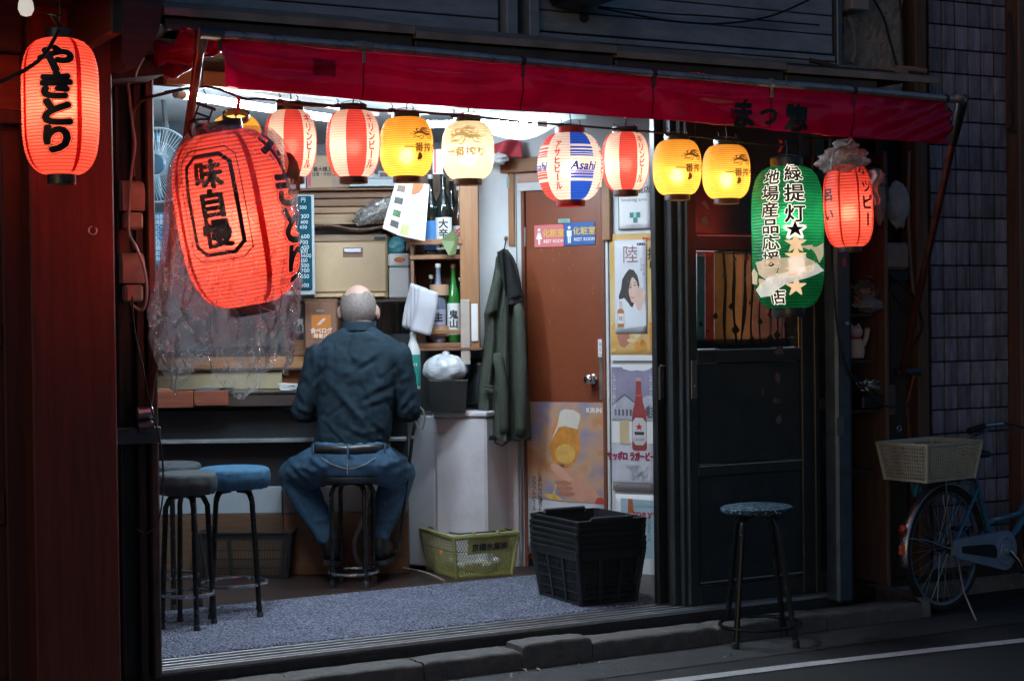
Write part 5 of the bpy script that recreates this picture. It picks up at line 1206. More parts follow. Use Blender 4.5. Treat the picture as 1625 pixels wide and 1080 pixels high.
pr(r, 'glass_print', w, h, [(.33, .24), (.40, .15), (.44, .06), (.50, .045), (.62, .05), (.69, .075), (.70, .10), (.67, .155), (.66, .175), (.5, .155), (.42, .165)], foam, 3)
pr(r, 'glass_print', w, h, ellp(.50, .335, .13, .065), beer2, 3)
skin = mat('print_skin', (.60, .30, .20), .55, 0, .12, 10); skin2 = mat('print_skin_dark', (.42, .17, .11), .55, 0, .12, 10)
pr(r, 'hand_print', w, h, [(.36, .41), (.46, .40), (.55, .43), (.66, .43), (.76, .49), (.88, .57), (.98, .64), (.92, .65), (.80, .645), (.66, .64), (.55, .62), (.46, .58), (.40, .53), (.36, .47)], skin, 2)
pr(r, 'hand_print', w, h, [(.31, .41), (.36, .395), (.44, .42), (.54, .47), (.60, .50), (.55, .52), (.46, .50), (.38, .47), (.32, .44)], mat('print_skin_light', (.68, .36, .25), .55, 0, .1, 10), 3)
for i in range(3): pr(r, 'hand_print', w, h, ellp(.47 + .02 * i, .525 + .035 * i, .11, .017), skin2, 3)
pr(r, 'glass_print', w, h, [(.36, .54), (.40, .50), (.36, .60), (.50, .645), (.28, .635), (.20, .60), (.33, .60)], beer2, 3)
pr(r, 'cuff_print', w, h, [(.90, .615), (.96, .61), (1, .625), (1, .655), (.87, .65)], cm('cuff_red', (.5, .06, .04)), 4)
lettering('lettering', 'KIRIN', h * .042, cm('print_white', (.8, .8, .8)), r, flat(w * .375, -.0036, h * .452), False, .05)
lettering('lettering', 'しあわせに浸りたい', h * .036, txt, r, flat(-w * .335, -.0036, h * .5 - h * .61), True, .02, .92)
lettering('lettering', 'クラフトビール', h * .036, txt, r, flat(-w * .415, -.0036, h * .5 - h * .60), True, .02, .92)
rd = cm('mark_red', (.55, .08, .03))
for sx in (-1, 1):
    for i in range(3):
        k = MB(); cx_, cz_ = .52, .70
        pts = [(cx_ + sx * (.02 + .03 * i * 0 + .10 * t + .0), cz_ + .025 * i + .0 + .06 - .06 * t ** 1.6) for t in (0, .35, .7, 1)]
        stroke_shape(k, [((x - .5) * w, (.5 - y) * h) for x, y in pts], .016, lambda x, y: Vector((x, -.0036, y))); k.build('mark', rd, r, smooth=0)
pr(r, 'badge', w, h, ellp(.05, .945, .02, .014), cm('badge_gold', (.45, .3, .1)), 2); lettering('lettering', '一一一一一一', h * .016, txtg, r, flat(-w * .28, -.0036, -h * .452), False)
# smoking notice
x0, z1 = door_uv(981, 262); x1, z0 = door_uv(1032, 363)
r, w, h = poster('white smoking area notice above the yellow poster', x0, x1, z0, z1, paperw)
for a, b_, c, d in ((0, .985, 1, 1), (0, 0, .02, 1), (0, 0, 1, .012)): pr(r, 'border', w, h, [(a, b_), (c, b_), (c, d), (a, d)], txt, 1)
lettering('lettering', '喫煙可能店', h * .11, txt, r, flat(0, -.003, h * .10), False, .02); lettering('lettering', 'Smoking area', h * .075, txtg, r, flat(0, -.003, -h * .04), False, .0)
gt = cm('notice_green', (.03, .22, .22))
for a, b_, c, d in ((.36, .74, .48, .82), (.57, .74, .69, .82), (.47, .82, .60, .90)): pr(r, 'mark', w, h, [(a, b_), (c, b_), (c, d), (a, d)], gt, 1)
pr(r, 'mark', w, h, [(.48, .74), (.57, .74), (.57, .82), (.48, .82)], cm('notice_teal', (.3, .55, .52)), 1)
for i in range(2): lettering('lettering', '一二三四五六七八', h * .032, txtg, r, flat(0, -.003, -h * (.43 + .035 * i)), False)
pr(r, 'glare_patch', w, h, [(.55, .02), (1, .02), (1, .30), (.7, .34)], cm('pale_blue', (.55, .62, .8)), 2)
# yellow poster behind
x0, z1 = door_uv(968, 372); x1, z0 = door_uv(1041, 572)
m, t, p, out = _nodes('yellow_poster'); N, L = t.nodes, t.links
tc = N.new('ShaderNodeTexCoord'); sx_ = N.new('ShaderNodeSeparateXYZ'); L.new(tc.outputs['Object'], sx_.inputs[0]); cr = N.new('ShaderNodeValToRGB'); mr = N.new('ShaderNodeMapRange'); mr.inputs[1].default_value = -.32; mr.inputs[2].default_value = .32
L.new(sx_.outputs[2], mr.inputs[0]); L.new(mr.outputs[0], cr.inputs[0]); e = cr.color_ramp.elements; e[0].color = (.62, .36, .10, 1); e[1].color = (.60, .40, .18, 1); q = e.new(.45); q.color = (.74, .58, .30, 1); q = e.new(.75); q.color = (.66, .42, .10, 1)
L.new(cr.outputs[0], p.inputs['Base Color']); p.inputs['Roughness'].default_value = .5
r, w, h = poster('tall yellow beer poster behind the white portrait poster', x0, x1, z0, z1, m, -.002)
pr(r, 'band', w, h, [(0, .955), (1, .955), (1, 1), (0, 1)], paperw, 1)
lettering('lettering', 'KIRIN', h * .036, cm('print_orange', (.7, .12, .02)), r, flat(w * .36, -.003, h * .455), False, .05)
lettering('lettering', '搾り', h * .10, txt, r, flat(w * .47, -.003, h * .29), True, .03)
pr(r, 'hand_print', w, h, [(.12, .78), (.25, .75), (.45, .76), (.5, .80), (.42, .86), (.3, .90), (.2, .88)], skin2, 1)
rr = random.Random(9)
for i in range(10):
    pr(r, 'food_print', w, h, ellp(rr.uniform(.48, .9), rr.uniform(.76, .92), rr.uniform(.05, .13), rr.uniform(.014, .05), 14), (cm('food_tan', (.66, .42, .16)), cm('food_cream', (.74, .58, .34)), cm('food_orange', (.66, .30, .05)))[i % 3], 2 + i % 3)
pr(r, 'glass_print', w, h, [(.86, .70), (1, .70), (1, .92), (.88, .92)], beer, 3); pr(r, 'sleeve_print', w, h, [(.02, .72), (.12, .70), (.16, .86), (.10, .93), (.02, .93)], beer2, 2)
# portrait poster
x0, z1 = door_uv(976, 382); x1, z0 = door_uv(1028, 528.5)
r, w, h = poster('white poster of a dark haired woman laughing behind her hand', x0, x1, z0, z1, cm('poster_pale', (.70, .72, .80)), -.0075)
lettering('lettering', 'KIRIN', h * .036, txt, r, flat(w * .34, -.003, h * .455), False, .05); lettering('lettering', '陸', h * .20, cm('print_copper', (.28, .13, .11)), r, flat(-.0, -.003, h * .35), True, .0, 1, .95)
lettering('lettering', 'かさねる味', h * .03, txtg, r, flat(w * .34, -.003, h * .24), True, 0, 1.0); lettering('lettering', '新しく陸', h * .03, txtg, r, flat(w * .42, -.003, h * .18), True, 0, 1.0)
hair = mat('print_hair', (.025, .018, .018), .5, 0, .4, 20)
pr(r, 'hair_print', w, h, [(.34, .36), (.46, .31), (.6, .32), (.72, .38), (.78, .48), (.74, .56), (.66, .62), (.56, .72), (.44, .70), (.3, .66), (.14, .64), (.12, .60), (.2, .52), (.24, .42)], hair, 1)
pr(r, 'coat_print', w, h, [(.1, .64), (.3, .62), (.44, .68), (.54, .74), (.6, .68), (.72, .70), (.92, .62), (.97, .72), (.96, .92), (.3, .95), (.08, .90)], cm('coat_white', (.74, .77, .84), .06), 2)
pr(r, 'face_print', w, h, [(.42, .44), (.5, .40), (.6, .40), (.7, .45), (.74, .54), (.70, .63), (.62, .68), (.52, .66), (.45, .58)], mat('print_face', (.72, .50, .42), .5, 0, .06, 8), 3)
pr(r, 'hair_print', w, h, [(.40, .48), (.46, .40), (.58, .37), (.5, .44), (.44, .54), (.42, .62)], hair, 4)
for cx_, cy_ in ((.505, .505), (.64, .485)):
    pr(r, 'eye_print', w, h, ellp(cx_, cy_, .045, .006, 10), hair, 4); pr(r, 'brow_print', w, h, ellp(cx_, cy_ - .03, .05, .004, 10), hair, 4)
pr(r, 'mouth_print', w, h, ellp(.56, .605, .055, .018, 12), cm('mouth', (.55, .12, .10)), 4); pr(r, 'mouth_print', w, h, ellp(.56, .60, .045, .008, 12), paperw, 5)
pr(r, 'hand_print', w, h, [(.62, .58), (.68, .50), (.74, .49), (.76, .53), (.82, .50), (.88, .53), (.86, .6), (.95, .55), (.99, .57), (.9, .68), (.8, .76), (.7, .74), (.64, .66)], mat('print_face', (.72, .50, .42), .5, 0, .06, 8), 5)
for i in range(3): pr(r, 'finger_line', w, h, [(.68 + .055 * i, .53), (.685 + .055 * i, .53), (.70 + .05 * i, .62), (.693 + .05 * i, .62)], skin2, 6)
wb = cm('whisky', (.42, .15, .03)); pr(r, 'bottle_print', w, h, [(.08, .76), (.12, .735), (.24, .735), (.29, .76), (.29, .93), (.08, .93)], wb, 6); pr(r, 'bottle_print', w, h, [(.14, .65), (.23, .65), (.23, .735), (.14, .735)], cm('bottle_clear', (.55, .55, .5)), 6)
pr(r, 'bottle_label', w, h, [(.09, .785), (.28, .785), (.28, .895), (.09, .895)], paperw, 7); lettering('lettering', '陸', h * .05, txt, r, flat(w * -.31, -.0055, h * -.34), True)
lettering('lettering', '一一一一一一一一', h * .016, txtg, r, flat(w * .1, -.004, -h * .43), False); lettering('lettering', '一一一一一一一一一一', h * .014, txtg, r, flat(w * .05, -.003, -h * .475), False)
# lager poster
x0, z1 = door_uv(971, 578); x1, z0 = door_uv(1041, 780)
r, w, h = poster('grey violet poster of a large brown lager bottle', x0, x1, z0, z1, cm('poster_grey', (.60, .61, .68)), -.002)
pr(r, 'sky_print', w, h, [(0, .02), (1, .02), (1, .42), (0, .42)], mat('violet', (.26, .24, .36), .6, 0, .25, 9), 1)
pr(r, 'torn_edge', w, h, [(.18, .0), (.28, .035), (.45, .05), (.6, .045), (.75, .05), (.9, .035), (1, .0)], paperw, 2)
bl_ = mat('building_print', (.42, .42, .50), .6, 0, .2, 16); bk_ = mat('building_dark', (.10, .10, .14), .6, 0, .3, 20)
pr(r, 'house_print', w, h, [(0, .32), (.30, .235), (.58, .31), (.58, .45), (0, .45)], bl_, 2); pr(r, 'house_print', w, h, [(.66, .28), (.85, .24), (1, .27), (1, .45), (.66, .45)], bl_, 2)
for i in range(6): pr(r, 'window_print', w, h, [(.06 + .09 * i, .355), (.105 + .09 * i, .355), (.105 + .09 * i, .405), (.06 + .09 * i, .405)], bk_, 3)
pr(r, 'roof_print', w, h, [(0, .315), (.30, .23), (.58, .305), (.58, .318), (.30, .245), (0, .33)], bk_, 3); pr(r, 'tree_print', w, h, ellp(.90, .37, .12, .05), bk_, 3); pr(r, 'snow_print', w, h, [(0, .43), (1, .43), (1, .62), (0, .62)], paperw, 2)
br_ = mat('bottle_red', (.30, .05, .05), .4, 0, .25, 14); pr(r, 'bottle_print', w, h, [(.575, .115), (.69, .115), (.695, .20), (.73, .30), (.80, .38), (.81, .44), (.81, .66), (.78, .675), (.5, .675), (.47, .66), (.47, .44), (.48, .38), (.54, .30), (.57, .20)], br_, 4)
pr(r, 'bottle_cap', w, h, [(.57, .105), (.69, .105), (.695, .13), (.565, .13)], cm('cap_print', (.5, .35, .3)), 5); pr(r, 'bottle_label', w, h, [(.48, .455), (.55, .42), (.72, .42), (.80, .455), (.80, .60), (.72, .635), (.55, .635), (.48, .60)], cm('label_silver', (.6, .6, .62)), 5)
pr(r, 'neck_band', w, h, [(.56, .235), (.715, .235), (.72, .25), (.555, .25)], cm('neck_red', (.5, .1, .08)), 5)
lettering('lettering', '★', h * .075, cm('star_red', (.5, .02, .03)), r, flat(w * .14, -.005, h * .01), True); pr(r, 'label_band', w, h, [(.52, .53), (.76, .53), (.74, .555), (.54, .555)], txt, 6); lettering('lettering', 'LAGER', h * .03, txtg, r, flat(w * .14, -.005, -h * .09), False, .02)
pr(r, 'glass_print', w, h, [(.18, .44), (.40, .44), (.40, .63), (.18, .63)], cm('print_beige', (.58, .46, .28)), 4)
wn = cm('wine_ink', (.30, .012, .06)); lettering('lettering', 'サッポロ ラガービール', h * .072, wn, r, flat(0, -.004, -h * .225), False, .05, .98, .62)
rr = random.Random(2)
for i in range(12): pr(r, 'crease_print', w, h, [(rr.uniform(.1, .9), rr.uniform(.76, .92)) for _ in range(3)], cm('crease', (.56, .57, .64)), 2)
pr(r, 'border', w, h, [(0, .93), (1, .93), (1, .938), (0, .938)], txtg, 3); pr(r, 'badge', w, h, ellp(.05, .955, .03, .015), cm('badge_gold', (.45, .3, .1)), 3); lettering('lettering', '一一一一一一一一', h * .016, txtg, r, flat(w * .1, -.004, -h * .46), False)
for sx in (-.44, .42): lettering('lettering', 'しみじみと飲むほどに', h * .034, cm('print_white', (.8, .8, .8)), r, flat(w * sx, -.004, h * .26), True, 0, 1.0)
# dry poster
x0, z1 = door_uv(977, 783); x1, z0 = door_uv(1041, 925)
r, w, h = poster('framed pale blue poster with the neck of a brown bottle', x0, x1, z0, z1, paperw, -.002)
pr(r, 'picture', w, h, [(.14, .045), (.97, .06), (.97, .72), (.14, .72)], mat('pale_teal', (.38, .52, .60), .5, 0, .15, 9), 1)
pr(r, 'bottle_print', w, h, [(.33, .05), (.44, .05), (.46, .18), (.52, .30), (.60, .42), (.62, .72), (.2, .72), (.22, .42), (.28, .30), (.32, .18)], mat('dry_brown', (.42, .10, .03), .4, 0, .2, 12), 2)
pr(r, 'neck_band', w, h, [(.29, .215), (.475, .215), (.50, .27), (.27, .27)], cm('label_silver', (.6, .6, .62)), 3)
lettering('lettering', '"DRY"', h * .10, cm('dry_red', (.55, .03, .05)), r, flat(w * .22, -.004, h * .27), False, .03, 1, 1, slant=.15); lettering('lettering', 'THE JAPAN BRAND', h * .035, txtg, r, flat(w * .2, -.004, h * .37), False); lettering('lettering', '辛口生ビール', h * .05, txt, r, flat(w * .36, -.004, h * .12), True)

# ---- wooden bottle shelf
SY = 8.62
shf = ithing('bottle_shelf', 'open pine shelf unit holding sake bottles beside white wall', 'shelf', (onY(705, 500, SY).x, SY, .9))
def ux(px, py=500, y=SY): return uz(px, py, y)[0]
def uzz(px, py, y=SY): return uz(px, py, y)[1]
B(shf).box(ux(731), ux(761), SY, SY + .035, uzz(745, 556), ZC - .01, .003).build('front_post', pine, shf)
B(shf).box(ux(748), ux(761), SY + .036, SY + .30, uzz(745, 556), ZC - .01, .003).build('side_panel', pine, shf)
B(shf).box(ux(652), ux(657.5), SY + .02, SY + .30, uzz(655, 556), uzz(655, 384), .002).build('side_panel', brown, shf)
B(shf).box(ux(650), ux(748), SY + .29, SY + .305, uzz(700, 552), uzz(700, 262)).build('back_panel', wood('shelf_back', (.12, .07, .045), .6, .3, 'z', 5, .3), shf)
for y0, y1, d0 in ((404, 411, .01), (544, 551, -.005)): B(shf).box(ux(651), ux(747), SY + d0, SY + .288, uzz(700, y1), uzz(700, y0), .002).build('shelf_board', pinex, shf)
for y0, y1 in ((379, 388), (523, 530)): B(shf).box(ux(651), ux(735), SY - .012, SY + .0, uzz(700, y1), uzz(700, y0), .002).build('rail', pinex, shf)
B(shf).box(ux(650), ux(765), SY - .02, SY + .3, uzz(700, 556), uzz(700, 551.5), .002).build('base_board', brown, shf)
# bottles
greeng = mat('green_glass', (.012, .05, .03), .08, 0, .1, 5, coat=.6); darkg = mat('dark_glass', (.008, .014, .012), .07, 0, .1, 5, coat=.6); clearg = mat('blue_clear_glass', (.18, .22, .30), .08, 0, .2, 5, coat=.6)
def bottle(label, px, py0, py1, hw, y, gm, lab=None, labtext=None, capm=None, l0=.08, l1=.45, tcol=None):
    X, z1 = uz(px, py0, y); z0 = uz(px, py1, y)[1]; H = z1 - z0; R = hw * y / 2700
    r = ithing('sake_bottle', label, 'bottle', (X, y, z0), 'sake bottles')
    k = MB(); k.lathe([(0, 0), (R * .9, 0), (R, .008), (R, H * .56), (R * .93, H * .62), (R * .62, H * .70), (R * .38, H * .77), (R * .33, H * .84), (R * .32, H * .945), (R * .38, H * .95)], 24); k.build('glass', gm, r, smooth=50)
    k = MB(); k.lathe([(R * .36, H * .945), (R * .40, H * .955), (R * .40, H * .995), (R * .34, H), (0, H)], 18); k.build('cap', capm or whiteplastic, r, smooth=50)
    if lab:
        k = MB(); k.grid(lambda u, v: ((R + .0012) * sin((u - .5) * 2.5), -(R + .0012) * cos((u - .5) * 2.5), H * (l0 + (l1 - l0) * v)), 14, 1); k.build('label', lab, r, smooth=180)
        if labtext:
            s_ = H * (l1 - l0) / (len(labtext) + .3); s_ = min(s_, R * 1.3)
            lettering('lettering', labtext, s_, tcol or txt, r, lambda a, b_: Vector(((R + .0022) * sin(a / R), -(R + .0022) * cos(a / R), H * (l0 + l1) / 2 + b_)), True, .04, 1, 1, cut=R * .3)
    return r
bottle('dark bottle with blue label, leftmost on the upper shelf', 683, 277, 404, 11.5, SY + .07, darkg, cm('label_blue', (.05, .2, .5)), None, None, .06, .42)
bottle('tall dark bottle with big white label on upper shelf', 703, 274, 404, 13.5, SY + .06, darkg, cm('label_white', (.72, .74, .74)), '大辛口', mat('cap_dark', (.25, .27, .3), .3, .6), .06, .45)
bottle('dark bottle standing behind the white labelled one', 716, 281, 404, 11, SY + .17, darkg, None, None, mat('cap_red', (.4, .2, .18), .4))
bottle('dark bottle with pale label beside the pine post', 728, 296, 404, 11, SY + .14, mat('brown_glass', (.04, .025, .02), .1), cm('label_cream', (.66, .62, .6)), '辛口', None, .08, .42, cm('label_red', (.5, .04, .04)))
bottle('clear blue bottle held by tape, lower shelf', 695, 418, 543, 11.5, SY + .05, clearg, cm('label_lilac', (.42, .43, .58)), '生', cm('cap_silver', (.55, .55, .56)), .22, .42)
bottle('green bottle with white label on lower shelf', 719, 419, 543, 11, SY + .08, mat('bright_green_glass', (.02, .16, .03), .08, 0, .1, 5, coat=.6), cm('label_white', (.72, .74, .74)), '鬼山', mat('cap_brown', (.3, .12, .08), .4), .1, .5)
bottle('short green bottle against the post on lower shelf', 731, 440, 543, 9, SY + .12, greeng, cm('label_white', (.72, .74, .74)), '純米', None, .1, .5)
bottle('bottle with black brush label at lower shelf left', 684, 436, 543, 9.5, SY + .13, darkg, cm('label_white', (.72, .74, .74)), '上々', None, .12, .62)
tapem = mat('packing_tape', (.45, .28, .18), .4, 0, .08, 12)
for i, (py, lab) in enumerate(((460, 'upper roll of brown packing tape round clear bottle'), (525, 'lower roll of brown packing tape round clear bottle'))):
    X, z = uz(697, py, SY + .05); R = 15.5 * SY / 2700; h_ = 17 * SY / 2700
    k = MB(); k.lathe([(R, -h_ / 2), (R, h_ / 2), (R * .80, h_ / 2), (R * .80, -h_ / 2), (R, -h_ / 2)], 28, cap=False); tag(k.build('tape_roll', tapem, loc=(X, SY + .05 - (.0 if i else .0), z)), lab, 'tape', 'packing tape rolls')
X, z = uz(735, 525, SY); ione(MB().box(X - .012, X + .035, SY - .016, SY - .001, z - .17, z + .16, .003), 'taped_notice', mat('notice_buff', (.45, .38, .33), .7), 'buff paper notice taped to the lower pine post', 'notice', (X, SY, z))
X, z = uz(753, 510, SY); ione(MB().box(X - .016, X + .018, SY - .01, SY - .0015, z - .1, z + .09, .002), 'taped_notice', paperw, 'narrow white notice on the pine post edge', 'notice', (X, SY, z))
# folded green leaf packet on the rail
X, z = uz(712, 384, SY - .03); k = MB(Matrix.Translation((X, SY - .03, z))); k.add([(-.04, 0, .01), (.02, -.02, .06), (.03, -.01, -.0), (0, -.02, -.07), (.035, 0, -.06), (.05, .01, .03)], [(0, 1, 2), (0, 2, 3), (2, 4, 3), (1, 5, 2), (2, 5, 4)])
k.X = None; ione(k, 'folded_packet', mat('olive_paper', (.14, .19, .08), .6), 'olive green folded paper tucked behind the shelf rail', 'packet', (X, SY - .03, z), smooth=0, solid=.002)
# hanging paper stacks left of lower shelf
PLAB = ('front white paper sheet curling left of the lower bottles', 'second paper sheet behind the front curling sheet', 'middle sheet of the fanned papers by lower bottles', 'fourth sheet of the fanned papers by lower bottles', 'rearmost leftmost sheet of the fanned papers')
for i in range(5):
    k = MB(); c_ = onY(672 - 3.2 * i, 494 - 1.5 * i, SY - .06 + .008 * i); wq, hq = .10 - .004 * i, .22
    k.grid(lambda u, v: ((u - .5) * wq + (v - .5) * .035 + .012 * sin(v * 2.6 + i), -.006 * sin(pi * u) + .008 * v * v + .004 * sin(v * 7 + i), (v - .5) * hq - (u - .5) * .03), 6, 12)
    o = k.build('paper_sheet', mat('grey_paper', (.50, .50, .56), .7, 0, .05, 9), loc=c_, smooth=180); o.modifiers.new('t', 'SOLIDIFY').thickness = .0006; tag(o, PLAB[i], 'paper', 'hanging paper sheets')
# menu sheets
MY = 8.52
for j, (lab, quad, seed) in enumerate((('white menu sheet with dish photos, left of the bottles', ((628, 289), (648, 290), (634, 374), (607, 362)), 1), ('white menu sheet with an orange corner before dark bottles', ((647, 289), (681, 292), (674, 382), (630, 373)), 2))):
    cx_, cz_ = [sum(uz(x, y, MY)[i] for x, y in quad) / 4 for i in (0, 1)]; P4 = [(uz(x, y, MY)[0] - cx_, uz(x, y, MY)[1] - cz_) for x, y in quad]
    r = ithing('menu_sheet', lab, 'menu', (cx_, MY + .015 * j, cz_), 'menu sheets'); 
    def bil(u, v): 
        a = [P4[0][i] * (1 - u) + P4[1][i] * u for i in (0, 1)]; b_ = [P4[3][i] * (1 - u) + P4[2][i] * u for i in (0, 1)]; return (a[0] * (1 - v) + b_[0] * v, a[1] * (1 - v) + b_[1] * v)
    k = MB(); k.prism([bil(0, 0), bil(1, 0), bil(1, 1), bil(0, 1)], -.001, .001); k.build('sheet', paperw, r, smooth=0)
    def q4(u0, v0, u1, v1, nm, m_):
        k = MB(); k.poly([bil(u0, v0), bil(u1, v0), bil(u1, v1), bil(u0, v1)], -.0018); k.build(nm, m_, r, smooth=0)
    rr = random.Random(seed)
    if j == 0:
        for v in (.06, .3, .55, .76): q4(.25 + .1 * (v > .5), v, .85, v + .13, 'dish_photo', mat('dish_%d' % int(v * 100), rr.choice([(.05, .05, .05), (.16, .10, .07), (.06, .14, .05), (.35, .2, .1)]), .5, 0, .8, 60))
    else:
        k = MB(); n = 10; k.poly([bil(.25 + 0 * i, .0) if i == 0 else bil(.25 + .5 * sin(pi / 2 * (i - 1) / (n - 1)) * 1.0, .22 * cos(pi / 2 * (i - 1) / (n - 1)) * 1.0) for i in range(1, n + 1)] + [bil(.25, .0)], -.0018); k.build('corner_print', mat('menu_orange', (.45, .16, .06), .6), r, smooth=0)
        q4(.05, .78, .38, .97, 'corner_print', mat('menu_olive', (.45, .45, .2), .6))
    for i in range(15 if j else 0):
        v = .12 + i * .045; u0 = rr.uniform(.45, .6) if v < .3 else rr.uniform(.12, .3)
        q4(u0, v, rr.uniform(.7, .92), v + .014, 'text_line', txtg)

# ---- upper shelf: planks, cardboard box, tray
BY = 9.0
wl2 = ithing('plank_shelf', 'stained wooden plank shelf above the beige cabinet', 'shelf', (onY(560, 340, BY).x, BY, 1.6))
for y0, y1, x0, x1, m_ in ((303, 314, 470, 640, oldx), (315, 327, 478, 640, oldx), (328, 338, 490, 640, wood('pale_plank', (.36, .22, .12), .5, .3, 'x', 5, .4)), (339, 356, 490, 640, wood('tan_plank', (.42, .28, .16), .5, .25, 'x', 5, .4))):
    B(wl2).box(ux(x0, y0, BY), ux(x1, y0, BY), BY + random.uniform(0, .02), BY + .2, uzz(560, y1 - .4, BY), uzz(560, y0, BY), .003).build('plank', m_, wl2)
B(wl2).box(ux(470, 300, BY), ux(652, 300, BY), BY - .06, BY + .3, uzz(560, 303, BY) + .001, uzz(560, 300, BY) + .001, .002).build('shelf_board', oldx, wl2)
B(wl2).box(ux(466, 480, BY), ux(655, 480, BY), BY - .1, BY + .34, uzz(560, 480, BY), uzz(560, 475, BY), .002).build('shelf_board', darkwoodx, wl2)
B(wl2).box(ux(600, 300, BY), ux(655, 300, BY), BY + .21, BY + .34, uzz(560, 400, BY), uzz(560, 250, BY), .002).build('back_board', brown, wl2)
cb = ithing('cardboard_box', 'printed brown cardboard box on the upper shelf', 'box', (onY(520, 300, BY).x, BY - .02, uzz(520, 300, BY) + .003)); card = mat('cardboard', (.46, .32, .22), .7, 0, .08, 8, .0006, 60)
zcb = uzz(520, 300, BY) + .003; x0, x1 = ux(489, 300, BY), ux(556, 300, BY); zt_ = uzz(520, 248, BY)
B(cb).box(x0, x1, BY - .04, BY + .18, zcb, zt_, .003).build('carton', card, cb); B(cb).box(x0 - .001, x0 + .02, BY - .0415, BY - .0405, zcb + .01, zt_ - .01).build('red_band', cm('band_red', (.45, .1, .12)), cb)
ox, oz = x0 - _O[cb.name].x, 0
lettering('lettering', '最大積上段数5段', .026, txt, cb, flat(ox + .125, -.0225, .098), False, .03, .95); lettering('lettering', '注意・手回し厳禁', .021, txt, cb, flat(ox + .105, -.0225, .072), False, .02, .95)
for i in range(5): lettering('lettering', '取扱注意品物', .011, txtg, cb, flat(ox + .165, -.0225, .05 - i * .011), False)
tb_ = ithing('carton', 'white cartons stacked at the left of upper shelf', 'box', (onY(478, 290, BY).x, BY, zcb)); B(tb_).box(ux(458, 300, BY), ux(487, 300, BY), BY - .03, BY + .15, zcb, uzz(470, 262, BY), .003).build('carton', whiteplastic, tb_); B(tb_).box(ux(472, 300, BY), ux(479, 300, BY), BY - .032, BY - .0305, zcb + .02, zcb + .05).build('print_mark', txt, tb_)
ty = ithing('plastic_tray', 'shallow grey blue tray holding cloth on the shelf', 'tray', (onY(592, 296, BY).x, BY - .05, zcb)); trm = mat('tray_blue', (.36, .42, .46), .4, 0, .08, 9)
x0, x1 = ux(557, 300, BY), ux(632, 300, BY); B(ty).box(x0 + .01, x1 - .01, BY - .09, BY + .12, zcb, zcb + .004, .002).build('base', trm, ty)
for a, b_, c, d in ((x0, x1, BY - .1, BY - .09), (x0, x1, BY + .12, BY + .13), (x0, x0 + .01, BY - .089, BY + .119), (x1 - .01, x1, BY - .089, BY + .119)): B(ty).box(a, b_, c, d, zcb + .001, zcb + .045, .003).build('side', trm, ty)
B(ty).tube([(x0 - .004, BY - .102, zcb + .044), (x1 + .004, BY - .102, zcb + .044)], .006, 8).build('rim', trm, ty)
X, z = uz(580, 285, BY); k = MB(); crumple(k, (0, 0, 0), (.075, .06, .045), 61, .3); tag(k.build('cloth', mat('white_cloth', (.7, .72, .76), .8), loc=(X, BY, zcb + .04), smooth=70), 'crumpled white cloth lying in the tray', 'cloth')
k = MB()
for i in range(3): k.box(.03 + i * .042, .062 + i * .042, -.012, .012, -.02, .03, .002)
X, z = uz(600, 282, BY); q = ithing('egg_rack', 'grey plastic rack with square holes behind tray', 'rack', (X + .06, BY + .02, zcb + .05)); _O.pop(q.name); k = MB()
for a, b_, c, d in ((-.06, .1, -.03, -.02), (-.06, .1, .03, .04), (-.06, -.05, -.0195, .0295), (-.01, 0, -.0195, .0295), (.04, .05, -.0195, .0295), (.09, .1, -.0195, .0295)): k.box(a, b_, -.01, .01, c, d, .002)
k.build('frame', trm, q)
X, z = uz(598, 335, BY - .06); k = MB(); crumple(k, (0, 0, 0), (.13, .05, .05), 71, .3, (40, 24), 3.5)
tag(k.build('plastic_roll', film('wrap_film', (.8, .78, .75), .4, .35, .012, 22, .15), loc=(X, BY - .07, z), rz=0, smooth=60), 'crumpled clear plastic wrap on the plank shelf', 'plastic'); bpy.data.objects['plastic_roll'].rotation_euler = (0, radians(-25), 0)
X, z = uz(555, 364, BY - .08); k = MB(); k.grid(lambda u, v: ((u - .5) * .44, (v - .5) * .2, .012 * sin(u * 8) + .02 * u * (1 - u) + .006 * sin(v * 9 + u * 4)), 24, 10)
tag(k.build('folded_sheet', mat('brown_vinyl', (.12, .055, .04), .3, 0, .2, 9), loc=(X + .01, BY - .05, z), solid=.012, smooth=180), 'dark brown folded sheet on top of beige cabinet', 'sheet')
# beige cabinet
cab = ithing('beige_cabinet', 'beige metal dish cabinet with recessed silver handle', 'cabinet', (onY(556, 465, BY).x, BY - .08, uzz(556, 475, BY) + .001)); bg_ = mat('beige_enamel', (.66, .49, .30), .45, 0, .06, 8, .0006, 80, dirt=.28, dirtcol=(.3, .18, .09))
x0, x1 = ux(498, 470, BY - .1), ux(615, 470, BY - .1); zc0 = uzz(556, 475, BY) + .002; zt_ = uzz(556, 372, BY - .1)
B(cab).box(x0, x1, BY - .09, BY + .2, zc0, zt_, .006).build('body', bg_, cab); B(cab).box(x0 + .003, x1 - .004, BY - .108, BY - .0905, uzz(556, 463, BY - .1), uzz(556, 385, BY - .1), .006).build('door_panel', bg_, cab)
B(cab).box(x0 + .001, x1 - .001, BY - .1, BY - .0905, uzz(556, 383, BY - .1), zt_ - .002, .002).build('top_strip', wood('strip_tan', (.3, .2, .13), .5, .2, 'x', 5, .3), cab); B(cab).box(x0 + .02, x1 - .01, BY - .13, BY - .0905, uzz(556, 471, BY - .1), uzz(556, 465, BY - .1), .002).build('lower_strip', bg_, cab)
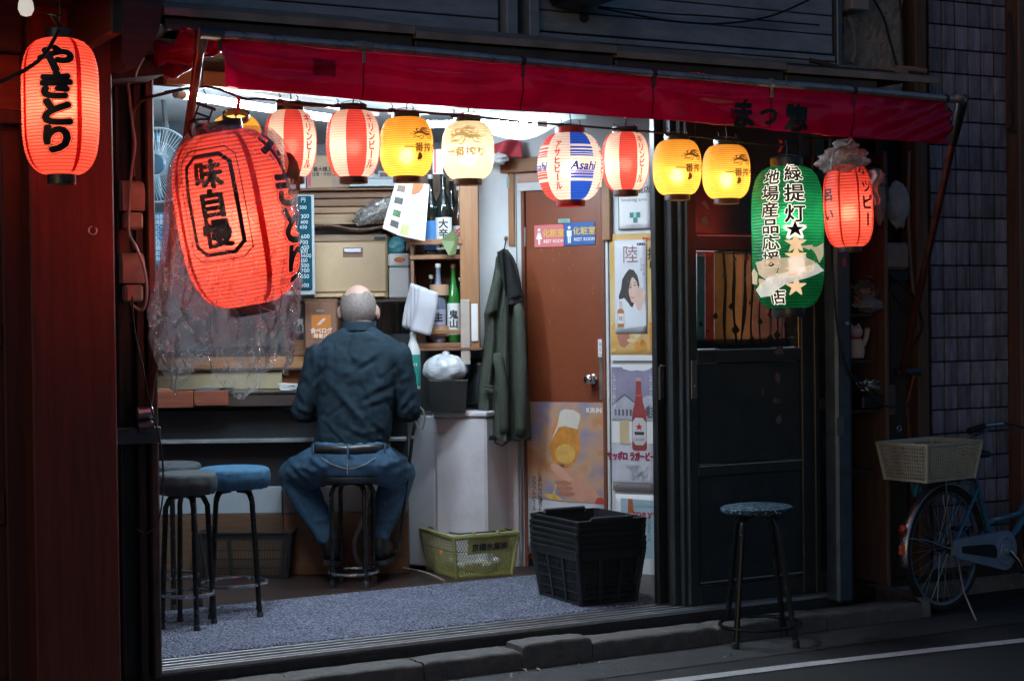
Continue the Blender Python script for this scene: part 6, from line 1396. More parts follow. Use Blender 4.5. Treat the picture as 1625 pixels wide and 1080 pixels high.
a, z = uz(560, 399, BY - .11); B(cab).box(a - .052, a + .052, BY - .1095, BY - .1085, z - .03, z + .02, .004).build('handle_shade', mat('handle_shadow', (.25, .13, .08), .5), cab); B(cab).box(a - .048, a + .048, BY - .122, BY - .11, z - .008, z + .022, .008).build('handle', mat('handle_silver', (.52, .56, .62), .3, .6), cab)  # flat brown plate painted as the shade behind the handle
a, z = uz(609, 378, BY - .1); B(cab).box(a - .05, a + .01, BY - .1045, BY - .1005, z - .008, z + .008).build('dark_label', txt, cab)
# rice bin
rb_ = ithing('rice_bin', 'white plastic bin with a red and orange sticker', 'bin', (onY(632, 470, BY).x, BY - .1, zc0)); x0, x1 = ux(617, 470, BY - .1), ux(650, 470, BY - .1)
B(rb_).box(x0, x1, BY - .09, BY + .1, zc0, uzz(632, 424, BY - .1), .008).build('body', whiteplastic, rb_); B(rb_).box(x0 - .003, x1 + .003, BY - .094, BY + .104, uzz(632, 423, BY - .1), uzz(632, 402, BY - .1), .01).build('lid', whiteplastic, rb_)
a, z = uz(634, 412, BY - .1); k = B(rb_); n = 16; k.poly([(a + .03 * cos(2 * pi * i / n), z + .015 * sin(2 * pi * i / n)) for i in range(n)], BY - .0955); k.build('sticker', mat('sticker_orange', (.6, .16, .03), .5, 0, .5, 60), rb_)
X, z = uz(628, 390, BY); k = MB(); crumple(k, (0, 0, 0), (.055, .05, .045), 81, .25); tag(k.build('blue_bag', mat('teal_bag', (.08, .28, .34), .4), loc=(X, BY, z - .0), smooth=70), 'teal blue plastic bag on the white rice bin', 'bag')
# ---- kitchen beyond
kw = ithing('kitchen_window', 'bright pale blue plastic curtain at the kitchen rear', 'curtain', (onY(625, 500, 9.6).x, 9.6, 1.2))
k = B(kw); x0, x1 = ux(590, 500, 9.6), ux(672, 500, 9.6); k.grid(lambda u, v: (x0 + (x1 - x0) * u, 9.62 + .02 * sin(u * 26) + .01 * sin(u * 61), uzz(630, 560, 9.6) + (uzz(630, 375, 9.6) - uzz(630, 560, 9.6)) * v), 80, 6); k.build('sheet', mat('pale_curtain', (.55, .68, .74), .6, 0, .15, 6), kw, smooth=180)
X = ux(642, 500, 9.2); pl = ithing('plate_stack', 'stack of grey plates behind the drinker', 'plate stack', (X, 9.2, uzz(640, 548, 9.2)))
for i in range(7): k = MB(); k.lathe([(0, 0), (.06, 0), (.095, .011), (.097, .013), (.06, .006), (0, .005)], 28, (0, 0, i * .0085)); k.build('plate', mat('plate_grey', (.4, .44, .46), .3), pl, smooth=40)
X, z = uz(648, 500, 9.4); bx_ = ithing('sauce_bottle', 'dark green bottle hanging by the kitchen curtain', 'bottle', (X, 9.4, z - .04)); k = MB(); k.lathe([(0, 0), (.035, 0), (.035, .12), (.014, .15), (.014, .19)], 18); k.build('glass', greeng, bx_)
X, z = uz(618, 500, 9.4); k = MB(); k.grid(lambda u, v: ((u - .5) * .1, .012 * sin(u * 9), (v - .5) * .24), 12, 4); tag(k.build('hanging_cloth', mat('cloth_white', (.68, .72, .75), .8), loc=(X, 9.42, z - .02), smooth=180, solid=.004), 'white cloth hanging behind the seated drinker', 'cloth')
kb_ = ithing('rear_counter', 'dark rear kitchen counter below the curtain', 'counter', (-.9, 9.3, FLOOR)); B(kb_).box(-2.1, ux(735, 560, 9.1), 9.12, 9.88, FLOOR, uzz(640, 550, 9.2), .004).build('body', mat('kitchen_dark', (.06, .07, .075), .4, .3, .3, 8), kb_)
# sign box left of the man
SB = 8.85
sb_ = ithing('wooden_cupboard', 'small brown wooden cupboard behind the orange sign', 'cupboard', (onY(510, 555, SB).x, SB, uzz(510, 555, SB))); x0, x1 = ux(482, 500, SB), ux(536, 500, SB)
B(sb_).box(x0, x1, SB, SB + .18, uzz(510, 556, SB), uzz(510, 474, SB), .004).build('body', brown, sb_); B(sb_).box(x0 + .006, x1 - .006, SB - .012, SB - .001, uzz(510, 552, SB), uzz(510, 479, SB), .004).build('door', wood('cupboard_door', (.22, .11, .07), .5, .3, 'z', 5, .35), sb_)
B(sb_).box((x0 + x1) / 2 - .022, (x0 + x1) / 2 + .022, SB - .016, SB - .0125, uzz(510, 495, SB), uzz(510, 491, SB), .001).build('plate', steel, sb_)
sg = ithing('orange_sign', 'orange sticker sign with white lettering left of the drinker', 'sign', ((ux(495, 500, SB) + ux(525, 500, SB)) / 2, SB - .0135, uzz(510, 518, SB))); w, h = ux(525.5, 500, SB) - ux(494.5, 500, SB), uzz(510, 500, SB) - uzz(510, 537, SB)
k = MB(); k.box(-w / 2, w / 2, -.002, 0, -h / 2, h / 2); k.build('plate', cm('sign_orange', (.62, .20, .03)), sg); wp = mat('sign_white', (.8, .8, .8), .5)
lettering('lettering', '食べログ', h * .24, wp, sg, flat(0, -.0026, -h * .17), False, .03, .98); lettering('lettering', '掲載店', h * .2, wp, sg, flat(0, -.0026, -h * .40), False, .02, 1.1)
for dx in (-.006, .004): 
    k = MB(); k.add([(-.016 + dx, -.0026, h * .08), (-.013 + dx, -.0026, h * .06), (.02 + dx, -.0026, h * .33), (.016 + dx, -.0026, h * .36)], [(0, 1, 2, 3)]); k.build('chopstick_mark', wp, sg, smooth=0)
# small photos
ph = ithing('photo_print', 'black and white photo prints beside the wooden cupboard', 'photo', (onY(472, 500, SB).x, SB + .02, uzz(472, 505, SB))); w = .055
for z0, z1, c in ((.0, .075, .12), (-.075, -.002, .5)):
    k = MB(); k.box(-w / 2, w / 2, 0, .003, z0, z1); k.build('print', mat('photo_%d' % int(c * 100), (c * 1.0, c * .95, c * .92), .4, 0, .8, 45), ph)
k = MB(); k.poly([(-.02, -.07), (.022, -.07), (.024, -.045), (.012, -.028), (-.006, -.05)], -.001); k.build('dark_shape', txt, ph, smooth=0)
# wood strips above the counter at left
ws = ithing('counter_backboard', 'orange brown boards behind the bar counter', 'board', (onY(430, 570, 8.9).x, 8.9, 1.1))
for y0, y1, x0, x1, m_ in ((566, 585, 250, 486, wood('orange_board', (.40, .20, .09), .5, .25, 'x', 5, .3)), (586.5, 612, 446, 486, wood('deep_orange', (.42, .15, .05), .45, .25, 'x', 5, .3)), (540, 565, 455, 486, pinex)):
    B(ws).box(ux(x0, 580, 8.9), ux(x1, 580, 8.9), 8.9, 8.94, uzz(400, y1, 8.9), uzz(400, y0, 8.9), .003).build('board', m_, ws)
# menu chalkboard
CBY = 8.6
cbd = ithing('chalkboard', 'narrow blue green menu board with white chalk prices', 'menu board', (onY(470, 390, CBY).x, CBY, uzz(470, 462, CBY))); x0, x1 = ux(440, 400, CBY), ux(495, 400, CBY)
B(cbd).box(x0, x1, CBY, CBY + .012, uzz(470, 460, CBY), uzz(470, 311, CBY), .006).build('board', mat('board_teal', (.008, .06, .085), .9, 0, .15, 9, spec=.1), cbd); B(cbd).box(x0, x1 + .012, CBY + .013, CBY + .02, uzz(470, 468, CBY), uzz(470, 309, CBY), .003).build('frame', mat('frame_grey', (.42, .47, .5), .4), cbd)
chalk = mat('chalk', (.65, .72, .75), .9); X0 = ux(483.5, 400, CBY) - _O[cbd.name].x
rr = random.Random(4)
for py, s_ in ((317, '円'), (329, '500'), (343, '300'), (352, '600'), (360, '650'), (375, '600'), (384, '700'), (392, '450'), (398, '300'), (405, '各600'), (413, '350'), (421, '500'), (429, '700'), (438, '550'), (452, '600')):
    lettering('chalk_text', s_, .030 * rr.uniform(.8, 1.0), chalk, cbd, flat(X0 + rr.uniform(-.006, .006), -.0008, uzz(484, py, CBY) - _O[cbd.name].z, rr.uniform(-.1, .1)), False, .0, .95)
# left corner: fan and screen
FY = 7.6
X, z = uz(250, 262, FY); fan = ithing('electric_fan', 'white caged electric fan behind the left support pipe', 'fan', (X, FY, z)); fw_ = mat('fan_grey', (.16, .22, .26), .35, 0, .06); Rf = .165; _O.pop(fan.name)
k = MB(); k.tube([(Rf * cos(2 * pi * i / 40), 0, Rf * sin(2 * pi * i / 40)) for i in range(40)], .006, 6, True); k.tube([(Rf * .62 * cos(2 * pi * i / 30), -.035, Rf * .62 * sin(2 * pi * i / 30)) for i in range(30)], .002, 5, True)
for i in range(64):
    a = 2 * pi * i / 64; k.tube([(.045 * cos(a), -.055, .045 * sin(a)), (Rf * .62 * cos(a + .12), -.04, Rf * .62 * sin(a + .12)), (Rf * cos(a + .2), 0, Rf * sin(a + .2))], .0016, 4)
k.build('cage', fw_, fan); k = MB(); k.lathe([(0, -.06), (.04, -.058), (.048, -.05), (.048, -.045)], 20, axis='y'); k.build('badge', mat('fan_blue', (.02, .05, .08), .3), fan)
for i in range(3):
    a0 = 2 * pi * i / 3; k = MB(); k.grid(lambda u, v: ((.04 + .105 * u) * cos(a0 + (v - .5) * 1.3), .01 + .02 * (v - .5), (.04 + .105 * u) * sin(a0 + (v - .5) * 1.3)), 5, 7); k.build('blade', mat('blade_teal', (.04, .12, .16), .25), fan, smooth=180, solid=.003)
k = MB(); k.lathe([(.05, .02), (.06, .05), (.05, .13), (.02, .15)], 20, axis='y'); k.tube([(0, .1, 0), (0, .14, .08), (0, .2, .2)], .015, 8); k.build('motor', mat('fan_dark', (.05, .06, .07), .4), fan)
k = MB(); k.tube([(0, .2, .2), (-.02, .25, ZC - z)], .012, 8); k.build('ceiling_arm', mat('fan_dark', (.05, .06, .07), .4), fan)
X, z = uz(248, 375, 7.9); ms = ithing('blue_menu', 'blue menu sheet with white writing at the left jamb', 'menu', (X, 7.9, z)); _O.pop(ms.name); k = MB(); k.box(-.06, .06, 0, .004, -.13, .11); k.build('sheet', mat('menu_blue', (.02, .14, .28), .5), ms)
for i in range(9): lettering('lettering', rr.choice(['ビール', 'サワー', '焼酎水', '日本酒', 'お茶割']), .024, chalk, ms, flat(.03, -.001, .09 - i * .024), False)
X0 = ux(248, 300, 8.5); ione(MB().box(-2.19, ux(330, 300, 8.5), 8.5, 8.53, 1.25, uzz(300, 192, 8.5), .003), 'dark_partition', mat('teal_dark', (.03, .045, .055), .5, dirt=.3), 'dark partition board behind the electric fan', 'partition', (X0, 8.5, 1.25))
# hanging clear plastic ceiling sheet and red cloth near the door
X, z = uz(845, 205, 8.3); k = MB(); k.grid(lambda u, v: ((u - .5) * .52, (v - .5) * .5 * (1 if 1 else 0), .055 - .22 * (1 - v) ** 2 * 1.0 * (.8 + .2 * sin(u * 5)) - .0 + .008 * sin(u * 9 + v * 7)), 30, 16)
tag(k.build('plastic_drape', mat('drape_blue', (.66, .76, .78), .35, 0, .06, 5), loc=(X, 8.3, z + .09), smooth=180, solid=.003), 'pale translucent sheet sagging from ceiling above the toilet door', 'sheet')
X, z = uz(797, 240, 8.7); k = MB(); k.grid(lambda u, v: ((u - .5) * .2, .03 * sin(u * 8 + v * 2), .04 - .085 * v - .01 * sin(u * 6)), 16, 8)
tag(k.build('red_cloth', mat('red_cloth', (.42, .04, .06), .7), loc=(X, 8.68, z + .005), smooth=180, solid=.006), 'folded red cloth tucked under the ceiling sheet', 'cloth')
X, z = uz(790, 253, 8.66); k = MB(); crumple(k, (0, 0, 0), (.05, .04, .03), 91, .4); tag(k.build('clear_bag', mat('clear_bag_grey', (.5, .5, .52), .25), loc=(X, 8.64, z), smooth=60), 'small crumpled bag on ledge under red cloth', 'bag')
X, z = uz(693, 275, 8.6); 
sgx = ithing('hanging_tag', 'pale tag with a red band hanging behind white lantern', 'tag', (ux(693, 260, 8.6), 8.6, uzz(693, 262, 8.6))); k = MB(); k.box(-.02, .03, 0, .004, -.045, .08); k.build('tag', whiteplastic, sgx); k = MB(); k.box(-.014, -.002, -.002, -.0005, -.04, .08); k.build('red_band', cm('band_red', (.45, .1, .12)), sgx)

# ---- counter where the man sits
CY = 8.50
ct_ = ithing('bar_counter', 'dark wooden bar counter with a metal shelf edge', 'counter', (-1.2, CY, FLOOR)); xL, xR, xT = -2.19, ux(646, 640, 8.6), ux(655, 640, 8.6)
ctop = mat('counter_top', (.03, .026, .026), .28, 0, .3, 8, .0006, dirt=.3, dirtcol=(.12, .08, .06))
zt = uzz(400, 622, CY); B(ct_).box(xL, xT, CY, 8.93, zt - .012, zt, .003).build('top', ctop, ct_); B(ct_).box(xL, xT, CY + .004, CY + .05, uzz(400, 645, CY), zt - .0125, .004).build('front_edge', wood('edge_dark', (.05, .035, .032), .45, .3, 'x', 5, .4), ct_)
rw = wood('red_block', (.24, .075, .045), .4, .3, 'x', 5, .3)
for x0_, x1_ in ((235, 309), (310.5, 364)): B(ct_).box(ux(x0_, 630, CY), ux(x1_, 630, CY), CY - .05, CY - .001, uzz(300, 646 - (x0_ > 300) * 3, CY), zt + .012, .003).build('red_edge_block', rw, ct_)
B(ct_).box(xL, xR, 8.62, 8.66, FLOOR, uzz(400, 650, CY) - .01).build('front_panel', mat('panel_black', (.02, .024, .028), .45, 0, .3, 8), ct_)
zs = uzz(380, 697, 8.52); B(ct_).box(xL, ux(644, 700, 8.52), 8.52, 8.616, zs - .018, zs, .003).build('shelf', mat('silver_edge', (.42, .47, .52), .35, .5, .15, 20, .001, 80, dirt=.3), ct_)
za, zb2, zc2 = uzz(400, 772, 8.6), uzz(400, 814, 8.6), uzz(400, 838, 8.6)
B(ct_).box(xL, ux(447, 800, 8.6), 8.600, 8.618, zb2, za, .003).build('kick_panel', mat('kick_blue', (.42, .50, .56), .5, 0, .1, 6, dirt=.3), ct_); B(ct_).box(ux(448.5, 800, 8.6), xR, 8.602, 8.618, zb2, za, .003).build('kick_panel', mat('kick_pink', (.26, .20, .19), .6, 0, .1, 6, dirt=.3), ct_)
B(ct_).box(xL, ux(449, 800, 8.6), 8.596, 8.618, FLOOR, zb2 - .002, .003).build('base_board', wood('base_tan', (.13, .075, .045), .5, .25, 'x', 5, .4), ct_); B(ct_).box(ux(450, 800, 8.6), xR, 8.596, 8.618, FLOOR, zb2 - .002, .003).build('base_board', wood('base_orange', (.17, .075, .035), .5, .25, 'x', 5, .4), ct_)
zr0, zr1 = zt + .001, uzz(350, 589, 8.84); B(ct_).box(xL, ux(447, 600, 8.84), 8.84, 8.88, zr0, zr1, .003).build('raised_back', mat('raised_beige', (.50, .42, .27), .5, 0, .1, 6, dirt=.25), ct_); B(ct_).box(xL, ux(490, 600, 8.84), 8.82, 8.93, zr1 + .001, zr1 + .014, .003).build('raised_shelf', darkwoodx, ct_)
for px, wd, m_, lab in ((330, .055, mat('tray_slate', (.10, .13, .16), .4), 'slate coloured dish on the counter edge'), (360, .03, blackm, 'small black box on the counter by the dish'), (262, .04, wood('chopstick_box', (.35, .16, .07), .5, .2, 'x'), 'orange wooden tray end on the counter at left')):
    X = ux(px, 618, CY + .1); ione(MB().box(X - wd, X + wd, CY + .06, CY + .14, zt + .0005, zt + .02, .004), 'counter_dish', m_, lab, 'dish', (X, CY + .1, zt))
X = ux(459, 610, CY + .1); q = ithing('napkin_stack', 'white folded napkins on the counter by his elbow', 'napkins', (X, CY + .1, zt)); _O.pop(q.name)
for i in range(4): k = MB(); k.cbox((random.uniform(-.004, .004), 0, .006 + i * .009), (.09, .09, .008), .002, (0, .05, random.uniform(-.2, .2))); k.build('napkin', paperw, q)
# spray bottle
X, z0 = uz(656, 615, 8.56); q = ithing('spray_bottle', 'white pump bottle with green label by his right arm', 'bottle', (X, 8.6, zt)); _O.pop(q.name); hb = uzz(652, 519, 8.6) - zt
k = MB(); k.lathe([(0, 0), (.033, 0), (.035, .01), (.035, hb * .62), (.028, hb * .70), (.018, hb * .80), (.015, hb * .86)], 24); k.build('bottle', whiteplastic, q, smooth=50); k = MB(); k.lathe([(.017, hb * .855), (.017, hb * .91), (.008, hb * .92), (.008, hb * .97)], 16); k.box(-.04, .014, -.012, .012, hb * .965, hb * 1.0, .005); k.build('pump', whiteplastic, q, smooth=50)
k = MB(); k.grid(lambda u, v: (.0358 * sin((u - .5) * 2.6), -.0358 * cos((u - .5) * 2.6), hb * (.06 + .5 * v)), 14, 1); k.build('label', cm('label_green', (.02, .25, .22)), q, smooth=180); lettering('lettering', 'JOYS', .02, cm('print_white', (.8, .8, .8)), q, lambda a, b_: Vector((.0364 * sin(a / .036), -.0364 * cos(a / .036), hb * .40 + b_)), False, .03)
# freezer
fz = thing('chest_freezer', 'white chest freezer right of the seated drinker', 'freezer', (onZ(693, 903, FLOOR).x, 8.66, FLOOR), radians(-24)); hz = uzz(693, 655, 8.66) - FLOOR
frw = mat('freezer_white', (.68, .66, .70), .35, 0, .08, 6, .0006, 60, dirt=.6, dirtcol=(.34, .30, .30))
k = MB(); k.box(0, .29, 0, .5, .03, hz - .02, .012); k.box(.02, .27, .03, .47, 0, .029); k.build('body', frw, fz); k = MB(); k.box(-.008, .296, -.01, .505, hz - .018, hz + .012, .008); k.build('lid', frw, fz)
k = MB(); k.box(-.26, -.003, .012, .5, .02, hz - .015, .008); k.build('side_cabinet', mat('freezer_blue', (.60, .64, .70), .4, 0, .06, 6, dirt=.3, dirtcol=(.3, .3, .32)), fz)
lettering('lettering', 'freezer', .02, txtg, fz, flat(.03, -.0012, hz - .10), False)
k = MB(); k.lathe([(.008, 0), (.006, -.004), (0, -.005)], 10, (.03, 0, .10), 'y'); k.build('pilot_light', emis('pilot', (1, .12, .03), 2.5), fz)
def icable(label, m, pts, r=.005, name='cable'):
    P = [onY(x, y, d) for x, y, d in pts]; Q = []
    for i in range(len(P) - 1):
        a, b_, c, d = P[max(i - 1, 0)], P[i], P[i + 1], P[min(i + 2, len(P) - 1)]
        for k_ in range(5):
            t = k_ / 5; Q.append(.5 * ((2 * b_) + (c - a) * t + (2 * a - 5 * b_ + 4 * c - d) * t * t + (3 * b_ - a - 3 * c + d) * t ** 3))
    Q.append(P[-1]); o = Q[0].copy(); mb = MB(Matrix.Translation(-o)); mb.tube(Q, r, 8); return tag(mb.build(name, m, loc=o), label, 'cable')
icable('grey hose looping beneath the counter behind his shoe', mat('hose_grey', (.24, .25, .26), .5), [(590, 770, 8.55), (580, 800, 8.5), (573, 830, 8.45), (563, 855, 8.45), (564, 880, 8.45), (576, 898, 8.5), (600, 902, 8.55)], .011, 'drain_hose')
icable('cable trailing across the floor to the freezer', mat('cable_tan', (.24, .2, .17), .5), [(610, 897, 8.6), (640, 901, 8.6), (675, 908, 8.45), (705, 921, 8.2)], .006)
q = ithing('plug_socket', 'white plug and socket under the bar counter', 'socket', (onY(594, 768, 8.58).x, 8.585, uzz(594, 768, 8.58))); _O.pop(q.name); k = MB(); k.box(-.02, .02, -.02, .012, -.035, .02, .005); k.build('plate', whiteplastic, q); k = MB(); k.tube([(-.004, -.02, -.02), (-.004, -.04, -.035), (-.006, -.04, -.06)], .008, 8); k.build('plug', whiteplastic, q)
# black tray with knotted white plastic bag, dark carrier bag
TYY = 8.55
X, z = uz(712, 642, TYY); tr2 = ithing('black_tub', 'black plastic tub under the knotted white bag', 'tub', (X, TYY, fz.location.z + hz + .013)); ztb = fz.location.z + hz + .013; x0, x1 = ux(681, 640, TYY), ux(742, 640, TYY); zt2 = uzz(712, 604, TYY)
k = B(tr2); vs = []; 
for (g, z_) in ((.012, ztb), (0, zt2)):
    vs += [(x0 + g, TYY - .02 + g, z_), (x1 - g, TYY - .02 + g, z_), (x1 - g, TYY + .2 - g, z_), (x0 + g, TYY + .2 - g, z_)]
k.add(vs, [(3, 2, 1, 0), (0, 1, 5, 4), (1, 2, 6, 5), (2, 3, 7, 6), (3, 0, 4, 7)]); o = k.build('shell', blackm, tr2, smooth=0, solid=.004)
k = B(tr2); k.tube([(x0, TYY - .02, zt2), (x1, TYY - .02, zt2), (x1, TYY + .2, zt2), (x0, TYY + .2, zt2)], .006, 6, True); k.build('rim', blackm, tr2)
X, z = uz(706, 588, TYY); 
def bagshape(q):
    t = (q.z + 1) / 2; a = atan2(q.y, q.x); return (1.0 - .30 * t ** 2.2) * (1 + .10 * sin(7 * a + 3 * q.z) * t + .07 * noise.noise(q * 2.5) + .035 * noise.noise(q * 7))
k = MB(); k.ell((0, 0, 0), (.118, .085, .09), 60, 40, bagshape); k.tube([(0, 0, .055), (.006, 0, .085), (0, .002, .10)], [.026, .016, .006], 10)
tag(k.build('knotted_bag', mat('frosted_film', (.58, .62, .67), .22, 0, .15, 9, .008, 24, coat=.3), loc=(X, TYY + .07, zt2 + .065), smooth=80), 'frosted white knotted plastic bag in the black tub', 'bag')
X, z = uz(746, 607, 8.74); k = MB(); k.grid(lambda u, v: (-.075 + .15 * u + .02 * v, -.03 + .02 * sin(u * 6) - .03 * v, -.11 + .20 * v * (1 - .35 * abs(u - .5)) + .05 * u * v), 16, 12); k.grid(lambda u, v: (-.075 + .15 * u + .01 * v, .08 + .02 * sin(u * 5) - .02 * v, -.11 + .24 * v), 12, 8); k.box(-.07, .075, -.02, .075, -.115, -.105)
dbg = ione(k, 'carrier_bag', mat('dark_bag', (.022, .028, .033), .4, 0, .25, 9, .003, 20), 'dark open carrier bag beside the white knotted bag', 'bag', (0, 0, 0), smooth=70, solid=.003); dbg.location = (X, 8.74, z); dbg.scale = (.85, .85, .95)
# walking stick
q = onY(661, 655, 8.42); st = ithing('walking_stick', 'black walking stick leaning on the counter edge', 'walking stick', onY(633, 868, 8.38)); _O.pop(st.name); b0 = st.location; ws_ = lambda x, y, d: onY(x, y, d) - b0
k = MB(); k.tube([ws_(664, 648, 8.42), ws_(655, 690, 8.41), ws_(634, 866, 8.38)], [.009, .009, .008], 10); k.build('shaft', blackm, st); k = MB(); k.lathe([(.014, 0), (.012, .02), (.010, .04)], 12, ws_(633.5, 871, 8.38)); k.build('rubber_foot', rubber, st)
k = MB(); k.tube([ws_(665, 645, 8.42), ws_(671, 650, 8.40), ws_(675, 664, 8.40), ws_(671, 680, 8.40), ws_(664, 681, 8.40), ws_(659, 668, 8.41)], .005, 8); k.build('wrist_strap', mat('strap_tan', (.28, .24, .2), .5), st)
k = MB(); k.lathe([(.0115, -.008), (.0115, .008)], 12, ws_(654, 693, 8.41)); k.build('collar', steel, st)

# ---- coat on its hook
q = onY(803, 378, 8.77); hkc = ithing('coat_hook', 'small silver wall hook holding the green coat', 'hook', q); _O.pop(hkc.name); k = MB(); k.tube([(0, .03, -.005), (0, -.03, -.005), (0, -.04, .01)], .004, 8); k.lathe([(.012, .03), (.012, .022)], 12, axis='y'); k.build('hook', chrome, hkc)
CT = 8.66
coat = ithing('hanging_coat', 'long dark green coat with black collar hanging by the door', 'coat', onY(800, 400, CT)); c0 = coat.location.copy(); _O.pop(coat.name)
cprof = [(396, 796, 806), (408, 787, 815), (425, 785, 822), (450, 780, 827), (480, 776, 829), (498, 768, 831), (530, 769, 832), (570, 765, 836), (620, 760, 840), (660, 758, 842), (697, 757, 843)]
def coatf(u, v):
    yy = 396 + 301 * v
    for a, b_ in zip(cprof, cprof[1:]):
        if a[0] <= yy <= b_[0] + .01: t = (yy - a[0]) / (b_[0] - a[0]); l = a[1] + (b_[1] - a[1]) * t; r_ = a[2] + (b_[2] - a[2]) * t; break
    w = 2 * pi * u; P = onY((l + r_) / 2 - (r_ - l) / 2 * cos(w), yy, CT) - c0
    d = .045 + .03 * v; fold = .026 * v ** .6 * (sin(cos(w) * 9 + v * 2.2 + sin(v * 5)) + .6 * sin(cos(w) * 17 - v * 3)) + .010 * noise.noise(Vector((cos(w) * 2, v * 7, 3)))
    P.y += -sin(w) * d * (1 if sin(w) > 0 else .6) - fold * (sin(w) > -.2); P.z += .004 * sin(cos(w) * 8) * (v > .95)
    return P
coatm = mat('coat_cloth', (.038, .046, .034), .9, 0, .2, 40, .0015, 220); colm = mat('collar_cloth', (.012, .013, .014), .85, 0, .2, 40, spec=.2)
k = MB(); k.grid(coatf, 90, 90, wrap=True); k.build('body', coatm, coat, smooth=180)
def csheet(name, quad, d, m_, bulge=.012, n=10, seed=0):
    k = MB()
    def f(u, v):
        x = (quad[0][0] * (1 - u) + quad[1][0] * u) * (1 - v) + (quad[3][0] * (1 - u) + quad[2][0] * u) * v; y = (quad[0][1] * (1 - u) + quad[1][1] * u) * (1 - v) + (quad[3][1] * (1 - u) + quad[2][1] * u) * v
        return onY(x, y, d - bulge * sin(pi * u) - .006 * noise.noise(Vector((u * 3, v * 4, seed)))) - c0
    k.grid(f, n, n); return k.build(name, m_, coat, smooth=180, solid=.004)
csheet('collar', [(789, 400), (800, 394), (804, 470), (796, 440)], CT - .07, colm, .02, seed=1); csheet('collar', [(800, 393), (812, 412), (831, 470), (806, 476)], CT - .075, colm, .03, seed=2)
csheet('hood_cape', [(787, 425), (797, 440), (789, 494), (768, 500)], CT - .075, coatm, .02, seed=3); csheet('hood_cape', [(806, 470), (830, 466), (831, 478), (807, 484)], CT - .085, colm, .01, seed=4)
csheet('lining', [(801, 398), (805, 400), (806, 465), (803, 465)], CT - .052, mat('lining_grey', (.35, .34, .32), .8), .004, seed=5)
for x0_, y0_, x1_, y1_, w_, sd in ((788, 560, 803, 685, 20, 6), (822, 480, 829, 690, 20, 7)):     # sleeves
    k = MB(); pts = [onY(x0_ + (x1_ - x0_) * t + 3 * sin(t * 4), y0_ + (y1_ - y0_) * t, CT - .075 - .02 * sin(pi * t)) - c0 for t in [i / 14 for i in range(15)]]
    k.tube(pts, [(.027 + .0016 * sin(i * 1.9 + sd)) * (1 if i else .6) for i in range(15)], 16); k.build('sleeve', coatm, coat, smooth=180)
csheet('pocket_flap', [(768, 610), (784, 612), (783, 624), (767, 622)], CT - .082, coatm, .006, seed=11); csheet('zip_placket', [(803, 470), (807, 470), (808, 692), (803, 692)], CT - .072, colm, .004, n=16, seed=12)
csheet('hem_band', [(757, 690), (789, 692), (789, 698), (757, 697)], CT - .075, colm, .01, seed=8); csheet('hem_band', [(815, 694), (843, 688), (843, 695), (815, 700)], CT - .085, colm, .01, seed=9)
k = MB(); k.tube([onY(x, y, CT - .08) - c0 for x, y in ((781, 690), (786, 702), (797, 707), (806, 700), (808, 688))], .005, 8); k.build('strap', colm, coat)
k = MB(); k.tube([q - c0 + Vector((0, -.035, .0)), onY(801, 392, CT - .02) - c0, onY(798, 400, CT - .03) - c0], .003, 6); k.build('hanging_loop', colm, coat)
# ================================================================== the seated man, seen from behind
def remesh(mb, name, m, parent, voxel=.008, it=6, disp=None, smooth=True):
    me = bpy.data.meshes.new(name); me.from_pydata(mb.v, [], mb.f); o = bpy.data.objects.new(name, me); COL.objects.link(o)
    bm = bmesh.new(); bm.from_mesh(me); bmesh.ops.recalc_face_normals(bm, faces=bm.faces); bm.to_mesh(me); bm.free()
    a = o.modifiers.new('r', 'REMESH'); a.mode = 'VOXEL'; a.voxel_size = voxel
    if it: b_ = o.modifiers.new('s', 'SMOOTH'); b_.factor = .5; b_.iterations = it
    bpy.context.view_layer.update()
    m2 = bpy.data.meshes.new_from_object(o.evaluated_get(bpy.context.evaluated_depsgraph_get())); bpy.data.objects.remove(o); bpy.data.meshes.remove(me)
    if disp:
        nr = [v.normal.copy() for v in m2.vertices]
        for v, n in zip(m2.vertices, nr): v.co = disp(v.co.copy(), n)
    m2.materials.clear(); 
    for q in (m if isinstance(m, list) else [m]): m2.materials.append(q)
    m2.polygons.foreach_set('use_smooth', [True] * len(m2.polygons)); m2.update(); m2.name = name
    o = bpy.data.objects.new(name, m2); COL.objects.link(o)
    if parent: o.parent = parent
    return o
def capsule(k, a, b_, r0, r1, n=16, mid=None):
    a, b_ = Vector(a), Vector(b_); N = 8; ax = (b_ - a).normalized(); pts, rs = [], []
    for i in range(4): t = (1 - i / 4) * pi / 2; pts.append(a - ax * r0 * sin(t)); rs.append(max(.001, r0 * cos(t)))
    for i in range(N + 1):
        t = i / N; pts.append(a.lerp(b_, t)); r = r0 + (r1 - r0) * t
        if mid: r += mid * sin(pi * t)
        rs.append(r)
    for i in range(1, 5): t = i / 4 * pi / 2; pts.append(b_ + ax * r1 * sin(t)); rs.append(max(.001, r1 * cos(t)))
    k.tube(pts, rs, n)
def loft(k, secs, n=36, sq=2.0):
    vs = []
    for c, hw, hd in secs:
        for i in range(n):
            w = 2 * pi * i / n; cx_, sy_ = cos(w), sin(w)
            x = abs(cx_) ** (2 / sq) * (1 if cx_ >= 0 else -1); y = abs(sy_) ** (2 / sq) * (1 if sy_ >= 0 else -1)
            vs.append((c[0] + hw * x, c[1] + hd * y, c[2]))
    fs = [tuple(range(n - 1, -1, -1)), tuple((len(secs) - 1) * n + i for i in range(n))]
    for j in range(len(secs) - 1):
        for i in range(n): fs.append((j * n + i, j * n + (i + 1) % n, (j + 1) * n + (i + 1) % n, (j + 1) * n + i))
    k.add(vs, fs)
MD = 8.22
